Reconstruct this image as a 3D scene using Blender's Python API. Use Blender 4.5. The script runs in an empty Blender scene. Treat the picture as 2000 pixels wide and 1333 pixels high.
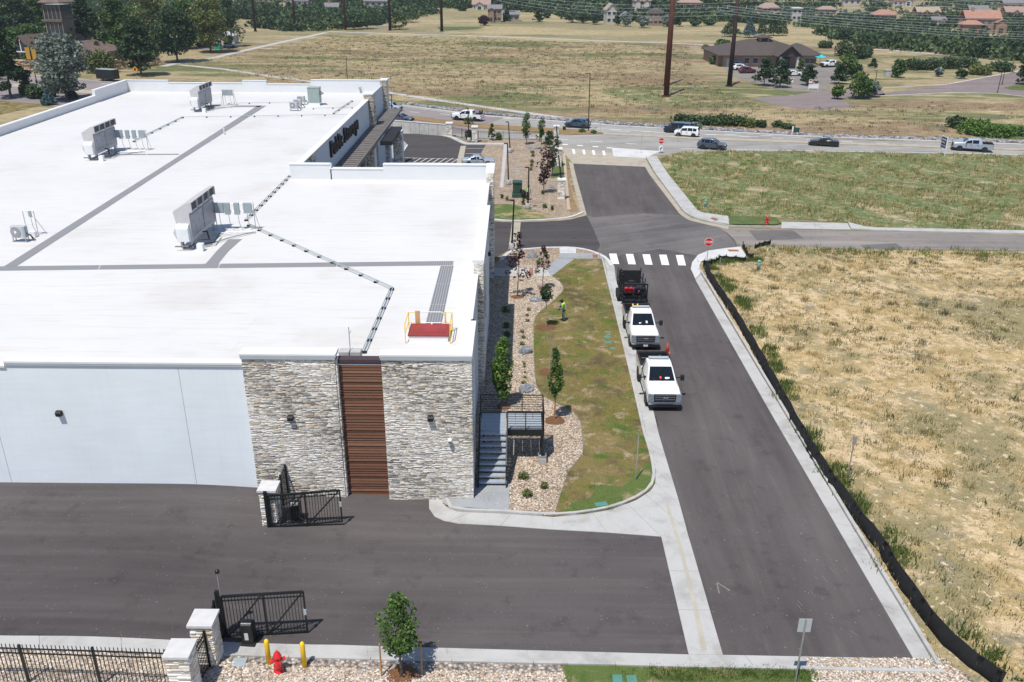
import bpy, bmesh, math, random
import numpy as np
from mathutils import Vector, Matrix
random.seed(4); rng = np.random.default_rng(4)
S = bpy.context.scene; COL = S.collection
R = math.radians
# ---------------------------------------------------------------- camera, sky, sun, exposure
F_PX, PITCH, ROLL, YAW, CH = 1717.2, R(23.63), R(-.33), R(-.22), 24.3
CAM = np.array([1.953, -36.142, CH])
_fw0 = np.array([math.sin(YAW), math.cos(YAW), 0]); _ri0 = np.array([math.cos(YAW), -math.sin(YAW), 0]); _up = np.array([0, 0, 1.])
_fw = _fw0*math.cos(PITCH)-_up*math.sin(PITCH); _dn = -_up*math.cos(PITCH)-_fw0*math.sin(PITCH)
_ri = _ri0*math.cos(ROLL)+_dn*math.sin(ROLL); _d2 = -_ri0*math.sin(ROLL)+_dn*math.cos(ROLL)
MC = np.array([_ri, _d2, _fw])
cd = bpy.data.cameras.new('camera'); cam = bpy.data.objects.new('camera', cd); COL.objects.link(cam); S.camera = cam
cd.sensor_width = 36; cd.lens = F_PX/2000*36; cd.clip_start = .5; cd.clip_end = 6000
cam.matrix_world = Matrix([[_ri[0], -_d2[0], -_fw[0], CAM[0]], [_ri[1], -_d2[1], -_fw[1], CAM[1]], [_ri[2], -_d2[2], -_fw[2], CAM[2]], [0, 0, 0, 1]])
SHX, SHY = .20, .40                       # shadow offset per metre of height
sun_dir = Vector((SHX, SHY, -1)).normalized()
W = bpy.data.worlds.new('World'); S.world = W; W.use_nodes = True
_n = W.node_tree.nodes; _l = W.node_tree.links; _n.clear()
_o = _n.new('ShaderNodeOutputWorld'); _b = _n.new('ShaderNodeBackground'); _s = _n.new('ShaderNodeTexSky')
_s.sky_type = 'NISHITA'; _s.sun_disc = False; _s.sun_elevation = math.asin(-sun_dir.z); _s.sun_rotation = math.atan2(-sun_dir.x, -sun_dir.y)
_s.altitude = 1800; _s.air_density = 1.0; _s.dust_density = .6; _s.ozone_density = 1.0
_b.inputs[1].default_value = .11; _l.new(_s.outputs[0], _b.inputs[0]); _l.new(_b.outputs[0], _o.inputs[0])
sl = bpy.data.lights.new('sun', 'SUN'); sl.energy = 4.0; sl.angle = R(.53); sl.color = (1, .955, .885)
so = bpy.data.objects.new('sun', sl); COL.objects.link(so); so.rotation_euler = sun_dir.to_track_quat('-Z', 'Y').to_euler(); so.location = (0, 0, 90)
S.view_settings.view_transform = 'Standard'; S.view_settings.look = 'None'; S.view_settings.gamma = 1
S.view_settings.use_curve_mapping = False; S.view_settings.exposure = .24
S.cycles.max_bounces = 6; S.cycles.diffuse_bounces = 3; S.cycles.transparent_max_bounces = 8

# ---------------------------------------------------------------- lie of the land, and the survey from the photograph
def sm(t):
    t = min(max(t, 0), 1); return t*t*(3-2*t)
def land(x, y):
    z = -.046*min(max(y, -16), 88)
    z += .62*sm((-x-3)/12)*(1-sm((y-8)/30))
    if y > 420: z += .055*(min(y, 1500)-420)*sm((y-420)/120)
    return z
def ray(px, py): return MC.T@np.array([(px-1000)/F_PX, (py-666.5)/F_PX, 1.])
def G(px, py, z=None, dz=0):              # the point of the ground (or of level z) seen at a place in the photograph
    d = ray(px, py)
    if z is not None: return tuple(CAM+d*((z-CH)/d[2]))
    zz = 0
    for _ in range(40):
        p = CAM+d*((zz-CH)/d[2]); zn = land(p[0], p[1])+dz
        if abs(zn-zz) < 1e-4: break
        zz = zz*.4+zn*.6
    return (p[0], p[1], zn)
def HT(px, py, y):                        # the height and x of a ray where it reaches distance y
    d = ray(px, py); t = (y-CAM[1])/d[1]; return CAM[2]+d[2]*t, CAM[0]+d[0]*t
def SC(p):                                # pixels per metre at a point
    return F_PX/float(MC[2]@(np.array(p)-CAM))
def flat(pts, dz=0): return [(p[0], p[1]) for p in (G(a, b, None, dz) for a, b in pts)]

# ---------------------------------------------------------------- materials
def nd(t, ty, **k):
    n = t.nodes.new(ty)
    for a, b in k.items(): setattr(n, a, b)
    return n
def ramp(t, fac, stops, interp='LINEAR'):
    r = nd(t, 'ShaderNodeValToRGB'); r.color_ramp.interpolation = interp; e = r.color_ramp.elements
    while len(e) < len(stops): e.new(.5)
    for i, (p, c) in enumerate(stops): e[i].position = p; e[i].color = (*c[:3], 1)
    t.links.new(fac, r.inputs[0]); return r.outputs[0]
def noise(t, vec, scale, detail=4, rough=.55, dist=0):
    n = nd(t, 'ShaderNodeTexNoise'); n.inputs['Scale'].default_value = scale; n.inputs['Detail'].default_value = detail
    n.inputs['Roughness'].default_value = rough; n.inputs['Distortion'].default_value = dist; t.links.new(vec, n.inputs['Vector']); return n.outputs[0]
def mapv(t, vec, scale=(1, 1, 1), rot=(0, 0, 0)):
    if any(rot) and scale != (1, 1, 1): vec = mapv(t, vec, (1, 1, 1), rot); rot = (0, 0, 0)
    m = nd(t, 'ShaderNodeMapping'); m.inputs['Scale'].default_value = scale; m.inputs['Rotation'].default_value = rot; t.links.new(vec, m.inputs[0]); return m.outputs[0]
def mix(t, fac, a, b, ty='MIX'):
    m = nd(t, 'ShaderNodeMix', data_type='RGBA', blend_type=ty)
    for s, v in ((0, fac), (6, a), (7, b)):
        if isinstance(v, (int, float)): m.inputs[s].default_value = v
        elif isinstance(v, tuple): m.inputs[s].default_value = (*v[:3], 1)
        else: t.links.new(v, m.inputs[s])
    return m.outputs[2]
def bump(t, h, strength, dist, bsdf):
    b = nd(t, 'ShaderNodeBump'); b.inputs['Strength'].default_value = strength; b.inputs['Distance'].default_value = dist
    t.links.new(h, b.inputs['Height']); t.links.new(b.outputs[0], bsdf.inputs['Normal'])
def start(name, rough=.8, metal=0, spec=.5):
    m = bpy.data.materials.new(name); m.use_nodes = True; t = m.node_tree; p = t.nodes['Principled BSDF']
    p.inputs['Roughness'].default_value = rough; p.inputs['Metallic'].default_value = metal; p.inputs['Specular IOR Level'].default_value = spec
    g = nd(t, 'ShaderNodeNewGeometry'); return m, t, p, g.outputs['Position']
def plain(name, col, rough=.6, var=.12, scale=3, metal=0, spec=.4, bmp=0, bscale=40, coat=0):
    m, t, p, pos = start(name, rough, metal, spec)
    tc = nd(t, 'ShaderNodeTexCoord').outputs['Object']
    n = noise(t, tc, scale, 5)
    c = ramp(t, n, [(.25, tuple(v*(1-var) for v in col)), (.75, tuple(min(1, v*(1+var)) for v in col))])
    t.links.new(c, p.inputs['Base Color'])
    r = ramp(t, noise(t, tc, scale*2.3), [(.3, (max(0, rough-.08),)*3), (.7, (min(1, rough+.08),)*3)]); t.links.new(r, p.inputs['Roughness'])
    if bmp: bump(t, noise(t, tc, bscale, 3), bmp, .02, p)
    if coat: p.inputs['Coat Weight'].default_value = coat; p.inputs['Coat Roughness'].default_value = .05
    return m
def tinted(name, stops, rough=.8, trans=0, spec=.2, bmp=0):
    m, t, p, pos = start(name, rough, 0, spec)
    a = nd(t, 'ShaderNodeAttribute', attribute_name='tint')
    n = noise(t, pos, 1.7, 3)
    f = nd(t, 'ShaderNodeMath', operation='ADD'); t.links.new(a.outputs['Fac'], f.inputs[0])
    g = nd(t, 'ShaderNodeMath', operation='MULTIPLY_ADD'); t.links.new(n, g.inputs[0]); g.inputs[1].default_value = .3; g.inputs[2].default_value = -.15
    t.links.new(g.outputs[0], f.inputs[1])
    c = ramp(t, f.outputs[0], stops); t.links.new(c, p.inputs['Base Color'])
    if bmp: bump(t, noise(t, pos, 45, 4), bmp, .01, p)
    if trans:
        tr = nd(t, 'ShaderNodeBsdfTranslucent'); t.links.new(c, tr.inputs[0]); ms = nd(t, 'ShaderNodeMixShader'); ms.inputs[0].default_value = trans
        t.links.new(p.outputs[0], ms.inputs[1]); t.links.new(tr.outputs[0], ms.inputs[2]); t.links.new(ms.outputs[0], t.nodes['Material Output'].inputs[0])
    return m
def foliage(name, dark, mid, light): return tinted(name, [(0, dark), (.45, mid), (1, light)], .65, .22, .3)
def asphalt(name, base, worn, rot=0, wear=.5):
    m, t, p, pos = start(name, .92, 0, .25)
    a = noise(t, pos, .09, 6, .6, .6); s = noise(t, mapv(t, pos, (.35, .035, 1), (0, 0, rot)), 1.6, 6, .6)
    f = mix(t, .5, a, s); c = ramp(t, f, [(.36, base), (.5, tuple((x+y)/2 for x, y in zip(base, worn))), (.68, worn)])
    g = noise(t, pos, 38, 4, .8); c = mix(t, 1, c, ramp(t, g, [(.3, (.72,)*3), (.7, (1.25,)*3)]), 'MULTIPLY')
    sp = ramp(t, noise(t, pos, 5.5, 2), [(.74, (0,)*3), (.79, (1,)*3)]); c = mix(t, sp, c, tuple(v*1.6 for v in worn))
    dk = ramp(t, noise(t, pos, .8, 5, .7), [(.3, (.76,)*3), (.44, (1,)*3)]); c = mix(t, 1, c, dk, 'MULTIPLY')
    tk = ramp(t, noise(t, mapv(t, pos, (1.1, .03, 1), (0, 0, rot+.05)), 1.1, 3, .5, 1.2), [(.4, (.93,)*3), (.56, (1.0,)*3), (.64, (1.1, 1.095, 1.08)), (.7, (1,)*3)]); c = mix(t, 1, c, tk, 'MULTIPLY')
    ft = ramp(t, noise(t, pos, 11, 2, .5), [(.72, (0,)*3), (.76, (1,)*3)]); c = mix(t, ft, c, (.3, .28, .26)); sc = ramp(t, noise(t, mapv(t, pos, (3.2, .22, 1), (0, 0, rot-.5)), 2.2, 4, .6, 1.5), [(.7, (0,)*3), (.74, (.55,)*3)]); c = mix(t, sc, c, tuple(v*1.7 for v in worn))
    t.links.new(c, p.inputs['Base Color']); bump(t, g, .25, .01, p); return m
def concrete(name, base, stain, sc=1.):
    m, t, p, pos = start(name, .85, 0, .25)
    c = ramp(t, noise(t, pos, .7*sc, 7, .65, .4), [(.3, stain), (.5, base), (.8, tuple(min(1, v*1.12) for v in base))])
    g = noise(t, pos, 30, 5, .7); c = mix(t, 1, c, ramp(t, g, [(.3, (.86,)*3), (.7, (1.08,)*3)]), 'MULTIPLY')
    k = ramp(t, noise(t, mapv(t, pos, (1, .25, 1)), 2.2, 6, .7), [(.62, (1,)*3), (.75, (.72, .68, .62))]); c = mix(t, .6, c, k, 'MULTIPLY')
    t.links.new(c, p.inputs['Base Color']); bump(t, g, .15, .01, p); return m
def gravel(name, cols, scale=9.):
    m, t, p, pos = start(name, .85, 0, .3)
    v = nd(t, 'ShaderNodeTexVoronoi'); v.inputs['Scale'].default_value = scale; t.links.new(mapv(t, pos, (1, 1, .2)), v.inputs['Vector'])
    w = nd(t, 'ShaderNodeTexWhiteNoise'); t.links.new(v.outputs['Position'], w.inputs['Vector'])
    c = ramp(t, w.outputs['Value'], [(i/max(1, len(cols)-1), k) for i, k in enumerate(cols)])
    e = ramp(t, v.outputs['Distance'], [(.3, (1,)*3), (.75, (.35,)*3)]); c = mix(t, 1, c, e, 'MULTIPLY')
    c = mix(t, 1, c, ramp(t, noise(t, pos, .6, 5), [(.3, (.85,)*3), (.7, (1.1,)*3)]), 'MULTIPLY')
    t.links.new(c, p.inputs['Base Color'])
    h = ramp(t, v.outputs['Distance'], [(0, (1,)*3), (.7, (0,)*3)]); bump(t, h, .9, .05, p); return m
def field(name, layers, fine=14., stretch=(1, 1, 1), bmp=.4):
    # layers: (colour, noise scale, threshold, softness) painted one over another, then fine grain
    m, t, p, pos = start(name, .95, 0, .1)
    v = mapv(t, pos, stretch); c = None
    for i, (col, sc, th, so_) in enumerate(layers):
        if c is None: c = mix(t, noise(t, v, .5, 3), tuple(x*.9 for x in col), tuple(x*1.1 for x in col)); continue
        vv = mapv(t, v, (1, 1, 1), (0, 0, i*.7)); off = nd(t, 'ShaderNodeVectorMath', operation='ADD'); t.links.new(vv, off.inputs[0]); off.inputs[1].default_value = (i*37.1, i*11.7, i*5)
        f = ramp(t, noise(t, off.outputs[0], sc, 8, .66, .3), [(th-so_, (0,)*3), (th+so_, (1,)*3)]); c = mix(t, f, c, col)
    g = noise(t, v, fine, 5, .8); c = mix(t, 1, c, ramp(t, g, [(.3, (.55,)*3), (.5, (1,)*3), (.72, (1.4,)*3)]), 'MULTIPLY')
    t.links.new(c, p.inputs['Base Color']); bump(t, g, bmp, .08, p); return m

M = {}
M['asphalt'] = asphalt('asphalt_dark', (.078, .068, .067), (.132, .118, .115))
M['asphalt_yard'] = asphalt('asphalt_yard', (.072, .063, .063), (.122, .109, .107), R(88))
M['asphalt_junction'] = asphalt('asphalt_junction', (.1, .093, .093), (.2, .186, .178), R(60))
M['asphalt_drive'] = asphalt('asphalt_drive', (.06, .054, .055), (.09, .083, .082), R(85))
M['asphalt_old'] = asphalt('asphalt_old', (.2, .18, .17), (.3, .27, .24), R(88))
M['asphalt_red'] = asphalt('asphalt_red', (.2, .16, .155), (.27, .225, .215), R(75))
M['road_concrete'] = asphalt('road_concrete', (.26, .245, .23), (.4, .385, .36), R(74))
M['asphalt_west'] = asphalt('asphalt_west', (.22, .19, .19), (.3, .26, .255), R(75))
M['concrete'] = concrete('concrete', (.47, .465, .45), (.36, .35, .33))
M['concrete_new'] = concrete('concrete_new', (.6, .6, .6), (.5, .5, .5))
M['concrete_tan'] = concrete('concrete_tan', (.42, .375, .3), (.33, .29, .22))
M['concrete_grey'] = concrete('concrete_grey', (.33, .345, .36), (.28, .29, .3))
M['joint'] = plain('joint_dark', (.16, .15, .13))
M['curb_dirty'] = concrete('curb_dirty', (.5, .48, .44), (.2, .19, .17), 3)
M['paint'] = plain('road_paint', (.78, .78, .76), .7, .12, 4)
M['gravel'] = gravel('gravel_tan', [(.5, .36, .23), (.33, .23, .16), (.62, .47, .33), (.4, .33, .28), (.72, .6, .46), (.55, .42, .28)], 8.5)
M['gravel_grey'] = gravel('gravel_mixed', [(.3, .25, .21), (.58, .5, .42), (.2, .18, .17), (.45, .34, .26), (.7, .64, .57), (.4, .35, .32)], 8.)
M['pebble'] = tinted('pebble', [(0, (.2, .17, .15)), (.35, (.45, .33, .22)), (.6, (.55, .47, .39)), (.85, (.75, .68, .58)), (1, (.36, .35, .36))], .8)
M['lawn'] = field('lawn', [((.22, .165, .075), .5, .5, .1), ((.175, .15, .045), .3, .5, .1), ((.1, .14, .035), .35, .58, .06), ((.34, .26, .17), .8, .585, .04), ((.12, .095, .05), .45, .58, .06), ((.07, .13, .025), .5, .62, .05)], 12)
M['lawn_green'] = field('lawn_green', [((.09, .13, .045), 1, .5, .1), ((.13, .15, .055), .6, .55, .1), ((.22, .19, .1), .9, .62, .06)], 14)
M['patchy_lawn'] = field('patchy_lawn', [((.38, .29, .17), 1, .5, .1), ((.11, .15, .045), .35, .47, .06), ((.06, .12, .025), .5, .56, .06)], 22)
M['dirt_field'] = field('dirt_field', [((.6, .46, .28), .4, .5, .1), ((.46, .335, .165), .35, .5, .06), ((.34, .26, .12), .9, .55, .05), ((.27, .23, .12), .12, .54, .05), ((.25, .22, .15), .5, .6, .05), ((.33, .265, .15), 2.6, .57, .03), ((.63, .5, .33), 2.2, .6, .03)], 11)
M['field_green'] = field('field_green', [((.33, .275, .16), .5, .5, .1), ((.17, .19, .08), .5, .46, .06), ((.12, .155, .065), 1.3, .51, .05), ((.42, .34, .22), .3, .6, .05)], 3.5)
M['meadow'] = field('meadow', [((.33, .27, .16), .05, .5, .2), ((.25, .18, .115), .025, .5, .03), ((.14, .155, .07), .05, .53, .04), ((.36, .29, .17), .09, .54, .03), ((.14, .145, .09), .12, .61, .03), ((.52, .43, .31), .22, .66, .015), ((.12, .125, .08), .6, .66, .03)], 1.1, (.35, 1, 1), .6)
M['scrubland'] = field('scrubland', [((.38, .31, .18), .02, .5, .2), ((.27, .23, .13), .03, .5, .05), ((.17, .17, .09), .05, .6, .04)], 1., (.5, 1, 1))
M['soil'] = field('bare_soil', [((.3, .2, .11), .7, .5, .1), ((.2, .15, .07), .6, .55, .1)], 20)
M['mulch'] = plain('mulch', (.16, .075, .035), .95, .5, 14, bmp=.8)
M['roof_white'] = None
def roof_mat():
    m, t, p, pos = start('roof_membrane', .55, 0, .3)
    c = ramp(t, noise(t, pos, .12, 6, .6), [(.3, (.585, .56, .53)), (.45, (.65, .642, .63)), (.7, (.68, .675, .665))])
    b = nd(t, 'ShaderNodeTexBrick'); b.offset = .4; b.inputs['Scale'].default_value = 1; b.inputs['Mortar Size'].default_value = .012; b.inputs['Brick Width'].default_value = 30; b.inputs['Row Height'].default_value = 1.55
    b.inputs['Color1'].default_value = b.inputs['Color2'].default_value = (1, 1, 1, 1); b.inputs['Mortar'].default_value = (.87, .86, .845, 1); t.links.new(pos, b.inputs['Vector'])
    c = mix(t, 1, c, b.outputs[0], 'MULTIPLY')
    s = ramp(t, noise(t, mapv(t, pos, (.35, 3, 1)), .8, 6, .7), [(.52, (1,)*3), (.75, (.9, .84, .77))]); c = mix(t, 1, c, s, 'MULTIPLY')
    sp = ramp(t, noise(t, pos, 1.4, 3, .8), [(.76, (1,)*3), (.8, (.8, .77, .73))]); c = mix(t, 1, c, sp, 'MULTIPLY')
    t.links.new(c, p.inputs['Base Color']); bump(t, b.outputs['Fac'], -.3, .01, p); return m
M['roof_white'] = roof_mat()
M['parapet'] = plain('parapet_membrane', (.68, .685, .69), .6, .03, .8)
def stucco(name, col):
    m, t, p, pos = start(name, .9, 0, .2)
    c = ramp(t, noise(t, pos, .35, 6, .6), [(.3, tuple(v*.955 for v in col)), (.7, tuple(v*1.03 for v in col))])
    c = mix(t, 1, c, ramp(t, noise(t, mapv(t, pos, (3.5, 3.5, .12)), 1.2, 5, .7), [(.55, (1,)*3), (.8, (.95, .95, .945))]), 'MULTIPLY'); c = mix(t, 1, c, ramp(t, noise(t, mapv(t, pos, (.25, .25, 2.5)), 1.5, 5, .7), [(.35, (.965,)*3), (.6, (1,)*3)]), 'MULTIPLY')
    t.links.new(c, p.inputs['Base Color']); bump(t, noise(t, pos, 60, 3), .25, .01, p); return m
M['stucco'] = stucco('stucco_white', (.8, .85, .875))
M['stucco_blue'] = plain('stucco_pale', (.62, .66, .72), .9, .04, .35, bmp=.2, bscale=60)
M['coping'] = plain('coping_metal', (.74, .75, .75), .5, .05, 1)
M['coping_grey'] = plain('coping_fascia', (.42, .45, .47), .5, .05, 1)
M['stone'] = tinted('ledger_stone', [(0, (.27, .24, .205)), (.15, (.47, .43, .38)), (.35, (.63, .59, .54)), (.55, (.79, .75, .69)), (.66, (.62, .49, .34)), (.73, (.8, .73, .63)), (1, (.9, .87, .82))], .85, bmp=.6)
M['stone_tan'] = tinted('ledger_stone_tan', [(0, (.28, .22, .15)), (.3, (.42, .36, .28)), (.6, (.55, .5, .42)), (1, (.72, .68, .6))], .85, bmp=.6)
M['plank'] = None
def plank_mat():
    m, t, p, pos = start('brown_cladding', .6, 0, .3)
    oi = nd(t, 'ShaderNodeObjectInfo'); n = noise(t, mapv(t, pos, (.6, 1, 14)), 4, 6, .7)
    f = mix(t, .28, n, oi.outputs['Random']); c = ramp(t, f, [(.2, (.11, .052, .034)), (.5, (.19, .09, .055)), (.8, (.28, .145, .085))])
    t.links.new(c, p.inputs['Base Color']); bump(t, n, .3, .01, p); return m
M['plank'] = plank_mat()
M['brown_trim'] = plain('brown_trim', (.07, .045, .05), .5)
M['black'] = plain('black_metal', (.009, .012, .013), .38, .2, 5, spec=.5)
M['black_matt'] = plain('black_plastic', (.018, .018, .02), .6, .2, 5)
M['silt'] = plain('black_fabric', (.008, .008, .009), .9, .5, 1.3, bmp=.5, bscale=6)
M['pad'] = None
def pad_mat():
    m, t, p, pos = start('walkway_pad', .8, 0, .3)
    w = nd(t, 'ShaderNodeTexWave'); w.inputs['Scale'].default_value = 2.2; w.inputs['Distortion'].default_value = .3; t.links.new(pos, w.inputs['Vector'])
    c = ramp(t, w.outputs[0], [(.2, (.18, .185, .195)), (.8, (.31, .315, .325))]); t.links.new(c, p.inputs['Base Color']); bump(t, w.outputs[0], .5, .02, p); return m
M['pad'] = pad_mat()
M['steel'] = plain('galvanised', (.42, .43, .44), .42, .15, 4, metal=.6)
M['tread'] = plain('galvanised_tread', (.42, .47, .52), .5, .12, 6, metal=.3)
M['hvac'] = plain('hvac_beige', (.5, .49, .49), .5, .08, 2)
M['hvac_side'] = plain('hvac_panel', (.3, .3, .33), .45, .35, 3.5)
M['hvac_dark'] = plain('hvac_dark', (.06, .06, .07), .7)
M['boxgrey'] = plain('enclosure_grey', (.33, .38, .4), .5, .1)
M['greengrey'] = plain('cabinet_green_grey', (.3, .37, .34), .5, .1)
M['transformer'] = plain('transformer_green', (.03, .075, .055), .45, .2, 2)
M['red_hatch'] = plain('hatch_red', (.3, .045, .04), .45, .25, 1.5)
M['red'] = plain('red_paint', (.62, .015, .02), .3, .1, coat=.5)
M['yellow'] = plain('yellow_paint', (.85, .56, .02), .4, .08)
M['orange'] = plain('orange_plastic', (.85, .09, .02), .5, .06)
M['signred'] = plain('sign_red', (.55, .01, .02), .4, .05)
M['white'] = plain('white_paint', (.8, .8, .8), .4, .03)
M['carwhite'] = plain('car_white', (.8, .81, .82), .25, .02, coat=.6)
M['carblue'] = plain('car_blue', (.05, .08, .12), .25, .05, coat=.8)
M['carnavy'] = plain('car_navy', (.012, .02, .045), .22, .05, coat=.8)
M['carblack'] = plain('car_black', (.01, .011, .012), .22, .05, coat=.8)
M['cargrey'] = plain('car_grey', (.07, .085, .12), .25, .05, coat=.8)
M['carsilver'] = plain('car_silver', (.42, .47, .55), .28, .04, metal=.3, coat=.7)
M['carmaroon'] = plain('car_maroon', (.12, .012, .02), .3, .05, coat=.7)
M['chrome'] = plain('chrome', (.62, .63, .65), .18, .08, metal=1)
M['glass'] = plain('car_glass', (.008, .013, .018), .1, .3, 1, spec=.45)
M['winglass'] = plain('window_glass', (.03, .045, .06), .08, .3, 1, spec=.7)
M['lamp'] = plain('headlamp', (.6, .62, .65), .12, .2, 12, spec=.8)
M['truck_lamp'] = plain('truck_headlamp', (.2, .22, .25), .12, .4, 9, spec=.8)
M['tail'] = plain('tail_lamp', (.35, .01, .01), .2)
M['rubber'] = plain('rubber', (.018, .018, .018), .85, .3, 12)
M['rim'] = plain('wheel_rim', (.3, .3, .31), .35, .2, metal=.7)
M['plate'] = plain('number_plate', (.62, .5, .5), .5)
M['emblem'] = plain('emblem_blue', (.01, .025, .12), .25, coat=.6)
M['wood'] = plain('stake_wood', (.4, .22, .1), .8, .25, 8)
M['bark'] = plain('bark', (.14, .11, .09), .9, .35, 9, bmp=.8, bscale=18)
M['bark_pale'] = plain('bark_pale', (.36, .31, .26), .9, .3, 9, bmp=.6)
M['rust'] = plain('weathering_steel', (.1, .032, .02), .8, .3, .7)
M['rust_dark'] = plain('weathering_steel_dark', (.035, .018, .018), .8, .3, .7)
M['wire'] = plain('conductor', (.55, .57, .6), .4, metal=.3)
M['rock'] = None
def rock_mat():
    m, t, p, pos = start('granite', .75, 0, .3)
    n = noise(t, mapv(t, pos, (1, 1, 2.5), (.6, .3, 0)), 3.2, 8, .7, 1.2); c = ramp(t, n, [(.3, (.07, .08, .095)), (.5, (.2, .22, .25)), (.66, (.42, .44, .47)), (.75, (.13, .15, .18))])
    t.links.new(c, p.inputs['Base Color']); bump(t, n, .7, .08, p); return m
M['rock'] = rock_mat()
M['wallrock'] = tinted('sandstone', [(0, (.2, .14, .09)), (.5, (.45, .32, .2)), (1, (.6, .48, .34))], .9, bmp=.5)
M['riprap'] = tinted('riprap', [(0, (.1, .1, .11)), (.4, (.25, .25, .27)), (.8, (.42, .42, .44)), (1, (.36, .27, .22))], .85)
M['block'] = plain('block_wall', (.5, .49, .46), .9, .18, 1.2, bmp=.5, bscale=9)
M['cap'] = plain('cap_stone', (.58, .57, .56), .85, .09, 3, bmp=.3)
M['roof_brown'] = plain('shingle_brown', (.085, .068, .062), .9, .2, 1.2, bmp=.5, bscale=6)
M['roof_taupe'] = plain('shingle_taupe', (.16, .115, .1), .9, .2, 1.)
M['roof_red'] = plain('tile_salmon', (.38, .2, .145), .85, .15, 1.)
M['roof_pink'] = plain('tile_pink', (.33, .235, .19), .85, .12, 1.)
M['roof_grey'] = plain('shingle_grey', (.2, .19, .2), .9, .15, 1.)
M['roof_tan'] = plain('shingle_tan', (.36, .29, .22), .9, .15, 1.)
M['siding_tan'] = plain('siding_tan', (.3, .2, .14), .85, .15, 1.2)
M['siding_pink'] = plain('siding_taupe_pink', (.34, .24, .2), .85, .12, 1.)
M['siding_white'] = plain('siding_white', (.5, .48, .44), .85, .08, 1.)
M['siding_grey'] = plain('siding_grey', (.28, .3, .32), .85, .12, 1.)
M['solar'] = plain('solar_panel', (.012, .018, .035), .15)
M['vest'] = plain('vest_lime', (.42, .85, .08), .7, .1)
M['skin'] = plain('skin', (.22, .11, .07), .6)
M['trouser'] = plain('trousers_grey', (.12, .15, .14), .9, .3, 7)
M['dkcloth'] = plain('dark_cloth', (.012, .013, .018), .9)
M['sleeve'] = plain('sleeve_blue_grey', (.1, .12, .2), .9)
M['teal'] = plain('valve_lid_teal', (.09, .25, .2), .6, .1)
M['palegreen'] = plain('pedestal_green', (.2, .42, .34), .5)
M['detect'] = plain('warning_panel_rust', (.3, .12, .06), .8, .2, 6)
M['navy'] = plain('sign_navy', (.02, .03, .1), .5)
M['orange_warn'] = plain('sign_amber', (.85, .32, .02), .5)
M['brass'] = plain('sign_gold', (.45, .26, .04), .6, .2, 6)
M['pavers'] = plain('paver_tan', (.45, .36, .28), .9, .12, 3)
M['turq'] = plain('umbrella_turquoise', (.02, .5, .6), .7)
M['lf_green'] = foliage('leaf_green', (0.029, 0.065, 0.017), (0.065, 0.131, 0.029), (0.160, 0.246, 0.058))
M['lf_dark'] = foliage('leaf_dark', (0.016, 0.037, 0.018), (0.037, 0.075, 0.031), (0.088, 0.144, 0.056))
M['lf_bright'] = foliage('leaf_bright', (0.046, 0.104, 0.019), (0.104, 0.195, 0.039), (0.208, 0.312, 0.065))
M['lf_purple'] = foliage('leaf_purple', (.018, .006, .01), (.045, .014, .022), (.1, .035, .045))
M['lf_silver'] = foliage('leaf_silver', (0.078, 0.098, 0.078), (0.169, 0.208, 0.169), (0.338, 0.390, 0.338))
M['lf_blue'] = foliage('leaf_blue', (0.036, 0.072, 0.072), (0.084, 0.144, 0.150), (0.156, 0.240, 0.252))
M['lf_olive'] = foliage('leaf_olive', (0.053, 0.068, 0.022), (0.128, 0.158, 0.045), (0.255, 0.285, 0.098))
M['lf_scrub'] = foliage('leaf_scrub', (0.022, 0.048, 0.022), (0.056, 0.096, 0.040), (0.128, 0.184, 0.072))
M['fieldsage'] = tinted('field_weed', [(0, (.07, .09, .04)), (.4, (.14, .145, .075)), (.7, (.2, .18, .1)), (1, (.3, .25, .15))], .9, .2, .1)
M['straw'] = tinted('dry_grass', [(0, (.2, .19, .08)), (.25, (.3, .25, .1)), (.5, (.46, .345, .15)), (.8, (.62, .48, .24)), (1, (.7, .58, .36))], .9, .25, .1)
M['weed'] = tinted('weed_green', [(0, (.06, .1, .025)), (.5, (.12, .18, .045)), (1, (.22, .28, .09))], .8, .3, .1)
M['sagey'] = tinted('weed_grey', [(0, (.06, .07, .04)), (.5, (.12, .12, .07)), (1, (.2, .19, .12))], .9, .2, .1)

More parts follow.
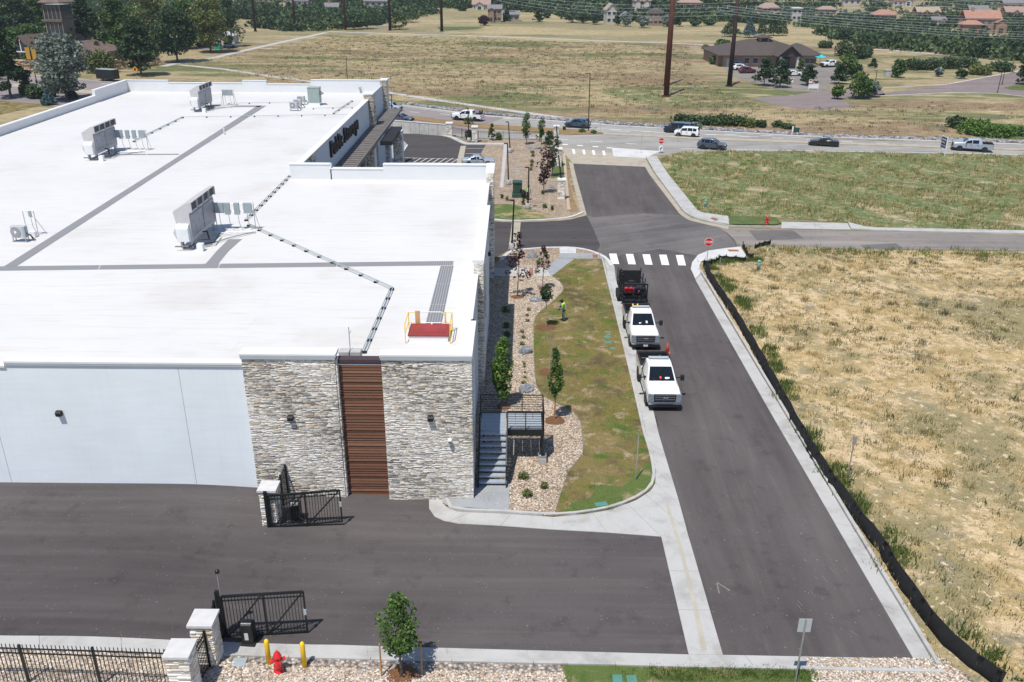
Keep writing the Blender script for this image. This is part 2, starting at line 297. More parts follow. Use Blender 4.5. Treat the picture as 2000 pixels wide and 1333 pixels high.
# ---------------------------------------------------------------- mesh helpers
class MB:
    def __init__(s): s.v = []; s.f = []; s.mi = []; s.m = 0
    def add(s, vs, fs):
        o = len(s.v); s.v += [tuple(v) for v in vs]; s.f += [tuple(o+i for i in f) for f in fs]; s.mi += [s.m]*len(fs); return s
    def box(s, x0, x1, y0, y1, z0, z1, rz=0, piv=(0, 0)):
        vs = [(x, y, z) for z in (z0, z1) for y in (y0, y1) for x in (x0, x1)]
        if rz:
            c, n = math.cos(rz), math.sin(rz); vs = [(piv[0]+(x-piv[0])*c-(y-piv[1])*n, piv[1]+(x-piv[0])*n+(y-piv[1])*c, z) for x, y, z in vs]
        return s.add(vs, [(0, 2, 3, 1), (4, 5, 7, 6), (0, 1, 5, 4), (2, 6, 7, 3), (0, 4, 6, 2), (1, 3, 7, 5)])
    def prism(s, pts, z0, z1):                        # pts (x,y) or (x,y,base)
        n = len(pts); a = sum(pts[i][0]*pts[(i+1) % n][1]-pts[(i+1) % n][0]*pts[i][1] for i in range(n))
        if a < 0: pts = pts[::-1]
        b = [(p[0], p[1], z0+(p[2] if len(p) > 2 else 0)) for p in pts]; t = [(p[0], p[1], z1+(p[2] if len(p) > 2 else 0)) for p in pts]
        return s.add(b+t, [tuple(range(n))[::-1], tuple(range(n, 2*n))]+[(i, (i+1) % n, n+(i+1) % n, n+i) for i in range(n)])
    def extr(s, prof, axis, a0, a1):                  # profile in the two other axes, extruded along axis
        n = len(prof); put = {'x': lambda p, a: (a, p[0], p[1]), 'y': lambda p, a: (p[0], a, p[1])}[axis]
        vs = [put(p, a0) for p in prof]+[put(p, a1) for p in prof]
        return s.add(vs, [tuple(range(n)), tuple(range(2*n-1, n-1, -1))]+[(i, n+i, n+(i+1) % n, (i+1) % n) for i in range(n)])
    def tube(s, p, q, r, r2=None, n=6):
        p, q = Vector(p), Vector(q); r2 = r if r2 is None else r2; d = (q-p)
        if d.length < 1e-6: return s
        d.normalize(); u = d.orthogonal().normalized(); w = d.cross(u); vs = []
        for c, rr in ((p, r), (q, r2)):
            for i in range(n): a = 2*math.pi*i/n; vs.append(c+u*math.cos(a)*rr+w*math.sin(a)*rr)
        return s.add(vs, [tuple(range(n))[::-1], tuple(range(n, 2*n))]+[(i, (i+1) % n, n+(i+1) % n, n+i) for i in range(n)])
    def path(s, pts, r, n=6):
        for a, b in zip(pts, pts[1:]): s.tube(a, b, r, None, n)
        return s
    def bar(s, p, q, w, h):                           # rectangular bar between two points
        p, q = Vector(p), Vector(q); d = (q-p).normalized(); up = Vector((0, 0, 1)) if abs(d.z) < .95 else Vector((0, 1, 0))
        u = d.cross(up).normalized()*w/2; v = u.cross(d).normalized()*h/2
        return s.add([c+a*u+b*v for c in (p, q) for a, b in ((-1, -1), (1, -1), (1, 1), (-1, 1))], [(3, 2, 1, 0), (4, 5, 6, 7), (0, 1, 5, 4), (1, 2, 6, 5), (2, 3, 7, 6), (3, 0, 4, 7)])
    def rev(s, prof, n=12, c=(0, 0)):                 # surface of revolution, prof [(r,z)...]
        vs = [(c[0]+r*math.cos(2*math.pi*i/n), c[1]+r*math.sin(2*math.pi*i/n), z) for r, z in prof for i in range(n)]; k = len(prof)
        fs = [(j*n+i, j*n+(i+1) % n, (j+1)*n+(i+1) % n, (j+1)*n+i) for j in range(k-1) for i in range(n)]
        return s.add(vs, fs+[tuple(range(n))[::-1], tuple(range((k-1)*n, k*n))])
    def mesh(s, name, mats, smooth=False):
        me = bpy.data.meshes.new(name); me.from_pydata(s.v, [], s.f)
        for m in (mats if isinstance(mats, (list, tuple)) else [mats]): me.materials.append(m)
        me.polygons.foreach_set('material_index', s.mi)
        if smooth: me.polygons.foreach_set('use_smooth', [True]*len(s.f))
        me.update(); return me
    def build(s, name, mats, parent=None, smooth=False, bev=0, loc=None):
        o = link(name, s.mesh(name, mats, smooth), parent)
        if loc: o.location = loc
        if bev:
            b = o.modifiers.new('bevel', 'BEVEL'); b.width = bev; b.segments = 2; b.limit_method = 'ANGLE'; b.angle_limit = R(35)
        return o
def link(name, me, parent=None, loc=None, sc=None, rz=0):
    o = bpy.data.objects.new(name, me); COL.objects.link(o)
    if parent: o.parent = parent
    if loc is not None: o.location = loc
    if sc is not None: o.scale = sc
    if rz: o.rotation_euler.z = rz
    return o
def tag(o, label=None, cat=None, group=None, kind=None):
    if label: o['label'] = label
    if cat: o['category'] = cat
    if group: o['group'] = group
    if kind: o['kind'] = kind
    return o
def thing(name, label, cat, loc=(0, 0, 0), rz=0, group=None):
    o = link(name, None, None, loc); o.rotation_euler.z = rz; o.empty_display_size = .3; return tag(o, label, cat, group)
def kids(o): return [c for c in COL.objects if c.parent == o]
def dup(root, loc, rz=None, label=None, group=None, sc=None):
    def cp(o, par):
        c = o.copy(); COL.objects.link(c); c.parent = par
        for k in KID.get(o.name, []): cp(k, c)
        return c
    KID = {}
    for o in root.children_recursive: KID.setdefault(o.parent.name, []).append(o)
    r = cp(root, root.parent); r.location = loc
    if rz is not None: r.rotation_euler.z = rz
    if label: r['label'] = label
    if group: r['group'] = group
    if sc: r.scale = sc
    return r
def npmesh(name, V, Fs, mat, tint=None, parent=None, smooth=False):
    V = np.asarray(V, np.float32).reshape(-1, 3); Fs = np.asarray(Fs, np.int32); k = Fs.shape[1]
    me = bpy.data.meshes.new(name); me.vertices.add(len(V)); me.vertices.foreach_set('co', V.ravel())
    me.loops.add(Fs.size); me.loops.foreach_set('vertex_index', Fs.ravel())
    me.polygons.add(len(Fs)); me.polygons.foreach_set('loop_start', np.arange(0, Fs.size, k, dtype=np.int32)); me.polygons.foreach_set('loop_total', np.full(len(Fs), k, np.int32))
    me.materials.append(mat)
    if smooth: me.polygons.foreach_set('use_smooth', np.ones(len(Fs), bool))
    me.update(calc_edges=True)
    if tint is not None:
        a = me.attributes.new('tint', 'FLOAT', 'FACE'); a.data.foreach_set('value', np.asarray(tint, np.float32))
    return me
def npboxes(C, H, RZ=None):
    C = np.asarray(C, float); H = np.asarray(H, float); n = len(C)
    sg = np.array([(x, y, z) for z in (-1, 1) for y in (-1, 1) for x in (-1, 1)], float)
    V = sg[None]*H[:, None]
    if RZ is not None:
        c, s = np.cos(RZ)[:, None], np.sin(RZ)[:, None]; x = V[..., 0]*c-V[..., 1]*s; y = V[..., 0]*s+V[..., 1]*c; V = np.stack([x, y, V[..., 2]], -1)
    V = V+C[:, None]
    q = np.array([(0, 2, 3, 1), (4, 5, 7, 6), (0, 1, 5, 4), (2, 6, 7, 3), (0, 4, 6, 2), (1, 3, 7, 5)])
    return V.reshape(-1, 3), (q[None]+8*np.arange(n)[:, None, None]).reshape(-1, 4)
def inside(P, poly):
    x, y = P[:, 0], P[:, 1]; r = np.zeros(len(P), bool); n = len(poly)
    for i in range(n):
        (x1, y1), (x2, y2) = poly[i][:2], poly[(i+1) % n][:2]
        if y1 == y2: continue
        r ^= ((y1 > y) != (y2 > y)) & (x < (x2-x1)*(y-y1)/(y2-y1)+x1)
    return r
def landv(x, y):
    z = -.046*np.clip(y, -16, 88); a = np.clip((-x-3)/12, 0, 1); b = np.clip((y-8)/30, 0, 1)
    return z+.62*a*a*(3-2*a)*(1-b*b*(3-2*b))
def scatter(poly, n, seed=0, power=0):
    r = np.random.default_rng(seed); p = np.array([q[:2] for q in poly]); lo, hi = p.min(0), p.max(0)
    u = r.random((n, 2)); P = lo+(hi-lo)*u; P = P[inside(P, poly)]; return P
def tufts(name, P, mat, h=.25, blades=8, wd=.02, spread=.1, seed=1, kind='stuff', label=None, cat=None, z0=.0, tintbias=None, parent=None):
    r = np.random.default_rng(seed); n = len(P); k = blades
    base = np.repeat(P, k, 0)+r.normal(0, spread, (n*k, 2)); hh = np.repeat(h*(.5+r.random(n)), k)*(.6+.6*r.random(n*k))
    an = r.random(n*k)*6.283; lean = r.random(n*k)*.7
    z = landv(base[:, 0], base[:, 1])+z0; w = wd*(.6+.8*r.random(n*k))
    a = np.stack([base[:, 0]-np.cos(an)*w, base[:, 1]-np.sin(an)*w, z-.01], -1); b = np.stack([base[:, 0]+np.cos(an)*w, base[:, 1]+np.sin(an)*w, z-.01], -1)
    la = r.random(n*k)*6.283; c = np.stack([base[:, 0]+np.cos(la)*lean*hh, base[:, 1]+np.sin(la)*lean*hh, z+hh], -1)
    V = np.stack([a, b, c], 1).reshape(-1, 3); Fc = np.arange(n*k*3).reshape(-1, 3)
    t = np.repeat(r.random(n) if tintbias is None else np.clip(tintbias+r.normal(0, .12, n), 0, 1), k)
    o = link(name, npmesh(name, V, Fc, mat, np.clip(t+r.normal(0, .08, n*k), 0, 1)), parent)
    return tag(o, label, cat, None, kind)
def resample(pts, n):
    p = np.array(pts, float); d = np.r_[0, np.cumsum(np.hypot(*np.diff(p[:, :2], axis=0).T))]; t = np.linspace(0, d[-1], n+1)
    return np.stack([np.interp(t, d, p[:, i]) for i in range(p.shape[1])], -1)
def sheet(name, pts, z, mat, kind='structure', parent=None, label=None, cat=None):
    # a flat area laid on the land, z above it; cut fine enough to follow the slope
    bm = bmesh.new(); f = bm.faces.new([bm.verts.new((p[0], p[1], 0)) for p in pts]); bm.normal_update()
    if f.normal.z < 0: f.normal_flip()
    bmesh.ops.triangulate(bm, faces=bm.faces[:])
    xs = [p[0] for p in pts]; ys = [p[1] for p in pts]
    for k in range(-17, -1, 1):
        if min(xs) < k < max(xs) and min(ys) < 38: bmesh.ops.bisect_plane(bm, geom=bm.verts[:]+bm.edges[:]+bm.faces[:], plane_co=(k, 0, 0), plane_no=(1, 0, 0))
    for k in [-16, 8, 12, 16, 20, 24, 28, 32, 38, 88]+list(range(430, 1500, 60)):
        if min(ys) < k < max(ys) and (k in (-16, 88) or k > 400 or min(xs) < -3): bmesh.ops.bisect_plane(bm, geom=bm.verts[:]+bm.edges[:]+bm.faces[:], plane_co=(0, k, 0), plane_no=(0, 1, 0))
    for v in bm.verts: v.co.z = land(v.co.x, v.co.y)+z
    me = bpy.data.meshes.new(name); bm.to_mesh(me); bm.free(); me.materials.append(mat)
    o = link(name, me, parent); return tag(o, label, cat, None, kind if not parent else None)
def slabs(parent, name, L, Rr, seg, z0, z1, mat, gap=.018, jit=0):
    # a strip between two edges cast as separate pieces with open joints; each piece its own object
    ln = np.hypot(*np.diff(np.array(L)[:, :2], axis=0).T).sum(); n = max(1, round(ln/seg)); fine = max(1, int(math.ceil(ln/n/1.2)))
    a = resample([p[:2] for p in L], n*fine); b = resample([p[:2] for p in Rr], n*fine)
    for i in range(n):
        A = a[i*fine:(i+1)*fine+1].copy(); B = b[i*fine:(i+1)*fine+1].copy()
        for Q in (A, B):
            d = Q[-1]-Q[0]; l = max(np.hypot(*d), .1); Q[0] += (Q[1]-Q[0])/max(np.hypot(*(Q[1]-Q[0])), .01)*gap/2; Q[-1] += (Q[-2]-Q[-1])/max(np.hypot(*(Q[-2]-Q[-1])), .01)*gap/2
        m = MB(); k = len(A); dz = random.uniform(-jit, jit)
        vs = []
        for j in range(k):
            for (x, y) in (A[j], B[j]): g = land(x, y); vs += [(x, y, g+z0), (x, y, g+z1+dz)]
        fs = []
        for j in range(k-1):
            o = 4*j; q = 4*(j+1); fs += [(o+1, q+1, q+3, o+3), (o, q, q+1, o+1), (o+2, o+3, q+3, q+2)]
        fs += [(0, 1, 3, 2), (4*(k-1), 4*(k-1)+2, 4*(k-1)+3, 4*(k-1)+1)]
        m.add(vs, fs); me = m.mesh(name, mat); bm = bmesh.new(); bm.from_mesh(me); bmesh.ops.recalc_face_normals(bm, faces=bm.faces[:]); bm.to_mesh(me); bm.free()
        link(name, me, parent)
def offset(pts, d):
    p = np.array([q[:2] for q in pts], float); t = np.gradient(p, axis=0); t /= np.maximum(np.hypot(t[:, 0], t[:, 1]), 1e-6)[:, None]
    return [tuple(x) for x in p+np.stack([-t[:, 1], t[:, 0]], -1)*d]
# ---------------------------------------------------------------- ground
def terrain():
    xs = sorted(set(list(range(-17, -1))+[-900, -600, -400, -250, -150, -90, -60, -30, 0, 10, 20, 40, 80, 140, 220, 350, 500, 700, 1000]))
    ys = sorted(set([-80, -40, -16, -8, 0, 8, 12, 16, 20, 24, 28, 32, 38, 60, 88, 140, 200, 300, 420]+list(range(430, 1500, 60))+[1500]))
    V = [(x, y, land(x, y)) for y in ys for x in xs]; n = len(xs)
    return V, [(j*n+i, j*n+i+1, (j+1)*n+i+1, (j+1)*n+i) for j in range(len(ys)-1) for i in range(n-1)]
_m = MB(); _m.add(*terrain()); tag(_m.build('ground', M['meadow']), kind='structure')
hills = sheet('hillside', [(-880, 300), (980, 300), (980, 1480), (-880, 1480)], .004, M['scrubland'])

P_R0 = [(1784, 1288), (1500, 798.5), (1358, 547), (1349, 524)]                    # right gutter, road side
YS = -11.3
# asphalt of the side street and its junction
side = [(1412, 1281), (1345, 1050), (1326, 980), (1287, 850), (1277, 807), (1240, 676), (1203, 547), (1200, 521), (1192, 508), (1182, 500), (1155, 488.5), (1146, 421), (1119.4, 320), (1259.6, 326.3), (1327.6, 418.7), (1344, 430.4), (1377.6, 438.7), (1422, 448.4), (1441.5, 481.7), (1415, 487), (1382.5, 491.7), (1363, 500), (1351.6, 514.5), (1349, 527), (1358, 547), (1500, 798.5), (1784, 1288)]
sheet('side_street', flat(side), .004, M['asphalt'])
sheet('street_junction', flat([(1160, 489), (1146, 421), (1158, 425), (1250, 417), (1330, 421), (1344, 430.4), (1377.6, 438.7), (1408, 445), (1438, 477), (1441.5, 481.7), (1415, 487), (1382.5, 491.7), (1363, 500), (1290, 487), (1220, 497), (1192, 506)]), .008, M['asphalt_junction'])
sheet('entrance_drive', flat([(964, 433.5), (1000, 435), (1065, 433), (1096, 431.3), (1117.5, 428.7), (1130, 425), (1146, 421), (1160, 450), (1172, 480), (1165, 492), (1132, 484), (1110, 482.5), (1065, 483), (1027, 485.5), (993, 488.5), (975, 500), (964, 510), (940, 500), (940, 433)]), .012, M['asphalt_drive'])
sheet('east_street', flat([(1405, 446), (1420, 446.5), (1525, 448.5), (1662, 451), (2080, 461), (2080, 491), (1675, 487), (1506, 480), (1442, 482), (1436, 470), (1420, 455)]), .0105, M['asphalt_old'])
sheet('street_patch', flat([(1462, 451), (1548, 450), (1573, 468), (1478, 470)]), .014, M['asphalt_junction'])
sheet('street_patch', flat([(1680, 479), (1750, 476), (1765, 486), (1690, 487)]), .014, M['asphalt_junction'])
yd = [(p[0], p[1]) for p in [(-75, .6), (-75, -11), G(0, 1243), G(334, 1251.5), G(676, 1261), G(1345, 1279.7), G(1291.3, 1049), G(1184, 1041), G(1076, 1035), G(979, 1028), G(897, 1023.7), G(868, 1018.4), G(849, 1010), G(838, 994), G(838, 978)]]+[(-1.9, .6)]
sheet('yard', yd, .004, M['asphalt_yard'])
# near concrete
conc = tag(link('concrete_strip', None), kind='structure')
sheet('strip_bed', flat([(-60, 1241), (0, 1243), (334, 1251.5), (676, 1261), (1345, 1279.7), (1412, 1280.5), (1784, 1288), (1844, 1313), (1594, 1309), (1351, 1304.8), (1200, 1300.4), (676, 1289.6), (508, 1284), (-60, 1267)]), .006, M['curb_dirty'], parent=conc)
slabs(conc, 'concrete_slab', flat([(-80, 1240.5), (0, 1243), (334, 1251.5), (676, 1261), (1345, 1279.7)]), flat([(-80, 1263), (0, 1266), (334, 1275), (508, 1279), (676, 1284), (1200, 1296), (1351, 1300.5)]), 3.0, .004, .028, M['concrete'])
slabs(conc, 'concrete_slab', flat([(1345, 1279.7), (1412, 1280.5), (1784, 1288)]), flat([(1351, 1300.5), (1418, 1301.5), (1594, 1305), (1838, 1310)]), 2.1, .004, .028, M['concrete'])
curb = flat([(-80, 1264.5), (0, 1267), (334, 1276), (508, 1280.5), (676, 1285.5), (1200, 1297.5), (1351, 1302), (1418, 1303), (1594, 1306.5), (1844, 1312)])
slabs(conc, 'kerb_piece', curb, offset(curb, -.14), 3.0, .0, .11, M['concrete'])
pan = tag(link('cross_gutter', None), kind='structure')
sheet('gutter_bed', flat([(1291.3, 1049), (1345, 1279.7), (1412, 1280.5), (1345, 1050)]), .007, M['curb_dirty'], parent=pan)
slabs(pan, 'concrete_slab', flat([(1345, 1279.7), (1291.3, 1049)]), flat([(1411.8, 1280.5), (1345, 1050)]), 2.6, .004, .03, M['concrete'])
sheet('rust_stain', flat([(1370, 1272), (1352, 1180), (1327, 1075), (1300, 985), (1305, 985), (1335, 1080), (1360, 1180), (1381, 1272)]), .0345, plain('rust_stain', (.44, .4, .33), .9, .12, 1.5), parent=pan)
ap = tag(link('corner_apron', None), kind='structure')
sheet('apron_bed', flat([(838, 980), (838.4, 994.4), (849, 1010), (868.4, 1018.4), (897, 1023.7), (979, 1028), (1076, 1035), (1184, 1041), (1291, 1049), (1345, 1050), (1326, 980), (1290, 860), (1277, 860), (1281, 920), (1281, 946), (1271, 961), (1240, 981), (1190, 998), (1142, 1006), (1082, 1011), (979, 1004), (898, 1001), (879, 997), (869, 989), (867, 978)]), .006, M['concrete'], parent=ap)
slabs(ap, 'concrete_slab', flat([(838, 976), (838.4, 994.4), (849, 1010), (868.4, 1018.4), (897, 1023.7), (979, 1028), (1076, 1035), (1184, 1041), (1291, 1049)]), flat([(866, 978), (868.5, 989.6), (878, 997.5), (898.4, 1001.4), (979, 1004.3), (1082, 1011.5), (1142, 1006), (1190, 997.8), (1225, 985)]), 2.45, .004, .026, M['concrete'])
slabs(ap, 'concrete_slab', flat([(1291, 1049), (1345, 1050), (1326, 980), (1308, 920), (1296, 880), (1287, 850)]), flat([(1225, 985), (1238, 981), (1269, 961.8), (1280, 946.4), (1280, 920), (1263, 850)]), 1.9, .004, .026, M['concrete'])
KN = [(869, 978), (869.6, 989.6), (879, 996.8), (898.4, 1000.4), (979, 1003.3), (1082, 1010.5), (1142, 1005), (1190, 996.8), (1238, 980), (1269, 960.8), (1279, 946.4), (1280, 920), (1272, 884), (1261, 850), (1235.6, 740), (1200, 595), (1182, 524.5), (1178, 508)]
kn = flat(KN); kp = [tuple(p) for p in resample(kn, 60)]
slabs(ap, 'kerb_piece', kp, offset(kp, .15), 2.6, 0, .14, M['concrete'])
slabs(ap, 'gutter_piece', flat([(1287, 850), (1277, 807), (1240, 676), (1203, 547), (1200, 521), (1192, 508)]), flat([(1263, 850), (1252, 806), (1218, 668), (1190, 556), (1184, 524.5), (1180, 508)]), 3.0, .003, .02, M['concrete'])
# planting bed, lawn, paths
BED = [(925, 978), (979, 1003.3), (1082, 1010.5), (1142, 1005), (1190, 996.8), (1238, 980), (1269, 960.8), (1279, 946.4), (1280, 920), (1272, 884), (1261, 850), (1235.6, 740), (1200, 595), (1182, 524.5), (1178, 508), (1175, 497), (1150, 491), (1130, 487), (1110, 485.5), (1065, 486), (1027, 489), (1000, 492), (985, 500), (975, 510), (964, 520)]
bed = flat(BED); bed = bed[:-1]+[bed[-1], (-.8, bed[-1][1]), (-.8, bed[0][1])]
sheet('planting_bed', bed, .09, M['gravel'])
EDGE = [(1082, 1010), (1096.4, 963), (1108.4, 927), (1124, 908), (1137, 891), (1139, 879), (1136, 850), (1134.8, 828.8), (1126, 815), (1113, 804.8), (1085, 790), (1058, 776), (1047, 755), (1044.4, 733.8), (1042.5, 700), (1041.8, 636.8), (1046, 622), (1052, 613.9), (1077.6, 593.5), (1098, 573), (1101, 565.4), (1095.4, 555), (1088, 548), (1077.6, 542.4)]
lawn = flat(EDGE+[(1122, 508), (1178, 508), (1182, 524.5), (1200, 595), (1235.6, 740), (1261, 850), (1272, 884), (1280, 920), (1279, 946.4), (1269, 960.8), (1238, 980), (1190, 996.8), (1142, 1005)])
sheet('lawn', lawn, .1, M['lawn'])
sheet('lawn_green_patch', flat([(1100, 1005), (1118, 985), (1150, 978), (1172, 950), (1215, 955), (1240, 935), (1262, 905), (1277, 915), (1278, 946), (1266, 961), (1236, 979), (1190, 996), (1142, 1003)]), .104, M['patchy_lawn'])
ed = [tuple(p) for p in resample(flat(EDGE), 50)]
_m = MB()
for a, b in zip(ed, ed[1:]): _m.bar((a[0], a[1], land(*a)+.1), (b[0], b[1], land(*b)+.1), .02, .06)
tag(_m.build('lawn_edging', M['steel']), kind='structure')
walk = tag(link('footpath', None), kind='structure')
for A, B, sg, mt in (([(1077, 541.8), (1122, 508)], [(1065, 526), (1091, 506.5)], 2.2, 'concrete_grey'), ([(940, 541), (964, 541.5), (1077, 541.8)], [(940, 526), (994.5, 526), (1065, 526)], 1.5, 'concrete'),
                     ([(1092, 506), (1122, 507.5), (1178, 507.5)], [(1092, 497), (1125, 497), (1172, 498)], 1.9, 'concrete_grey'), ([(1093, 497), (1125, 497)], [(1093, 486), (1125, 486.5)], 2.5, 'concrete_new')):
    slabs(walk, 'concrete_slab', flat(A), flat(B), sg, .05, .112, M[mt])
for q in ([(1034, 526), (1041, 526), (1041.5, 541), (1035, 541)], [(1157, 499.5), (1168, 499.5), (1168, 506.5), (1158, 506.5)]):
    sheet('tactile_panel', flat(q), .117, M['detect'], parent=walk)
sheet('stair_pad', [(-1.55, -.02), (-1.5, -.38), (-1.3, -.62), (-.9, -.78), (.5, -.92), (1.72, -1.02), (1.72, 1.6), (0.02, 1.6), (0.02, -.02)], .118, M['concrete_grey'])
# upper island kerbs (entrance drive)
isl = tag(link('island_kerb', None), kind='structure')
k1 = flat([(975, 510), (985, 498), (1000, 490.5), (1027, 487.5), (1065, 484.8), (1110, 484.3), (1132, 486), (1155, 490.8), (1180, 501), (1190, 509), (1198, 522)]); k1 = [tuple(p) for p in resample(k1, 26)]
slabs(isl, 'kerb_piece', k1, offset(k1, -.35), 2.6, 0, .13, M['concrete_new'])
k2 = flat([(960, 430.5), (985, 433), (1000, 433.5), (1016, 433.5), (1065, 431.3), (1096, 429.3), (1117, 426), (1130, 421.5), (1141, 416.5)]); k2 = [tuple(p) for p in resample(k2, 26)]
slabs(isl, 'kerb_piece', k2, offset(k2, .35), 2.6, 0, .13, M['concrete_new'])
slabs(isl, 'concrete_slab', flat([(1000, 435), (993, 488)]), flat([(1017, 435), (1012, 487)]), 3.0, .006, .03, M['concrete_tan'])
sheet('upper_bed', flat([(940, 425), (960, 429), (985, 431), (1016, 431.5), (1065, 429.5), (1096, 427.5), (1117, 424.5), (1127, 420.5), (1133, 416), (1120, 382), (1107, 330), (1097, 290), (1086, 273), (955, 273), (940, 300)]), .09, M['gravel'])
sheet('upper_lawn', flat([(955, 424), (960, 429), (985, 431), (1016, 431.5), (1065, 429.5), (1082, 428), (1062, 418), (1030, 408), (1000, 401), (955, 400)]), .1, M['patchy_lawn'])
sheet('green_turf', flat([(1075, 350), (1080, 318), (1096, 305), (1100, 320), (1104, 350), (1082, 349)]), .1, M['lawn_green'])
sheet('verge', flat([(1106, 315), (1110, 345), (1119, 385), (1130, 415), (1112, 417), (1108, 385), (1104, 350), (1099, 318)]), .1, M['soil'])
slabs(isl, 'gutter_piece', flat([(1119.4, 320), (1146, 421)]), flat([(1111, 316), (1134, 416)]), 3., .006, .03, M['concrete_tan'])
pv = tag(link('paver_edge', None), kind='structure')
slabs(pv, 'paver', flat([(1104, 300), (1108, 350), (1113, 405), (1115, 412)]), flat([(1099, 302), (1103, 350), (1107, 405), (1108, 412)]), 1.2, .09, .15, M['pavers'])
# right side of the street
rp = tag(link('right_gutter', None), kind='structure')
L = flat([(1784, 1288), (1500, 798.5), (1358, 547), (1349, 524)]); Q = flat([(1826, 1300), (1519, 788), (1379, 553), (1362, 526)])
slabs(rp, 'concrete_slab', L, Q, 3.0, .0, .03, M['concrete'])
K = [tuple(p) for p in resample(flat([(1828, 1302), (1521, 789), (1381, 553), (1363, 526)]), 60)]
slabs(rp, 'kerb_piece', K, offset(K, -.16), 3.0, 0, .14, M['concrete'])
cor = flat([(1446, 483.6), (1415, 487), (1382.5, 491.7), (1363, 500), (1351.6, 514.5), (1349, 527.5), (1358, 547), (1368, 537), (1366, 521), (1370, 512.5), (1380, 511), (1395, 510.5), (1459, 505.5)])
sheet('corner_footpath', cor, .1, M['concrete_new'])
sheet('tactile_panel', flat([(1420, 489.5), (1441, 490), (1444, 493.5), (1424, 493.5)]), .106, M['detect'])
ne = tag(link('northeast_footpath', None), kind='structure')
slabs(ne, 'gutter_piece', flat([(1259.6, 326.3), (1327.6, 418.7), (1344, 430.4), (1377.6, 438.7), (1422, 448.4)]), flat([(1259, 307.5), (1334, 415), (1350, 426), (1380, 435), (1424, 443.5)]), 3., .004, .03, M['concrete_tan'])
KK = [tuple(p) for p in resample(flat([(1261, 307.5), (1335, 415), (1352, 426), (1382, 434.5), (1424, 443.2), (1525, 444.5)]), 50)]
slabs(ne, 'kerb_piece', KK, offset(KK, .16), 3., 0, .14, M['concrete'])
slabs(ne, 'concrete_slab', flat([(1263, 307.5), (1337, 414.5), (1354, 425), (1384, 433.6), (1424, 440)]), flat([(1283, 307.5), (1363, 414), (1376, 418), (1396, 421), (1422, 424.5)]), 1.6, .06, .13, M['concrete'])
sheet('tactile_panel', flat([(1386, 429), (1392, 427), (1404, 431), (1397, 434)]), .136, M['detect'], parent=ne)
sheet('corner_grass', flat([(1424, 424), (1500, 425), (1517, 427), (1526, 438), (1515, 441), (1424, 440.5)]), .12, M['lawn_green'])
slabs(ne, 'concrete_slab', flat([(1525, 447), (1662, 449.5)]), flat([(1527, 434.5), (1655, 437)]), 3.2, .01, .05, M['concrete'])
slabs(ne, 'kerb_piece', flat([(1662, 448.5), (1720, 452), (2080, 459.5)]), flat([(1656, 436), (1694.5, 446), (2080, 454)]), 3.2, .0, .12, M['concrete'])
# fields on the right
fd = flat([(1524, 788), (1384, 553), (1369, 521), (1459, 505.5), (1450, 484), (1506, 481.5), (1675, 488.5), (2080, 492.5)])
fd = [G(1832, 1300)[:2]]+fd+[(75, 30), (75, -25), (17.3, -25), G(1845, 1315)[:2]]
sheet('dry_field', fd, .02, M['dirt_field'])
gf = flat([(1287, 310), (1365, 414), (1378, 418), (1424, 424), (1500, 425), (1660, 436), (1694, 444), (2080, 453), (2080, 306), (2000, 304), (1600, 296), (1440, 296), (1330, 297)])
sheet('grass_field', gf, .03, M['field_green'])
sheet('green_swale', flat([(1413, 412), (1418, 380), (1440, 330), (1458, 300), (1475, 300), (1450, 345), (1432, 385), (1428, 412)]), .036, M['patchy_lawn'])
sheet('green_verge', flat([(1300, 330), (1320, 330), (1350, 370), (1375, 405), (1372, 413), (1363, 411), (1330, 370)]), .036, M['patchy_lawn'])
# bottom strip south of the kerb
sheet('gravel_strip', [(-60, -11.45)]+[(p[0], p[1]-.14) for p in flat([(0, 1267), (508, 1280.5), (676, 1285.5), (1095, 1296)])]+[G(1105, 1333)[:2], (6, -22), (-60, -22)], .05, M['gravel_grey'])
sheet('green_strip', [(p[0], p[1]-.14) for p in flat([(1095, 1296), (1200, 1297.5), (1351, 1302), (1594, 1306.5)])]+[G(1598, 1333)[:2], (13, -22), (5, -22), G(1105, 1333)[:2]], .05, M['patchy_lawn'])
sheet('gravel_corner', [(p[0], p[1]-.14) for p in flat([(1594, 1306.5), (1844, 1312)])]+[(17.8, -10.9), G(1890, 1322)[:2], (20, -22), (13, -22), G(1598, 1333)[:2]], .05, M['gravel_grey'])
# main road
def road_line(side): return flat(side)
N = [(-700, 88), (0, 141), (100, 149), (250, 163), (500, 185), (785, 207), (940, 227.5), (1200, 247), (1540, 266.5), (1600, 272), (2000, 284), (2300, 291)]
So = [(2300, 312), (2000, 306), (1600, 297), (1290, 303), (1260, 307), (1096, 290), (1086, 275), (960, 274), (700, 262), (300, 225), (0, 199), (-700, 118)]
sheet('main_road', flat(N+So), .006, M['road_concrete'])
sheet('main_road_west', flat([(-700, 90), (0, 143), (100, 151), (250, 165), (500, 187), (785, 209), (900, 224), (985, 231), (935, 248), (905, 262), (700, 257), (300, 223), (0, 197), (-700, 118)]), .012, M['asphalt_west'])
sheet('junction_apron', flat([(1097, 288), (1262, 307), (1259.6, 326.3), (1119.4, 320), (1104, 303)]), .012, M['concrete_tan'])
sheet('new_concrete_panel', flat([(1195, 289), (1290, 296), (1276, 302), (1262, 309), (1198, 306)]), .017, M['concrete_new'])
med = tag(link('median', None), kind='structure')
slabs(med, 'median_kerb', flat([(500, 205), (816, 229), (930, 243), (1045, 250), (1150, 256), (1178, 261)]), flat([(500, 209), (816, 236), (930, 251), (1045, 259), (1110, 264), (1178, 263)]), 5, .0, .14, M['soil'])
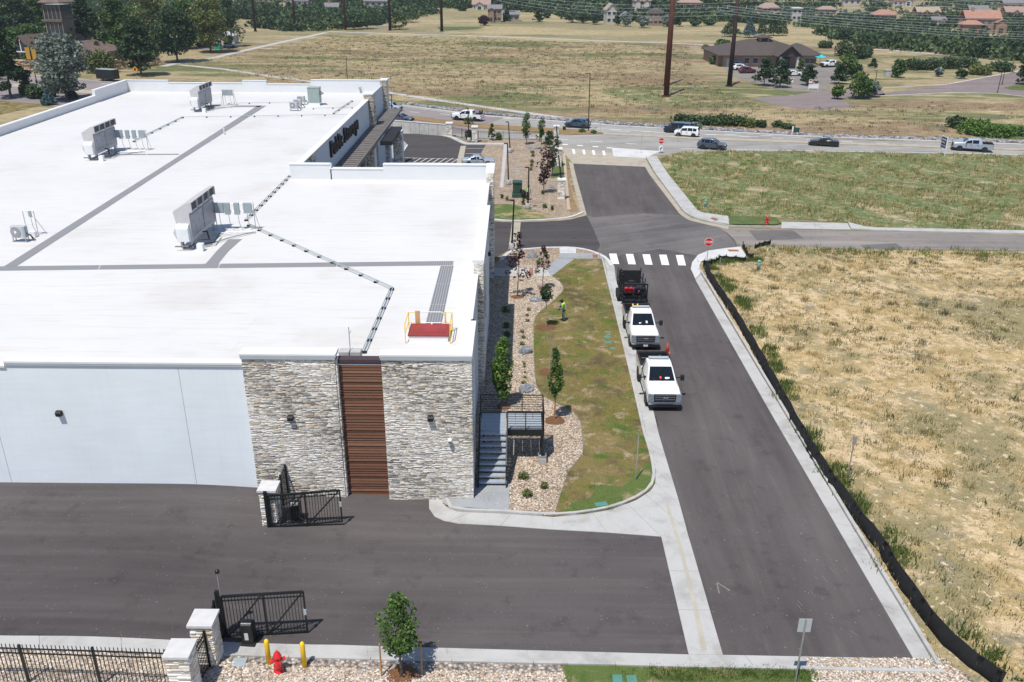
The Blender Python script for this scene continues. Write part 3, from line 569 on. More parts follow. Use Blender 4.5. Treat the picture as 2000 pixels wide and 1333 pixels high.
slabs(med, 'median_kerb', flat([(0, 162), (200, 180), (500, 205)]), flat([(0, 168), (200, 187), (500, 212)]), 5, .0, .14, M['concrete_tan'])
slabs(med, 'median_kerb', flat([(1180, 261), (1400, 271), (2200, 299.5)]), flat([(1180, 264), (1400, 275), (2200, 302.5)]), 5, .0, .14, M['concrete_tan'])
slabs(med, 'median_kerb', flat([(785, 205.5), (940, 226), (1200, 245.5), (1540, 265), (2000, 282.5)]), flat([(785, 207.5), (940, 228), (1200, 247.5), (1540, 267), (2000, 284.5)]), 5, .0, .14, M['concrete'])
marks = tag(link('lane_marking', None), kind='structure')
def dashes(A, B, n, w, duty=.33):
    a = np.array(G(*A)); b = np.array(G(*B)); d = (b-a)/np.hypot(*(b-a)[:2]); ln = np.hypot(*(b-a)[:2]); nn = np.array([-d[1], d[0]])*w/2
    for i in range(n):
        s0 = ln*i/n; s1 = s0+ln/n*duty; p = a+d*s0; q = a+d*s1
        sheet('road_mark', [(p[0]-nn[0], p[1]-nn[1]), (q[0]-nn[0], q[1]-nn[1]), (q[0]+nn[0], q[1]+nn[1]), (p[0]+nn[0], p[1]+nn[1])], .022, M['paint'], parent=marks)
dashes((800, 219), (1180, 245), 6, .25); dashes((1190, 254), (2000, 294), 12, .25); dashes((1140, 255), (2000, 281), 12, .25); dashes((960, 264), (1290, 285), 5, .25)
dashes((1115, 249), (1480, 268), 1, .2, 1); dashes((1330, 291), (2000, 302.5), 1, .2, 1); dashes((60, 152), (600, 198), 7, .25)
for x, y, w in ((1119, 296, 5), (1139, 297, 5), (1158, 298, 5), (1178, 299, 5)):
    sheet('crossing_bar', flat([(x-2, y-4), (x+3, y-4), (x+5, y+5), (x, y+5)]), .023, M['paint'], parent=marks)
for x, y in ((1104, 283), (1133, 285), (1163, 287), (1190, 289.5)): sheet('crossing_bar', flat([(x-6, y-1), (x+5, y-.6), (x+6, y+1), (x-5, y+.6)]), .023, M['paint'], parent=marks)
xw = tag(link('zebra_crossing', None), kind='structure')
for i in range(5):
    x = 1189.5+i*32.6; y = 496+i*.7
    sheet('crossing_bar', flat([(x, y), (x+14.5, y), (x+20, y+20.5), (x+5, y+20)]), .016, M['paint'], parent=xw)
# customer parking behind the office
sheet('parking_lot', flat([(700, 262), (860, 262), (885, 271), (903, 282), (914, 281), (985, 283), (984, 300), (975, 395), (950, 400), (780, 400), (700, 400)]), .05, M['asphalt_drive'])
pk = tag(link('parking_marking', None), kind='structure')
def stripe(a, b, w=.12, z=.058):
    a = G(*a); b = G(*b); d = np.array(b[:2])-np.array(a[:2]); n = np.array([-d[1], d[0]])/np.hypot(*d)*w/2
    sheet('road_mark', [(a[0]-n[0], a[1]-n[1]), (b[0]-n[0], b[1]-n[1]), (b[0]+n[0], b[1]+n[1]), (a[0]+n[0], a[1]+n[1])], z, M['paint'], parent=pk)
for y in (291, 301, 310, 319.5, 329, 339.5, 350, 361): stripe((912-(y-285)*.15, y), (983.5-(y-285)*.12, y+.3))
for i in range(4): stripe((945+i*9, 319), (956+i*9, 311))
stripe((780, 309), (895, 312)); stripe((785, 318), (893, 320))
for i in range(9): stripe((782+i*12.5, 319), (797+i*12.5, 310))
pc = tag(link('parking_kerb', None), kind='structure')
slabs(pc, 'kerb_piece', flat([(768, 259), (800, 260.5), (850, 264), (878, 270), (900, 281), (908, 284), (984, 284.5)]), flat([(768, 256), (800, 257.5), (852, 261), (882, 267), (903, 277), (912, 280.5), (990, 281.5)]), 3, .03, .16, M['concrete'])
slabs(pc, 'kerb_piece', flat([(984, 284.5), (976, 368)]), flat([(991, 283), (983, 369)]), 3, .03, .16, M['concrete'])
slabs(pc, 'concrete_slab', flat([(900, 286), (889, 330)]), flat([(910, 286), (902, 330)]), 3, .05, .065, M['concrete_tan'])
sheet('office_pavement', flat([(680, 262), (768, 262), (790, 278), (797, 285), (775, 318), (765, 345), (680, 345)]), .1, M['concrete_grey'])
slabs(pc, 'kerb_piece', flat([(797, 285), (771, 325)]), flat([(795, 284), (768.5, 325)]), 3, .03, .13, M['concrete_new'])
# far roads, drives and paths
sheet('far_street', flat([(1705, 186), (1850, 166), (1990, 140), (2200, 95), (2200, 215), (2000, 188), (1950, 182), (1860, 180), (1720, 186.5)]), .006, M['asphalt_red'])
sheet('far_street', flat([(1470, 193), (1500, 189), (1545, 187), (1600, 178), (1720, 172), (1730, 187), (1640, 194), (1665, 207), (1655, 212), (1600, 214.5), (1550, 212), (1505, 203)]), .006, M['asphalt_red'])
sheet('clubhouse_car_park', flat([(1410, 130), (1500, 132), (1610, 130), (1650, 130), (1640, 160), (1600, 180), (1545, 178), (1500, 172), (1470, 160), (1430, 150)]), .01, M['asphalt_old'])
sheet('far_lawn', flat([(1960, 172), (2000, 163), (2150, 160), (2150, 180), (2000, 177), (1975, 176)]), .012, M['lawn_green'])
def path(name, px, w, mat, dz=.01):
    p = [tuple(q) for q in resample(flat(px), 40)]; a = offset(p, w/2); b = offset(p, -w/2); sheet(name, a+b[::-1], dz, mat)
path('field_path', [(318, 130), (345, 124), (400, 118), (460, 103), (540, 85), (637, 64)], 2.6, M['concrete'])
path('field_path', [(350, 127), (440, 136), (520, 148), (630, 163), (763, 182), (860, 197), (1000, 217), (1100, 231), (1180, 243)], 2.0, M['concrete'], .014)
path('far_path', [(640, 62), (760, 66), (863, 68.5), (1000, 73), (1200, 81), (1350, 86.5), (1420, 90)], 2.6, M['concrete'])
path('far_path', [(1700, 97), (1750, 99), (1840, 107)], 3, M['concrete'])
path('kerb_line', [(1710, 173), (1850, 165), (1990, 139), (2150, 108)], .5, M['concrete_new'], .02)
path('kerb_line', [(1720, 187.5), (1860, 181), (1950, 183), (2100, 200)], .5, M['concrete_new'], .02)
path('lane', [(1075, 44), (1100, 42), (1150, 42)], 8, M['asphalt_old'])
path('lane', [(752, 56), (742, 44), (728, 36)], 7, M['asphalt_old'])
sheet('west_lawn', flat([(-300, 240), (0, 225), (90, 205), (60, 190), (0, 192), (-300, 170)]), .01, M['lawn'])
sheet('green_hollow', flat([(850, 50), (930, 44), (960, 50), (930, 58), (860, 60)]), .01, M['lawn_green'])
sheet('marsh_green', flat([(1870, 232), (1930, 240), (2090, 250), (2090, 280), (1930, 276), (1895, 262)]), .01, M['lawn_green'])
sheet('green_hollow', flat([(1160, 178), (1210, 172), (1290, 180), (1360, 196), (1330, 208), (1250, 200)]), .01, M['field_green'])
# scattered ground cover
def S_(name, poly, n, mat, h, blades, wd, spread, seed, lab, cat='grass', z0=.02, tb=None):
    P = scatter(poly, n, seed)
    q = np.array([math.sin(a*.5+b*.33)+math.sin(a*1.3-b*.9)*.6+math.sin(a*2.9+b*2.3)*.4 for a, b in P])
    P = P[q+rng.normal(0, .5, len(P)) > -.35]
    return tufts(name, P, mat, h, blades, wd, spread, seed, 'stuff', lab, cat, z0, tb)
nf = [p for p in fd]
S_('dry_grass', nf, 15000, M['straw'], .2, 7, .016, .12, 3, 'dry straw coloured grass tufts over the sandy field on the right')
S_('field_weeds', nf, 11000, M['fieldsage'], .2, 8, .02, .14, 4, 'grey green weeds scattered over the sandy field')
S_('field_weeds', nf, 700, M['weed'], .3, 9, .02, .13, 14, 'fresh green weeds scattered over the sandy field')
S_('tall_grass', gf, 9000, M['straw'], .4, 6, .03, .2, 5, 'tall yellowing grass in the field beside the main road')
S_('tall_grass', gf, 6000, M['weed'], .35, 5, .03, .2, 6, 'green grass mixed into the field beside the main road')
S_('lawn_grass', lawn, 9000, M['weed'], .06, 7, .01, .12, 7, 'thin turf blades over the mown lawn', z0=.1)
gs = flat([(1095, 1300), (1598, 1309), (1598, 1333), (1105, 1333)]); S_('strip_grass', gs, 900, M['weed'], .12, 10, .01, .08, 8, 'green grass in the strip along the near kerb', z0=.05)
P = scatter(nf, 620, 77); P = P[np.sin(P[:, 0]*.25+1)+np.sin(P[:, 1]*.31)+np.random.default_rng(7).normal(0, .6, len(P)) > -.2]
tufts('grass_clumps', P, M['straw'], .34, 46, .02, .26, 77, 'stuff', 'rounded straw coloured grass clumps in the sandy field', 'grass', .02)
P = scatter(nf, 330, 78)
tufts('weed_clumps', P, M['fieldsage'], .36, 44, .022, .24, 78, 'stuff', 'rounded grey green weed clumps in the sandy field', 'weeds', .02)
# weeds along the silt fence and near kerb
def along(px, n, w, seed):
    r = np.random.default_rng(seed); p = resample(flat(px), 200); i = (r.random(n)*200).astype(int); return p[i]+r.normal(0, w, (n, 2))+np.array([.35, 0])
FP = [(1381, 520), (1400, 545), (1440, 590), (1480, 665), (1530, 770), (1570, 850), (1620, 930), (1700, 1040), (1760, 1110), (1840, 1210), (1900, 1270), (1960, 1333)]
P = along(FP, 650, .32, 9); q = np.sin(P[:, 1]*1.1)+np.sin(P[:, 1]*.37+1); P = P[q > -.3]
tufts('fence_weeds', P, M['weed'], .36, 16, .026, .17, 9, 'stuff', 'leafy green weeds growing along the back of the black silt fence', 'weeds', .02)
P = along([(1470, 490), (1530, 490), (1640, 493), (1800, 496), (1990, 499)], 190, 1.0, 10)
tufts('kerb_weeds', P, M['weed'], .38, 12, .025, .22, 10, 'stuff', 'rank green weeds edging the sandy field by the side street', 'weeds', .02)
P = along([(1380, 515), (1410, 513), (1450, 510), (1480, 508)], 130, .3, 11)
tufts('corner_weeds', P, M['weed'], .36, 12, .026, .15, 11, 'stuff', 'leafy weeds around the sagging fabric behind the corner footpath', 'weeds', .02)
def pebbles(name, poly, n, s0, seed, lab, z0):
    P = scatter(poly, n, seed); n = len(P); r = np.random.default_rng(seed); s = s0*(.5+r.random(n)*.9)
    C = np.stack([P[:, 0], P[:, 1], landv(P[:, 0], P[:, 1])+z0+s*.2], -1)
    O = np.array([(1, 0, 0), (0, 1, 0), (-1, 0, 0), (0, -1, 0), (0, 0, .6), (0, 0, -.5)]); J = O[None]*(.7+.6*r.random((n, 6, 1)))*s[:, None, None]
    a = r.random(n)*6.3; c, sn = np.cos(a)[:, None], np.sin(a)[:, None]; V = np.stack([J[..., 0]*c-J[..., 1]*sn*.7, J[..., 0]*sn+J[..., 1]*c*.7, J[..., 2]], -1)+C[:, None]
    q = np.array([(0, 1, 4), (1, 2, 4), (2, 3, 4), (3, 0, 4)]); Fc = (q[None]+6*np.arange(n)[:, None, None]).reshape(-1, 3)
    tag(link(name, npmesh(name, V.reshape(-1, 3), Fc, M['pebble'], np.repeat(r.random(n), 4))), lab, 'gravel', None, 'stuff')
bd = flat([(925, 978), (979, 1003.3), (1082, 1010.5)]+EDGE[1:]+[(1065, 526), (985, 510)]); bd += [(.3, 30), (.1, .5)]
pebbles('pebbles', bd, 42000, .042, 21, 'loose tan river pebbles over the planting bed beside the building', .09)
pebbles('pebbles', [(-17, -11.6), (3.8, -11.8), (4.2, -14.5), (-17, -14.5)], 26000, .045, 22, 'loose mixed river pebbles along the near kerb', .05)
pebbles('pebbles', [(12.8, -10.95), (18, -10.9), (18.5, -13), (12.6, -13)], 6000, .045, 23, 'loose mixed pebbles at the near right corner', .05)
P = along([(785, 202.5), (940, 222), (1200, 242), (1540, 261), (1600, 266), (2080, 280)], 2600, .1, 24); P[:, 1] += np.random.default_rng(3).uniform(-1.2, .9, len(P))
r_ = np.random.default_rng(8); s_ = .12+.22*r_.random(len(P)); V, Fq = npboxes(np.stack([P[:, 0], P[:, 1], landv(P[:, 0], P[:, 1])+s_*.35], -1), np.stack([s_, s_*.7, s_*.5], -1), r_.random(len(P))*6)
V += r_.normal(0, .035, V.shape)
tag(link('rock_strip', npmesh('rock_strip', V, Fq, M['riprap'], np.repeat(r_.random(len(P)), 6))), 'strip of loose grey rocks between main road and meadow', 'rocks', None, 'stuff')

sc_ = tag(link('scuff_marks', None), kind='structure')
SCM = plain('scuff_pale', (.2, .185, .17), .9, .3, 6)
rr = random.Random(12)
for i in range(14):
    x, y = rr.uniform(1560, 1680), rr.uniform(1020, 1200); 
    if x > 1500+(y-798)*.58-40: continue
    a = G(x, y); l = rr.uniform(.15, .6); w = .01; sheet('scuff', [(a[0]-w, a[1]), (a[0]+w, a[1]), (a[0]+w-.25*l, a[1]+l), (a[0]-w-.25*l, a[1]+l)], .009, SCM, parent=sc_)
for q in ([(1399, 1140), (1402, 1139), (1406, 1160), (1403, 1160)], [(1400, 1139), (1402, 1138), (1426, 1153), (1424, 1155)], [(1276, 815), (1282, 812), (1287, 833), (1280, 838)]):
    sheet('scuff', flat(q), .009, SCM if q[0][0] > 1300 else M['asphalt_drive'], parent=sc_)
# ---------------------------------------------------------------- storage building
ZR = 6.4
bld = thing('storage_building', 'large white flat roofed storage building with ledger stone corners and a brown slatted panel', 'building')
def part(mb, name, mat, parent=bld, **k): return mb.build(name, mat, parent, **k)
def wall(name, boxes, mat, parent=bld):
    for b in boxes: m = MB(); m.box(*b); o = m.build(name, mat, parent)
    return o
part(MB().prism([(-53.3, .55), (-.55, .55), (-.55, 39.6), (-17.2, 39.6), (-17.2, 92.2), (-53.3, 92.2)], ZR-.5, ZR), 'roof', M['roof_white'])
# outer walls; each stretch carries its own parapet height
wall('wall', [(-21.5, -10.55, .32, .62, -3, 7.08), (-54, -21.5, .32, .62, -3, 6.86)], M['stucco'])
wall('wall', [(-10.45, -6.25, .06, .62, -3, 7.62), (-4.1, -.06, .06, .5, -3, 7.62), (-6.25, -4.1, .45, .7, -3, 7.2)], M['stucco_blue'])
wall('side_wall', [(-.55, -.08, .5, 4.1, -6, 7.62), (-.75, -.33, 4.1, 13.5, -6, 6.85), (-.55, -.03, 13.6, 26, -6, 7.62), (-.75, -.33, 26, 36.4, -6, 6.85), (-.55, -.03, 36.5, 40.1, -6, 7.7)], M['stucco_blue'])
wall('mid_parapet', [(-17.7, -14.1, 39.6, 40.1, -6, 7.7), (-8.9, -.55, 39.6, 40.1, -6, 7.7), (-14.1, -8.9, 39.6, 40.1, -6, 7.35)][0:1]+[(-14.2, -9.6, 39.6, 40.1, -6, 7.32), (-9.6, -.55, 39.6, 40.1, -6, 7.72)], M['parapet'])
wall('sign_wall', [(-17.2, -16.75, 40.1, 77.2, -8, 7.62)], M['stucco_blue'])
wall('back_parapet', [(-53.7, -47.4, 92.2, 92.6, -6, 7.95), (-47.4, -36.9, 92.2, 92.6, -6, 7.65), (-36.9, -33.5, 92.2, 92.6, -6, 8.0), (-33.5, -27.2, 92.2, 92.6, -6, 7.55), (-27.2, -17, 92.2, 92.6, -6, 8.15)], M['parapet'])
wall('west_parapet', [(-53.7, -53.3, .32, 82, -6, 7.25), (-53.7, -53.3, 82, 92.2, -6, 7.95)], M['parapet'])
def coping(boxes, mat='coping', name='coping'):
    for b in boxes:
        m = MB(); m.box(*b); m.build(name, M[mat], bld)
coping([(-21.5, -10.47, .24, .7, 7.08, 7.18), (-54, -21.5, .24, .7, 6.86, 6.96), (-10.53, -6.17, -.06, .72, 7.62, 7.78), (-4.18, .02, -.06, .56, 7.62, 7.78), (-.62, .02, .56, 4.1, 7.62, 7.78),
        (-.85, -.27, 4.1, 13.6, 6.85, 6.92), (-.62, .08, 13.5, 26.1, 7.62, 7.79), (-.85, -.27, 26.1, 36.4, 6.85, 6.92), (-.62, .1, 36.4, 40.2, 7.7, 7.82)])
coping([(-21.5, -10.5, .25, .262, 6.97, 7.1), (-10.5, -6.2, -.075, -.062, 7.52, 7.72), (-4.15, 0, -.075, -.062, 7.52, 7.72)], 'coping_grey', 'fascia')
coping([(-6.2, -4.16, .3, .75, 7.2, 7.36)], 'brown_trim'); coping([(-6.2, -4.16, .36, .6, 7.06, 7.12)], 'coping', 'trim')
coping([(-17.3, -16.66, 40.2, 77.2, 7.62, 7.72), (-53.76, -53.24, .4, 82, 7.25, 7.31), (-53.76, -53.24, 82, 92.66, 7.95, 8.01)])
for x0, x1, z in ((-53.2, -47.4, 7.95), (-47.4, -36.9, 7.65), (-36.9, -33.5, 8.0), (-33.5, -27.2, 7.55), (-27.2, -17, 8.15)): coping([(x0, x1, 92.14, 92.66, z, z+.06)])
coping([(-17.74, -14.2, 39.55, 40.15, 7.7, 7.76), (-14.2, -9.6, 39.55, 40.15, 7.32, 7.38), (-9.6, -.55, 39.55, 40.15, 7.72, 7.78)])
# membrane edge and dirt line on the roof
_m = MB(); _m.box(-10.4, -4.2, .62, .95, ZR, ZR+.05); part(_m, 'cant_strip', M['roof_white'])
for z, x in ((0, -15.9), (0, -20.2), (0, -24.4)):
    pass
for x in (-13.55-.0, -22.6, -31.5, -40.5):
    _m = MB(); _m.box(x-.009, x+.009, .316, .33, -1, 6.86); part(_m, 'panel_joint', M['siding_grey'])
# ledger stone veneer: every course is real geometry; too small to pick apart singly, so joined per face
def ledger(name, p0, u, nrm, w, z0, z1, seed, mat='stone', row=.072, lmin=.16, lmax=.55, parent=bld, holes=()):
    r = np.random.default_rng(seed); C = []; H = []; T = []; z = z0; u = np.array(u, float); nrm = np.array(nrm, float); k = 0
    while z < z1-.01:
        h = min(row*(.75+.5*r.random()), z1-z); s = -r.random()*.3
        while s < w:
            l = lmin+(lmax-lmin)*r.random()**1.3; a, b = max(0, s), min(w, s+l)
            if b-a > .03:
                d = .015+.02*r.random(); c = (a+b)/2; C.append((p0[0]+u[0]*c+nrm[0]*d/2, p0[1]+u[1]*c+nrm[1]*d/2, z+h/2)); H.append(((b-a)/2-.003, d/2+.02, h/2-.003)); T.append(r.random())
            s += l
        z += h
    ang = math.atan2(u[1], u[0]); V, Fq = npboxes(C, H, np.full(len(C), ang)); T = np.clip(np.array(T)+.18*np.sin(np.array(C)[:, 2]*1.1+np.array(C)[:, 0]*.9), 0, 1)
    return tag(link(name, npmesh(name, V, Fq, M[mat], np.repeat(T, 6)), parent), kind='stuff')
ledger('stone_veneer', (-10.47, .04, 0), (1, 0, 0), (0, -1, 0), 4.24, -.1, 7.6, 31, row=.052, lmin=.12, lmax=.45)
ledger('stone_veneer', (-4.12, .04, 0), (1, 0, 0), (0, -1, 0), 4.12, -.3, 7.6, 32, row=.052, lmin=.12, lmax=.45)
ledger('stone_veneer', (-.06, 0, 0), (0, 1, 0), (1, 0, 0), 1.3, -.4, 7.6, 33, row=.052, lmin=.12, lmax=.45)
ledger('stone_veneer', (-.55, 13.52, 0), (1, 0, 0), (0, -1, 0), .6, -1, 7.6, 34)
ledger('stone_veneer', (-.02, 13.5, 0), (0, 1, 0), (1, 0, 0), 4.4, -1.2, 7.6, 35, row=.1)
ledger('stone_veneer', (-.55, 36.42, 0), (1, 0, 0), (0, -1, 0), .62, -2, 7.7, 36, row=.1)
ledger('stone_veneer', (-.02, 36.4, 0), (0, 1, 0), (1, 0, 0), 3.7, -2.2, 7.7, 37, row=.1)
_m = MB(); _m.box(-.5, .22, 30, 36.5, -3, -.2)
for x0 in (-6.2,): ledger('stone_return', (x0, .04, 0), (0, 1, 0), (1, 0, 0), .4, -.1, 7.5, 38, mat='stone')
# stone towers of the office front
wall('pier', [(-17.3, -16.2, 77.2, 79.4, -8, 8.3)], M['stucco_blue']); wall('pier', [(-17.2, -16.3, 90.9, 92.7, -8, 8.3)], M['stucco_blue'])
coping([(-17.5, -16.1, 77.1, 79.5, 8.3, 8.42), (-17.3, -16.2, 90.8, 92.8, 8.3, 8.42)], 'coping')
ledger('stone_veneer', (-17.3, 77.2, 0), (1, 0, 0), (0, -1, 0), 1.1, -4, 8.3, 41, 'stone_tan', .14, .3, .8)
ledger('stone_veneer', (-16.2, 77.2, 0), (0, 1, 0), (1, 0, 0), 2.2, -4, 8.3, 42, 'stone', .14, .3, .8)
ledger('stone_veneer', (-17.2, 90.9, 0), (1, 0, 0), (0, -1, 0), .9, -4, 8.3, 43, 'stone_tan', .14, .3, .8)
ledger('stone_veneer', (-16.75, 40.2, 0), (0, 1, 0), (1, 0, 0), 5.2, -4, 7.6, 44, 'stone', .14, .3, .8)
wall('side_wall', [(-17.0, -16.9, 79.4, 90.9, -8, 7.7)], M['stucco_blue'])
# canopy over the office front: fascia, deck, struts
cy0, cy1, cz = 46, 91, 4.4
_m = MB(); _m.box(-16.7, -14.55, cy0, cy1, cz-.12, cz); part(_m, 'canopy_deck', M['brown_trim'])
for i in range(44):
    y = cy0+.5+i*1.02; _m = MB(); _m.box(-16.68, -14.6, y, y+.7, cz+.003, cz+.05); part(_m, 'canopy_panel', plain('canopy_panel', (.17, .155, .145), .6, .3, 1.5) if i == 0 else bpy.data.materials['canopy_panel'])
_m = MB(); _m.box(-14.55, -14.43, cy0, cy1, cz-.32, cz+.08); part(_m, 'canopy_fascia', plain('fascia_taupe', (.2, .185, .175), .6))
_m = MB(); _m.box(-14.42, -13.0, 70, 80, cz-1.0, cz-.5); part(_m, 'entrance_hood', M['black_matt'])
_m = MB(); _m.box(-15.6, -14.6, 66.6, 68.0, -4.2, cz-.75); part(_m, 'pier', M['stucco_blue'])
ledger('stone_veneer', (-15.6, 66.58, 0), (1, 0, 0), (0, -1, 0), 1.0, -3.8, cz-.75, 45, 'stone', .14, .3, .8)
_m = MB(); _m.box(-14.0, -12.8, 78, 79.4, -4.2, cz-.75); part(_m, 'pier', M['stucco_blue'])
ledger('stone_veneer', (-14.0, 77.98, 0), (1, 0, 0), (0, -1, 0), 1.2, -3.9, cz-.75, 46, 'stone', .14, .3, .8)
wall('storefront', [(-16.74, -16.3, 52, 70, -6, cz-.3)], M['siding_tan'])
for i, y in enumerate((53, 55.2, 57.4, 59.8, 62.2, 64.8)):
    _m = MB(); _m.box(-16.3, -16.2, y, y+1.7, -2.9, 2.6); w = part(_m, 'window', M['winglass'])
    _m = MB(); _m.box(-16.2, -16.14, y-.07, y+.02, -2.95, 2.65).box(-16.2, -16.14, y+1.68, y+1.77, -2.95, 2.65).box(-16.2, -16.14, y, y+1.7, 2.6, 2.68); _m.build('window_frame', M['coping' if i == 4 else 'black'], w)
# stair pads and roof walkway pads, each pad its own piece
def Z(px, py): return G(px, py, ZR)
def roofpads(L, Rr, seg):
    a = [Z(*p)[:2] for p in L]; b = [Z(*p)[:2] for p in Rr]; n = max(1, round(np.hypot(*(np.array(a[-1])-a[0]))/seg)); a = resample(a, n); b = resample(b, n)
    for i in range(n):
        e = .035/seg; q = [a[i]*(1-e)+a[i+1]*e, a[i]*e+a[i+1]*(1-e), b[i]*e+b[i+1]*(1-e), b[i]*(1-e)+b[i+1]*e]
        _m = MB(); _m.prism([tuple(x) for x in q], ZR+.002, ZR+.018); part(_m, 'walkway_pad', M['pad'])
roofpads([(-40, 521.6), (887, 510.6)], [(-46, 530), (885.5, 518.7)], 8.2)
roofpads([(8, 521), (311.5, 330), (502, 207.5)], [(33, 520.5), (327, 330), (520.5, 207)], 3.1)
roofpads([(860.7, 519.8), (829, 640)], [(886, 519.6), (861, 640)], 3.1)
roofpads([(401, 517), (425, 489), (447, 468)], [(426, 516.5), (449, 488), (473, 467.5)], 3.)
roofpads([(222, 301.5), (350, 301)], [(224, 303.5), (350, 303)], 3.)
roofpads([(404, 207), (512, 206.5)], [(402, 210), (508, 209.5)], 3.)
# wall lamps and camera
def wall_lamp(x, y, z, lab):
    t = thing('wall_lamp', lab, 'wall lamp', (x, y, z), group='black wall lamps on the storage building')
    MB().extr([(-.2, -.09), (0, -.12), (0, .15), (-.15, .15), (-.22, .08)], 'x', -.13, .13).build('lamp_housing', M['black_matt'], t, bev=.01)
    MB().box(-.1, .1, -.18, -.02, -.125, -.105).build('lens', M['lamp'], t); return t
for px, py, lab, yy in ((568, 816, 'black box lamp on the stone pier left of the brown slats', -.04), (841, 817, 'black box lamp on the stone corner pier right of the brown slats', -.04), (117, 807, 'black box lamp on the plain white wall at the left', .31)):
    z, x = HT(px, py, yy); wall_lamp(x, yy, z, lab)
for y, px, py, lab in ((5.2, 935, 631, 'black lamp seen edge on beyond the near roof corner'), (24, 963, 497, 'black lamp seen edge on halfway along the shaded side wall')):
    z, x = HT(px, py, y); t = wall_lamp(-.03 if y > 20 else -.3, y, z, lab); t.rotation_euler.z = R(90)
z, x = HT(879, 861, -.05)
t = thing('security_camera', 'small white dome security camera on the stone corner pier', 'camera', (x, -.03, z))
MB().rev([(.11, .05), (.12, .1), (.1, .16), (.03, .18)], 10, (0, -.16)).build('camera_housing', M['white'], t, True); MB().rev([(.02, -.05), (.07, -.03), (.095, .05)], 10, (0, -.16)).build('dome', M['glass'], t, True); MB().box(-.04, .04, -.1, .01, .08, .14).build('bracket', M['white'], t)
# slatted brown panel
wdp = thing('slatted_panel', 'tall brown panel of horizontal slats between the two stone piers', 'panel', (0, .4, 0))
z = -.15; i = 0
pmesh = MB().extr([(-.05, 0), (0, 0), (0, .105), (-.03, .105)], 'x', -6.18, -4.14).mesh('plank', M['plank'])
while z < 7.0:
    o = link('plank', pmesh, wdp, (0, -.03*((i*7) % 3 == 0)-.012*(i % 2), z)); z += .142; i += 1
MB().box(-6.2, -4.12, .002, .04, -.4, 7.15).build('backing', M['brown_trim'], wdp)
# storefront lettering
sg = thing('wall_sign', 'black raised letters reading Public Storage on the blue shaded wall above the canopy', 'sign', (-16.74, 0, 0))
def letters(txt, parent, mat, size, depth, place, gapf=1., bold=.02, name='letter', shear=0):
    x = 0
    for ch in txt:
        if ch == ' ': x += size*.3; continue
        c = bpy.data.curves.new('t', 'FONT'); c.body = ch; c.size = size; c.extrude = depth; c.offset = bold*size; c.resolution_u = 2; c.shear = shear
        tmp = bpy.data.objects.new('t', c); COL.objects.link(tmp); dg = bpy.context.evaluated_depsgraph_get(); me = bpy.data.meshes.new_from_object(tmp.evaluated_get(dg)); bpy.data.objects.remove(tmp); bpy.data.curves.remove(c)
        if not len(me.vertices): continue
        co = np.array([v.co[:] for v in me.vertices]); w = co[:, 0].max()-co[:, 0].min(); me.name = name; me.materials.clear(); me.materials.append(mat)
        me.transform(Matrix.Translation((x-co[:, 0].min(), 0, 0))); me.transform(place); link(name, me, parent); x += (w+size*.1)*gapf
    return x
# letters run away from the street (towards +y), so reading direction is north to south seen from the east
PL = Matrix(((0, 0, 1, .12), (1, 0, 0, 52.0), (0, 1, 0, 5.75), (0, 0, 0, 1)))
letters('Public Storage', sg, M['black_matt'], 2.15, .09, PL, 1.12, .03)
# ---------------------------------------------------------------- outside stair
st = thing('outside_stair', 'black steel outside stair with galvanised treads, landing and bar railings on the building side', 'stair', (0, 0, 0))
zl = 1.86; NT = 9
for i in range(NT):
    z = .12+(zl-.12)*(i+.9)/NT-.02; y = 1.18+i*.272
    MB().box(.2, 1.52, y, y+.29, z-.04, z).box(.2, 1.52, y, y+.02, z-.08, z-.04).build('tread', M['tread'], st)
y1 = 1.18+NT*.272
for i in range(5):
    a = y1+i*.42; MB().box(.2, 1.5, a+.008, min(a+.41, 5.5), zl-.04, zl).build('deck_panel', M['tread'], st)
for i in range(4): MB().box(1.55+i*.46, 1.99+i*.46, y1+.06, 5.5, zl-.045, zl-.002).build('deck_panel', M['tread'], st)
for x in (.14, 1.54):
    MB().extr([(1.0, -.1), (1.3, -.1), (y1+.1, zl-.3), (y1+.1, zl+.03), (y1, zl+.03), (1.0, .3)], 'x', x, x+.06).build('stringer', M['black'], st)
MB().box(.14, 3.5, 5.5, 5.58, zl-.32, zl+.02).box(3.42, 3.5, y1, 5.5, zl-.32, zl+.02).box(1.6, 3.42, y1, y1+.08, zl-.32, zl+.02).build('landing_beam', M['black'], st)
for x, y in ((3.42, y1+.08), (3.42, 5.4), (.3, 5.4)): MB().box(x-.06, x+.06, y-.06, y+.06, land(x, y), zl-.3).build('column', M['black'], st)
def railing(p, q, nb=7, h=1.07, posts=2, top=0):
    p, q = Vector(p), Vector(q)
    for i in range(posts+1):
        c = p.lerp(q, i/posts); MB().box(c.x-.025, c.x+.025, c.y-.025, c.y+.025, c.z-.1, c.z+h).build('railing_post', M['black'], st)
    for i in range(nb):
        u = Vector((0, 0, .1+(h-.1)*i/(nb-1))); MB().bar(p+u, q+u, .022 if i < nb-1 else .045, .022 if i < nb-1 else .045).build('railing_bar', M['black'], st)
railing((.14, 5.54, zl), (3.46, 5.54, zl), 8, 1.07, 3); railing((3.46, y1+.04, zl), (3.46, 5.54, zl), 8, 1.07, 2); railing((1.6, y1+.04, zl), (3.46, y1+.04, zl), 8, 1.07, 2)
for x in (.17, 1.57): railing((x, 1.2, .25), (x, y1, zl), 7 if x > 1 else 5, 1.0, 3)
ft = thing('stair_footing', 'square grey concrete footing under the stair column', 'footing', (3.42, y1+.08, land(3.42, y1)+.09))
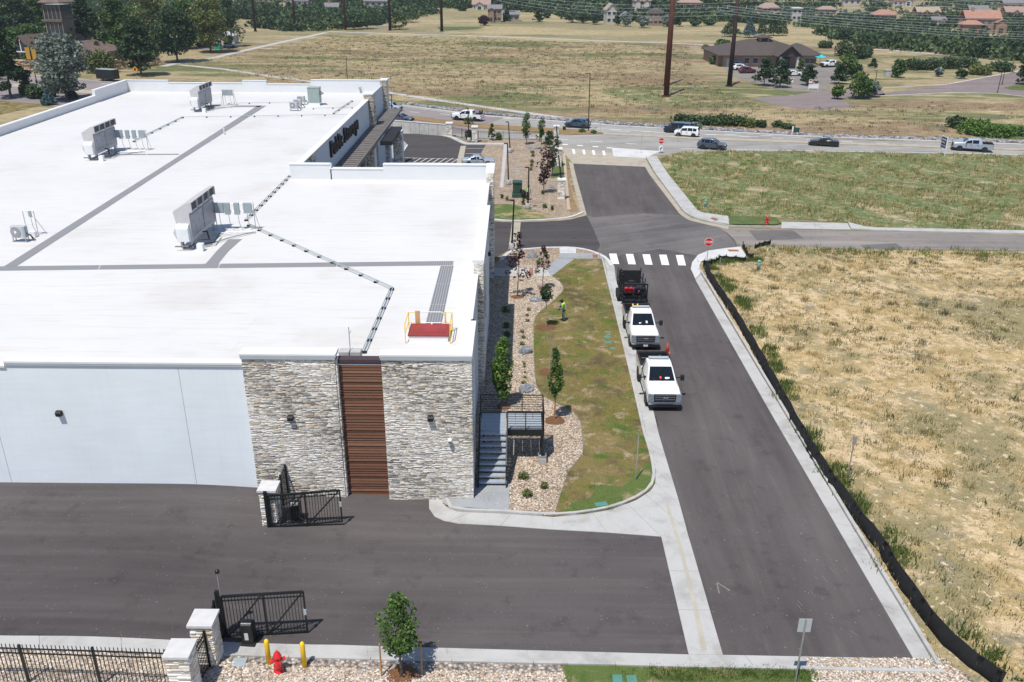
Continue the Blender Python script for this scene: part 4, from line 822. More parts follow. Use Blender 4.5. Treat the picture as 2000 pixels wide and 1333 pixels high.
MB().box(-.22, .22, -.22, .22, -.2, .32).build('footing_block', M['concrete'], ft, bev=.02); MB().box(-.2, .2, -.2, -.15, .32, .46).box(-.22, -.17, -.15, .2, .32, .46).box(.17, .22, -.15, .2, .32, .46).build('base_bracket', M['steel'], ft)
# ---------------------------------------------------------------- roof equipment
def big_unit(p, lab, L=4.8):
    t = thing('rooftop_ventilator', lab, 'rooftop unit', p, group='large louvred rooftop ventilation units')
    prof = [(-1.0, .5), (-.06, .5), (.0, .6), (-.03, 2.42), (.06, 2.5), (.08, 3.1), (-.1, 3.12), (-1.08, 2.55), (-.95, 1.7), (-1.25, 1.1)]
    MB().extr([(x, z) for x, z in prof], 'y', 0, L).build('housing', M['hvac'], t, bev=.01)
    for i in range(2): MB().box(.001, .035, .08+i*L/2, L/2-.06+i*L/2, .8, 2.3).build('side_panel', M['hvac_side'], t, bev=.01)
    MB().extr([(-.35, .62), (-.002, .5), (-.002, 1.75), (-.18, 1.72), (-.4, 1.5)], 'x', -.9, -.12).build('end_hood', M['coping'], t)
    for i in range(4): MB().box(-.9+i*.2, -.75+i*.2, -.03, -.012, .52, .7).build('grille', M['transformer'], t)
    for i in range(4):
        y = .07+i*(L-.1)/4; w = (L-.1)/4-.06
        MB().extr([(.064, 2.54), (.082, 2.54), (.1, 3.06), (.08, 3.06)], 'y', y, y+w).build('louvre_opening', M['hvac_dark'], t)
    MB().box(.08, .16, 0, L, 3.08, 3.12).box(.06, .2, 0, .03, 2.5, 3.08).box(.06, .2, L-.03, L, 2.5, 3.08).box(.06, .2, L/2-.03, L/2+.03, 2.5, 3.08).box(.06, .2, L/4-.02, L/4+.02, 2.5, 3.08).box(.06, .2, L*.75-.02, L*.75+.02, 2.5, 3.08).build('louvre_frame', M['hvac'], t)
    for x in (-.85, -.15):
        for y in (.3, L-.3): MB().box(x-.07, x+.07, y-.15, y+.15, 0, .5).build('leg', M['steel'], t)
    m = MB(); m.path([(-1.1, -.35, .3), (-.2, -.35, .3), (-.05, -.2, .3), (-.05, .3, .3)], .05).path([(.3, .2, .25), (1.1, .8, .25), (.9, 2.6, .3)], .05).path([(.2, .5, .5), (.7, .7, .5), (.7, 1.6, .15)], .04).path([(.2, 1.4, .8), (.5, 1.4, .85), (.55, 1.5, .2)], .05); m.build('pipework', M['black'], t)
    MB().box(.35, .75, -.5, -.1, 0, .5).build('pitch_pocket', M['white'], t)
    m = MB(); m.path([(.3, 3.2, .12), (1.5, 3.6, .12), (3.0, 3.9, .12)], .04).path([(.3, 2.7, .12), (1.6, 3.2, .12), (3.0, 3.7, .12)], .035).path([(.5, .4, .12), (1.6, 2.2, .12), (3.0, 3.8, .12)], .04); m.build('conduit', M['steel'], t)
    return t
def disconnects(p, n, lab, s=1.):
    t = thing('electrical_rack', lab, 'electrical boxes', p)
    w = n*.66+.1
    MB().tube((0, 0, 0), (0, 0, 2.0), .03).tube((w, 0, 0), (w, 0, 2.0), .03).tube((0, 0, 1.9), (w, 0, 1.9), .025).tube((0, 0, 1.35), (w, 0, 1.35), .025).tube((0, 0, 1.5), (-.35, .1, 0), .02).tube((w, 0, 1.5), (w+.3, .1, 0), .02).build('rack_frame', M['steel'], t)
    for i in range(n):
        big = i in (0, n-1); x = .08+i*.66; MB().box(x, x+(.6 if big else .38), -.2, -.03, 1.25 if big else 1.15, 1.98).build('disconnect_box', M['boxgrey'], t, bev=.015)
    m = MB()
    for i in range(n): x = .3+i*.66; m.path([(x, -.1, 1.2), (x+.05, -.12, .5), (x+.2, -.2, .15), (x+.7, -.3, .1)], .022)
    m.build('flexible_conduit', M['steel'], t); return t
x, y, _ = G(380.5, 478.7, ZR+.5); big_unit((x-.3, y+.6, ZR), 'louvred grey ventilation unit on the near roof with four electrical boxes beside it')
x, y, _ = Z(424, 452); disconnects((x-.1, y+.4, ZR), 4, 'rack of four grey electrical boxes beside the near ventilation unit')
x, y, _ = G(180.5, 307, ZR+.5); big_unit((x, y+.9, ZR), 'louvred grey ventilation unit in the middle of the left roof')
x, y, _ = Z(222, 294); disconnects((x, y+.2, ZR), 5, 'rack of grey electrical boxes beside the middle left ventilation unit')
x, y, _ = G(391, 211, ZR+.5); big_unit((x, y, ZR), 'farthest louvred ventilation unit close to the back parapet')
x, y, _ = Z(437, 206); disconnects((x, y, ZR), 2, 'small electrical rack beside the farthest ventilation unit')
def split_unit(p, lab, rz=0):
    t = thing('condenser_unit', lab, 'air conditioner', p, rz, 'small fan condensers on the roof')
    MB().box(-.5, .5, -.18, .2, .3, 1.1).build('housing', M['hvac'], t, bev=.025)
    m = MB(); ring = [(-.15+.33*math.cos(a), -.2, .7+.33*math.sin(a)) for a in np.linspace(0, 6.283, 17)]; m.path(ring, .025, 5); m.tube((-.15, -.17, .7), (-.15, -.2, .7), .34, None, 18); m.build('fan_guard', M['hvac_side'], t)
    MB().tube((-.15, -.2, .7), (-.15, -.225, .7), .09, None, 10).build('fan_hub', M['white'], t)
    MB().box(.32, .505, -.19, .05, .32, 1.08).build('service_cover', M['boxgrey'], t)
    MB().bar((-.45, -.15, .3), (-.45, -.15, .02), .05, .05).bar((.45, -.15, .3), (.45, -.15, .02), .05, .05).bar((-.45, .15, .3), (-.45, .15, .02), .05, .05).bar((.45, .15, .3), (.45, .15, .02), .05, .05).box(-.55, .55, -.2, .2, 0, .04).build('stand', M['steel'], t)
    MB().path([(.5, 0, .6), (.75, 0, .5), (.8, .1, .1)], .035).path([(.5, .1, .5), (.7, .15, .35), (.9, .2, .08)], .03).build('hose', M['black'], t); return t
x, y, _ = Z(42, 472); split_unit((x, y, ZR), 'single fan condenser at the left edge of the roof', R(-4))
x, y, _ = Z(64, 462); t = thing('ladder_rack', 'galvanised ladder shaped rack with a small box at the left roof edge', 'rack', (x, y, ZR))
MB().tube((-.5, .3, 0), (-.5, .3, 1.7), .025).tube((.25, .3, 0), (.25, .3, 1.7), .025).tube((-.5, .3, 1.7), (.25, .3, 1.7), .025).tube((-.5, .3, 1.3), (.25, .3, 1.3), .02).tube((-.5, .3, .8), (.25, .3, .8), .02).tube((.25, .3, 1.2), (.7, .6, 0), .02).build('rack_frame', M['steel'], t)
MB().box(-.1, .1, .2, .28, 1.35, 1.72).build('switch_box', M['boxgrey'], t); MB().box(0, .35, -.35, 0, 0, .4).build('pitch_pocket', M['white'], t)
MB().path([(0, .25, 1.35), (.05, .2, .7), (.3, .1, .15)], .02).build('conduit', M['steel'], t)
for (a, b), lab in (((583, 217), 'nearest fan condenser of the cluster beside the grey green cabinet'), ((590, 212), 'middle fan condenser of the cluster beside the grey green cabinet'), ((597, 205), 'farthest fan condenser of the cluster beside the grey green cabinet')):
    x, y, _ = Z(a-8, b); split_unit((x, y, ZR), lab)
x, y, _ = Z(615, 206); t = thing('roof_cabinet', 'tall grey green steel cabinet unit near the back of the roof', 'rooftop unit', (x, y, ZR))
MB().box(-.75, .75, -.4, .9, .35, 2.2).build('cabinet_body', M['greengrey'], t, bev=.03); MB().box(-.78, .78, -.43, .93, 2.2, 2.27).build('cabinet_lid', M['greengrey'], t); MB().box(-.55, .5, -.415, -.401, .7, 2.05).build('access_panel', M['greengrey'], t)
MB().extr([(.75, 1.2), (1.25, 1.45), (.75, 1.75)], 'y', -.1, .5).build('intake_hood', M['hvac_side'], t); MB().box(-.72, .72, -.38, .88, 0, .349).build('curb', M['white'], t)
# pipe runs on black blocks
def piperun(lab, px, n, two=True, sp=.075):
    P3 = [Z(*p)[:2] for p in px]; t = thing('roof_pipe', lab, 'pipe', (P3[0][0], P3[0][1], ZR), group='pipe runs on black blocks across the white roof'); ox, oy = P3[0]
    for k in ((-1, 1) if two else (0,)):
        q = offset(P3, k*sp) if len(P3) > 1 else P3; MB().path([(a-ox, b-oy, .15) for a, b in q], .028, 6).build('pipe', M['boxgrey'], t)
    bm_ = MB().extr([(-.09, 0), (.09, 0), (.06, .1), (-.06, .1)], 'x', -.13, .13).mesh('support_block', M['rubber'])
    q = resample(P3, n)
    for i in range(n+1):
        d = q[min(i+1, n)]-q[max(i-1, 0)]; link('support_block', bm_, t, (q[i][0]-ox, q[i][1]-oy, 0), rz=math.atan2(d[1], d[0])+math.pi/2)
    return t
piperun('double pipe run on black blocks slanting from the near ventilation unit to the low parapet', [(566, 346), (481, 432)], 10)
piperun('double pipe run on black blocks bending down towards the roof hatch corner', [(486, 442), (765, 566)], 11)
piperun('short double pipe run on black blocks ending behind the brown panel', [(765, 567), (711, 690)], 6)
piperun('double pipe run slanting up from the middle left ventilation unit', [(262, 278), (357, 231)], 6)
piperun('thin level pipe run on black blocks crossing the back of the roof', [(357, 231), (680, 226)], 7, False)
piperun('thin level pipe run beside the farthest ventilation unit', [(447, 204), (566, 202)], 3, False)
piperun('double pipe run slanting behind the grey green cabinet near the sign wall', [(652, 223), (688, 199)], 4)
piperun('thin pipe run between cabinet and sign wall', [(612, 214), (688, 212)], 2, False)
# roof hatch and its safety rail
x, y, _ = Z(838, 666); t = thing('roof_hatch', 'dark red roof hatch lid on a white curb near the corner', 'roof hatch', (x, y-.1, ZR))
MB().box(-1.0, .98, -.05, 1.35, 0, .3).build('curb', M['white'], t); MB().box(-1.05, 1.02, -.1, 1.4, .3, .42).build('lid', M['red_hatch'], t, bev=.03); MB().box(-.42, .85, .12, 1.15, .421, .432).build('lid_panel', M['red_hatch'], t)
MB().rev([(.05, .42), (.05, .46), (.01, .47)], 8, (.05, 1.3)).build('knob', M['white'], t)
u = thing('hatch_railing', 'yellow pipe safety railing around the red roof hatch', 'railing', (x, y-.1, ZR))
for sx in (-1.15, 1.1):
    m = MB(); m.path([(sx, -.25, 0), (sx, -.25, 1.05), (sx, 1.35, 1.05), (sx, 1.35, 0)], .024).path([(sx, -.25, .55), (sx, 1.35, .55)], .022); m.build('side_rail', M['yellow'], u)
MB().path([(-1.15, 1.35, 1.05), (-.75, 1.35, 1.05)], .024).path([(.8, 1.35, 1.05), (1.1, 1.35, 1.05)], .024).path([(-1.15, 1.35, .5), (-.75, 1.35, .5)], .022).path([(.8, 1.35, .5), (1.1, 1.35, .5)], .022).build('end_rail', M['yellow'], u)
MB().path([(-.72, 1.33, .48), (-.72, 1.33, 1.08), (.55, 1.33, 1.08), (.7, 1.33, .98), (.74, 1.33, .85), (.74, 1.33, .68), (.7, 1.33, .56), (.55, 1.33, .48), (-.72, 1.33, .48)], .026).build('gate', M['coping'], u)
MB().box(-.8, -.55, 1.28, 1.31, .45, 1.15).build('hinge_plate', plain('tan_board', (.62, .38, .18)), u); MB().box(.72, .8, 1.28, 1.31, .48, 1.1).build('latch_plate', M['yellow'], u)
# antenna mast on ballast blocks behind the brown panel
z, x = HT(685, 690, 1.5); t = thing('roof_antenna', 'thin grey tripod antenna on concrete ballast blocks behind the brown panel', 'antenna', (x, 1.45, ZR))
MB().tube((0, 0, .1), (0, 0, 2.1), .022).path([(.1, 0, 1.9), (0, 0, 1.75)], .015).path([(0, 0, 1.0), (.28, .25, .3)], .016).path([(0, 0, 1.0), (-.28, .25, .3)], .016).path([(0, 0, 1.0), (.3, -.3, .3)], .016).path([(0, 0, 1.0), (-.3, -.3, .3)], .016).build('mast', M['steel'], t)
for dx in (-.5, .03): MB().box(dx, dx+.48, -.3, .2, .5, .95).build('ballast_block', M['concrete'], t, bev=.01)
MB().box(-.52, .53, -.28, .18, 0, .499).build('tray', M['steel'], t)
x, y, _ = Z(438, 262); t = thing('vent_pipe', 'small capped white vent pipe beside the long grey walkway', 'vent', (x, y, ZR)); MB().tube((0, 0, 0), (0, 0, .5), .06).tube((0, 0, .5), (0, 0, .6), .1).build('pipe', M['white'], t); MB().box(.1, .25, -.4, -.25, 0, .12).build('base_block', M['boxgrey'], t)
z, x = HT(703, 176, 91.9); t = thing('wall_vent', 'small grey hooded pipe on the inner face of the back parapet', 'vent', (x, 92.1, z)); MB().box(-.12, .12, -.2, 0, -.05, .35).build('hood', M['steel'], t); MB().tube((0, -.08, -.05), (0, -.08, -.8), .05).build('pipe', M['steel'], t)

# ---------------------------------------------------------------- gate piers, fences, gates
stone_meshes = []
for k in range(5):
    r = np.random.default_rng(70+k); V, Fq = npboxes([(0, 0, 0)], [(.5, .5, .5)]); V = V+r.normal(0, .035, V.shape); stone_meshes.append(npmesh('stone', V, Fq, M['stone'], np.full(6, .35+.15*k)))
def gate_pier(p, w, h, lab, seed=0, capn=True):
    t = thing('stone_pier', lab, 'pillar', p, group='stone gate piers with flat caps'); r = random.Random(seed); hw = w/2
    MB().box(-hw+.05, hw-.05, -hw+.05, hw-.05, -.8, h-.13).build('core', M['joint'], t)
    for face in range(4):
        z = -.05
        while z < h-.15:
            rh = min(r.uniform(.07, .15), h-.13-z); s = -hw+r.uniform(-.25, 0)
            while s < hw:
                l = r.uniform(.2, .5); a, b = max(-hw, s), min(hw, s+l); s += l
                if b-a < .06: continue
                c = (a+b)/2; d = r.uniform(.04, .075); q = hw-.05+d/2
                pos, rz = [((c, -q, z+rh/2), 0), ((q, c, z+rh/2), 90), ((c, q, z+rh/2), 0), ((-q, c, z+rh/2), 90)][face]
                link('stone', r.choice(stone_meshes), t, pos, (b-a-.01, d, rh-.012), R(rz))
            z += rh
    MB().box(-hw-.07, hw+.07, -hw-.07, hw+.07, h-.12, h).build('cap', M['cap'], t, bev=.012); return t
gA = gate_pier((-9.12, -2.5, land(-9.1, -2.5)), .72, 1.95, 'stone gate pier standing against the white wall corner', 1)
gB = gate_pier((-9.03, -11.6, land(-9, -11.6)), .76, 1.95, 'stone gate pier at the near swing gate', 2)
gC = gate_pier((-9.28, -13.2, land(-9.3, -13.2)), .76, 1.95, 'nearest stone pier at the end of the black picket fence', 3)
pick = MB().box(-.011, .011, -.011, .011, 0, 1.62).add([(-.011, -.011, 1.62), (.011, -.011, 1.62), (.011, .011, 1.62), (-.011, .011, 1.62), (0, 0, 1.68)], [(0, 1, 4), (1, 2, 4), (2, 3, 4), (3, 0, 4)]).mesh('picket', M['black'])
def picket_fence(A, B, lab, name='picket_fence', posts=2.4, ends=True, gap=.14, h=1.55):
    A = np.array(A, float); B = np.array(B, float); ln = np.hypot(*(B-A)[:2]); t = thing(name, lab, 'fence', tuple(A), group='black steel picket fences'); D = B-A
    for hh in (.14, h-.22, h-.02): MB().bar((0, 0, hh), tuple(D+np.array((0, 0, hh))), .035, .04).build('rail', M['black'], t)
    n = int(ln/gap)
    for i in range(n): q = D*(i+.5)/n; link('picket', pick, t, tuple(q+np.array((0, 0, .06))), (1, 1, h/1.55))
    k = max(1, round(ln/posts))
    for i in range(0 if ends else 1, k+1 if ends else k):
        q = D*i/k; MB().box(q[0]-.04, q[0]+.04, q[1]-.04, q[1]+.04, q[2]-.4, q[2]+h+.14).build('fence_post', M['black'], t)
    return t
picket_fence((-9.75, -13.25, land(-9.8, -13.2)), (-24.7, -13.0, land(-24, -13)), 'long black picket fence running left from the nearest stone pier', ends=True, h=1.72)
picket_fence((-8.98, -12.8, land(-9, -12.8)), (-8.9, -12.0, land(-9, -12)), 'short black picket infill between the two nearest stone piers', gap=.1, posts=.7)
picket_fence((-8.95, -2.1, land(-9, -2.1)), (-9.0, -.1, land(-9, -.1)), 'short black picket panel between stone pier and stone wall', gap=.12, posts=1.2)
picket_fence((-9.0, -11.15, land(-9, -11.1)), (-9.1, -10.35, land(-9.1, -10.3)), 'short black picket panel behind the near gate pier', gap=.12, posts=.7)
def swing_gate(A, B, z, lab, h=1.8, dz=0.):
    t = thing('swing_gate', lab, 'gate', (A[0], A[1], z), group='black swing gates of the yard'); D = np.array((B[0]-A[0], B[1]-A[1], dz))
    def b(p, q, w=.06, hh=.06, nm='gate_frame', par=t): return MB().bar(tuple(p), tuple(q), w, hh).build(nm, M['black'], par)
    U = lambda f, zz: D*f+np.array((0, 0, zz))
    b(U(0, .12), U(1, .12)); b(U(0, h), U(1, h), .08, .08); b(U(0, h-.2), U(1, h-.2), .04, .04); b(U(0, .3), U(1, .3), .04, .04)
    for f in (0, .5, 1): b(U(f, .1), U(f, h), .06, .06)
    b(U(.02, .15), U(.48, h-.05), .05, .05, 'brace'); b(U(.52, .15), U(.98, h-.05), .05, .05, 'brace')
    for i in range(24):
        if i == 11: continue
        f = (i+1)/25; MB().box(-.01, .01, -.01, .01, .12, h).build('gate_bar', M['black'], t, loc=tuple(U(f, 0)))
    MB().box(-.07, .07, -.07, .07, -.3, h+.25).build('hinge_post', M['black'], t, loc=(-.14, 0, 0))
    MB().box(-.05, .05, -.06, .06, .95, 1.2).build('lock_box', M['coping_grey'], t, loc=tuple(D)); return t
g1, g2 = G(444, 1244), G(601, 1237); swing_gate((g1[0], g1[1]), (g2[0], g2[1]), g1[2]*.5+g2[2]*.5, 'black swing gate standing open at the near entrance', 2.0, -.14)
g3, g4 = G(532, 1030), G(669, 1027); swing_gate((g3[0], g3[1]), (g4[0], g4[1]), g3[2]*.5+g4[2]*.5, 'black swing gate standing open below the stone wall')
def operator(p, lab, rz=0):
    t = thing('gate_operator', lab, 'gate motor', p, rz, 'black gate motor housings')
    MB().extr([(-.24, .12), (.24, .12), (.24, .85), (.08, 1.02), (-.14, 1.02), (-.24, .92)], 'x', -.22, .22).build('housing', M['black'], t, bev=.04)
    MB().box(-.26, .26, -.3, .28, 0, .12).build('base', M['black_matt'], t); MB().box(-.08, .06, -.247, -.241, .3, .62).build('label_plate', M['cap'], t)
    MB().bar((0, .1, .35), (-.5, .7, .5), .05, .05).build('drive_arm', M['black_matt'], t); return t
operator(G(488, 1254), 'black gate motor standing in front of the near swing gate')
operator(G(580, 1016), 'black gate motor behind the upper swing gate', R(180))
q = G(432, 1180, None); z, x = HT(419, 1094, -9.35); t = thing('camera_pole', 'thin pole with a black dome camera beside the near swing gate', 'camera pole', (g1[0]-.12, g1[1]+.3, g1[2]))
MB().tube((0, 0, 0), (-.02, 0, 2.75), .022).build('pole', M['steel'], t); MB().rev([(.03, 2.7), (.09, 2.74), (.09, 2.82), (.03, 2.88)], 10).build('dome_camera', M['black'], t, True)
# bollards, hydrants, lids
for (a, b), lab in (((526, 1297), 'yellow steel bollard left of the red fire hydrant'), ((595, 1302), 'yellow steel bollard right of the red fire hydrant')):
    p = G(a, b, None, .05); t = thing('bollard', lab, 'bollard', p, group='yellow bollards by the hydrant'); MB().rev([(.09, -.1), (.09, 1.02), (.075, 1.09), (.04, 1.13), (.005, 1.14)], 14).build('post', M['yellow'], t, True)
def hydrant(p, lab, s=1.):
    t = thing('fire_hydrant', lab, 'fire hydrant', p, R(20)); t.scale = (s,)*3
    MB().rev([(.19, 0), (.19, .06), (.12, .07), (.115, .2), (.17, .22), (.17, .27), (.115, .29), (.12, .62), (.16, .64), (.16, .68), (.14, .72), (.12, .8), (.07, .86), (.04, .88), (.04, .93), (.005, .94)], 14).build('barrel', M['red'], t, True)
    MB().tube((-.24, 0, .52), (.24, 0, .52), .06, None, 10).tube((-.27, 0, .52), (-.2, 0, .52), .08, None, 8).tube((.2, 0, .52), (.27, 0, .52), .08, None, 8).tube((0, -.26, .48), (0, 0, .48), .085, None, 10).tube((0, -.28, .48), (0, -.22, .48), .1, None, 8).build('outlet', M['red'], t); return t
hydrant(G(545, 1311, None, .05), 'red fire hydrant between two yellow bollards'); hydrant(G(1497, 438, None, .1), 'distant red fire hydrant on the small green corner lawn')
def lid(name, px, py, w, d, mat, lab, rz=0, dz=.12):
    p = G(px, py, None, dz); t = tag(MB().prism([(-w/2, -d/2), (w/2, -d/2), (w/2, d/2), (-w/2, d/2)], -.04, .02).build(name, M[mat], bev=.01), lab, 'utility lid'); t.location = p; t.rotation_euler.z = rz
lid('valve_box', 467, 1294, .5, .42, 'boxgrey', 'pale grey utility lid in the pebbles beside the hydrant', 0, .07)
lid('valve_box', 1174, 985, .6, .32, 'teal', 'teal irrigation lid in the lawn corner near the kerb', R(15))
for i, (a, b) in enumerate(((1187, 649), (1186, 659), (1187, 669), (1196, 681))): lid('valve_box', a, b, .5 if i < 3 else .3, .3, 'teal', ['uppermost of three teal lids in the middle of the lawn', 'middle one of three teal lids in the lawn', 'lowest of three teal lids in the lawn', 'small teal lid in the lawn just below the row of three'][i])
for i, (a, b) in enumerate(((1206, 1327), (1234, 1328))): lid('valve_box', a, b, .36, .42, 'teal', ['left teal lid in the green strip at the bottom edge', 'right teal lid in the green strip at the bottom edge'][i], 0, .07)
lid('valve_box', 983, 442-17, .7, .35, 'teal', 'teal irrigation lid in the patchy grass above the entrance drive')
for i, (a, b) in enumerate(((1012, 330), (1012, 335), (1012, 340))): lid('valve_box', a-1, b, .8, .4, 'boxgrey', ['farthest grey lid in the upper gravel bed', 'middle grey lid in the upper gravel bed', 'nearest grey lid in the upper gravel bed'][i])
# posts, signs
def sign_post(p, h, lab, plate=None, top=None, cat='sign', name='sign_post', lean=(0, 0)):
    t = thing(name, lab, cat, p); MB().box(-.025, .025, -.02, .02, -.3, h).build('post', M['steel'], t); t.rotation_euler = (lean[0], lean[1], 0); return t
p = G(1552, 1338, None, .05); z, x = HT(1572, 1210, p[1]); h = z-p[2]
t = sign_post(p, h, 'grey sign on a steel post seen from behind in the near green strip'); MB().box(-.23, .23, .02, .035, h-.58, h).build('sign_plate', M['coping_grey'], t, bev=.01)
p = G(1655, 935, None); z, x = HT(1658, 853, p[1]); t = sign_post(p, z-p[2], 'narrow upright marker sign in the sandy field behind the silt fence'); MB().box(-.1, .1, -.035, -.02, z-p[2]-.42, z-p[2]).build('sign_plate', plain('sign_dull', (.3, .26, .32)), t)
p = G(1241, 938, None, .1); z, x = HT(1246, 850, p[1]); sign_post(p, z-p[2], 'bare steel post in the near lawn corner', cat='post')
p = G(1170, 530, None, .1); z, x = HT(1173, 470, p[1]); sign_post(p, z-p[2], 'bare steel post at the far end of the lawn', cat='post')
p = G(1403, 547, None); z, x = HT(1406, 503, p[1]); sign_post(p, z-p[2], 'steel post standing in the sandy field beside the corner', cat='post')
def octagon(t, z, r, y=-.03):
    def ring(rr, y0, y1, mat, nm): m = MB(); m.extr([(rr*math.cos(R(22.5+45*i)), z+rr*math.sin(R(22.5+45*i))) for i in range(8)], 'y', y1, y0); m.build(nm, mat, t)
    ring(r, y, y+.012, M['white'], 'sign_border'); ring(r*.93, y-.006, y-.001, M['signred'], 'sign_face')
    w = r*1.5; letters('STOP', t, M['white'], r*.74, .002, Matrix(((.86, 0, 0, -r*.76), (0, 0, -1, y-.009), (0, 1, 0, z-r*.27), (0, 0, 0, 1))), .93, .025)
p = G(1380, 516, None, .1); z, x = HT(1382, 473, p[1]); t = sign_post(p, z-p[2]+.3, 'red stop sign at the corner footpath by the zebra crossing', cat='stop sign', name='stop_sign'); octagon(t, z-p[2], .41)
p = G(1290, 300, None); z, x = HT(1291.5, 275.5, p[1]); t = sign_post(p, z-p[2]+.3, 'red stop sign with a white turn sign below it at the main road', cat='stop sign', name='stop_sign'); octagon(t, z-p[2], .48)
z2_, _ = HT(1291, 290, p[1]); zz = z2_-p[2]; MB().box(-.33, .33, -.035, -.02, zz-.42, zz+.42).build('turn_sign', M['white'], t); MB().extr([(-.12, zz-.3), (-.05, zz-.3), (-.05, zz-.02), (.08, zz+.1), (.04, zz+.16), (.22, zz+.22), (.2, zz+.02), (.14, zz+.06), (-.12, zz-.02)], 'y', -.04, -.036).build('arrow', M['black_matt'], t)
for (a, b, tx, ty, lab) in ((1323, 278, 1326, 246, 'tall thin post on the median near the black and white cars'), (1252, 300, 1254, 262, 'thin post by the main road junction'), (1172, 262, 1173, 228, 'thin post beside the median planting')):
    p = G(a, b, None); z, x = HT(tx, ty, p[1]); sign_post(p, z-p[2], lab, cat='post')
# real estate board, writing in white on navy
pa = G(1835, 301, None); pb = G(1849, 307, None); t = thing('sale_board', 'navy board with white writing on two white posts in the grass field', 'sign board', pa)
D = np.array(pb)-np.array(pa); dv = D/np.hypot(D[0], D[1]); D = dv*1.6; nrm = np.array((dv[1], -dv[0], 0))
for f in (0, 1): MB().bar(tuple(D*f), tuple(D*f+np.array((0, 0, 3.0))), .1, .1).build('post', M['white'], t)
f2 = lambda s, zz, o: tuple(D*s+nrm*o+np.array((0, 0, zz)))
m = MB(); m.add([f2(-.04, 1.1, .06), f2(1.04, 1.1, .06), f2(1.04, 2.9, .06), f2(-.04, 2.9, .06), f2(-.04, 1.1, .1), f2(1.04, 1.1, .1), f2(1.04, 2.9, .1), f2(-.04, 2.9, .1)], [(0, 1, 2, 3), (7, 6, 5, 4), (0, 4, 5, 1), (1, 5, 6, 2), (2, 6, 7, 3), (3, 7, 4, 0)]); m.build('board_edge', M['white'], t)
m = MB(); m.add([f2(0, 1.15, .106), f2(1, 1.15, .106), f2(1, 2.78, .106), f2(0, 2.78, .106)], [(0, 1, 2, 3)]); m.build('board_face', M['navy'], t)
for k, (zz, sz, tx) in enumerate(((2.3, .34, 'AVAILABLE'), (1.85, .3, 'FOR SALE'), (1.4, .24, 'OFFICE / RETAIL'))):
    PLm = Matrix(((dv[0], 0, nrm[0], D[0]*.06+nrm[0]*.11), (dv[1], 0, nrm[1], D[1]*.06+nrm[1]*.11), (0, 1, 0, zz), (0, 0, 0, 1))); letters(tx, t, M['white'], sz, .002, PLm, .72, .01)
# silt fence: stretched fabric with stakes, sagging between them
def silt(name, px, h, lab, seed, lean=.12):
    pts = resample(flat(px), max(10, int(len(px)*9))); r = np.random.default_rng(seed); n = len(pts); m = MB(); vs = []
    for i, (x, y) in enumerate(pts):
        d = pts[min(i+1, n-1)]-pts[max(i-1, 0)]; d = d/np.hypot(*d); nx, ny = d[1], -d[0]; s = abs(math.sin(i*math.pi/9)); hh = h*(1-.16*s)*(1+r.normal(0, .03)); w = r.normal(0, .025); l = lean*(1+.5*s)
        g = land(x, y); vs += [(x+nx*w, y+ny*w, g-.05), (x+nx*(w-.05+l*.4), y+ny*(w-.05+l*.4), g+hh*.45), (x+nx*l, y+ny*l, g+hh), (x+nx*(l+.012), y+ny*(l+.012), g+hh), (x+nx*(l*.4+w-.04), y+ny*(l*.4+w-.04), g+hh*.45), (x+nx*(w+.012), y+ny*(w+.012), g-.05)]
    fs = [(6*i+a, 6*(i+1)+a, 6*(i+1)+(a+1) % 6, 6*i+(a+1) % 6) for i in range(n-1) for a in range(6)]; m.add(vs, fs)
    t = thing(name, lab, 'silt fence', (0, 0, 0), group='black silt fence runs'); m.build('fabric', M['silt'], t, True)
    for i in range(0, n, 9):
        x, y = pts[i]; g = land(x, y); MB().box(x-.02, x+.06, y-.02, y+.02, g-.2, g+h*1.1).build('stake', M['rubber'], t)
    return t
silt('silt_fence', [(1373, 522), (1381, 545), (1400, 575), (1430, 620), (1470, 690), (1510, 765), (1550, 840), (1600, 925), (1660, 1010), (1710, 1075), (1742, 1130), (1790, 1200), (1840, 1262), (1890, 1305), (1950, 1345)], .62, 'long black silt fence curving along the right kerb', 5, -.27)
silt('silt_fence', [(1374, 520), (1385, 519), (1396, 515), (1405, 508), (1430, 510), (1455, 512)], .55, 'sagging black silt fabric behind the corner footpath', 6, .1)
silt('silt_fence', [(1450, 484), (1455, 494), (1460, 504), (1470, 508)], .6, 'short black silt fabric at the end of the corner footpath', 7, 0)
silt('silt_fence', [(1474, 487), (1486, 482), (1504, 478)], .5, 'loose black silt fabric at the edge of the worn street', 8, 0)
def pedestal(px, py, lab, h=.9):
    p = G(px, py, None); t = thing('utility_pedestal', lab, 'pedestal', p); MB().rev([(.16, -.05), (.16, h*.8), (.13, h*.86)], 10).build('body', M['palegreen'], t, True); MB().rev([(.17, h*.82), (.17, h*.95), (.1, h), (.01, h*1.01)], 10).build('lid', M['palegreen'], t, True)
pedestal(1481, 527, 'pale green utility pedestal in the weeds of the sandy field'); pedestal(1377.5, 405, 'pale green utility pedestal beside the northeast footpath')
p = G(1303, 689, None, .01); t = thing('traffic_cone', 'orange traffic cone on the street beside the front truck', 'traffic cone', p); MB().rev([(.14, .03), (.03, .7), (.01, .72)], 14).build('cone_body', M['orange'], t, True); MB().box(-.19, .19, -.19, .19, 0, .035).build('cone_base', M['orange'], t, bev=.02)
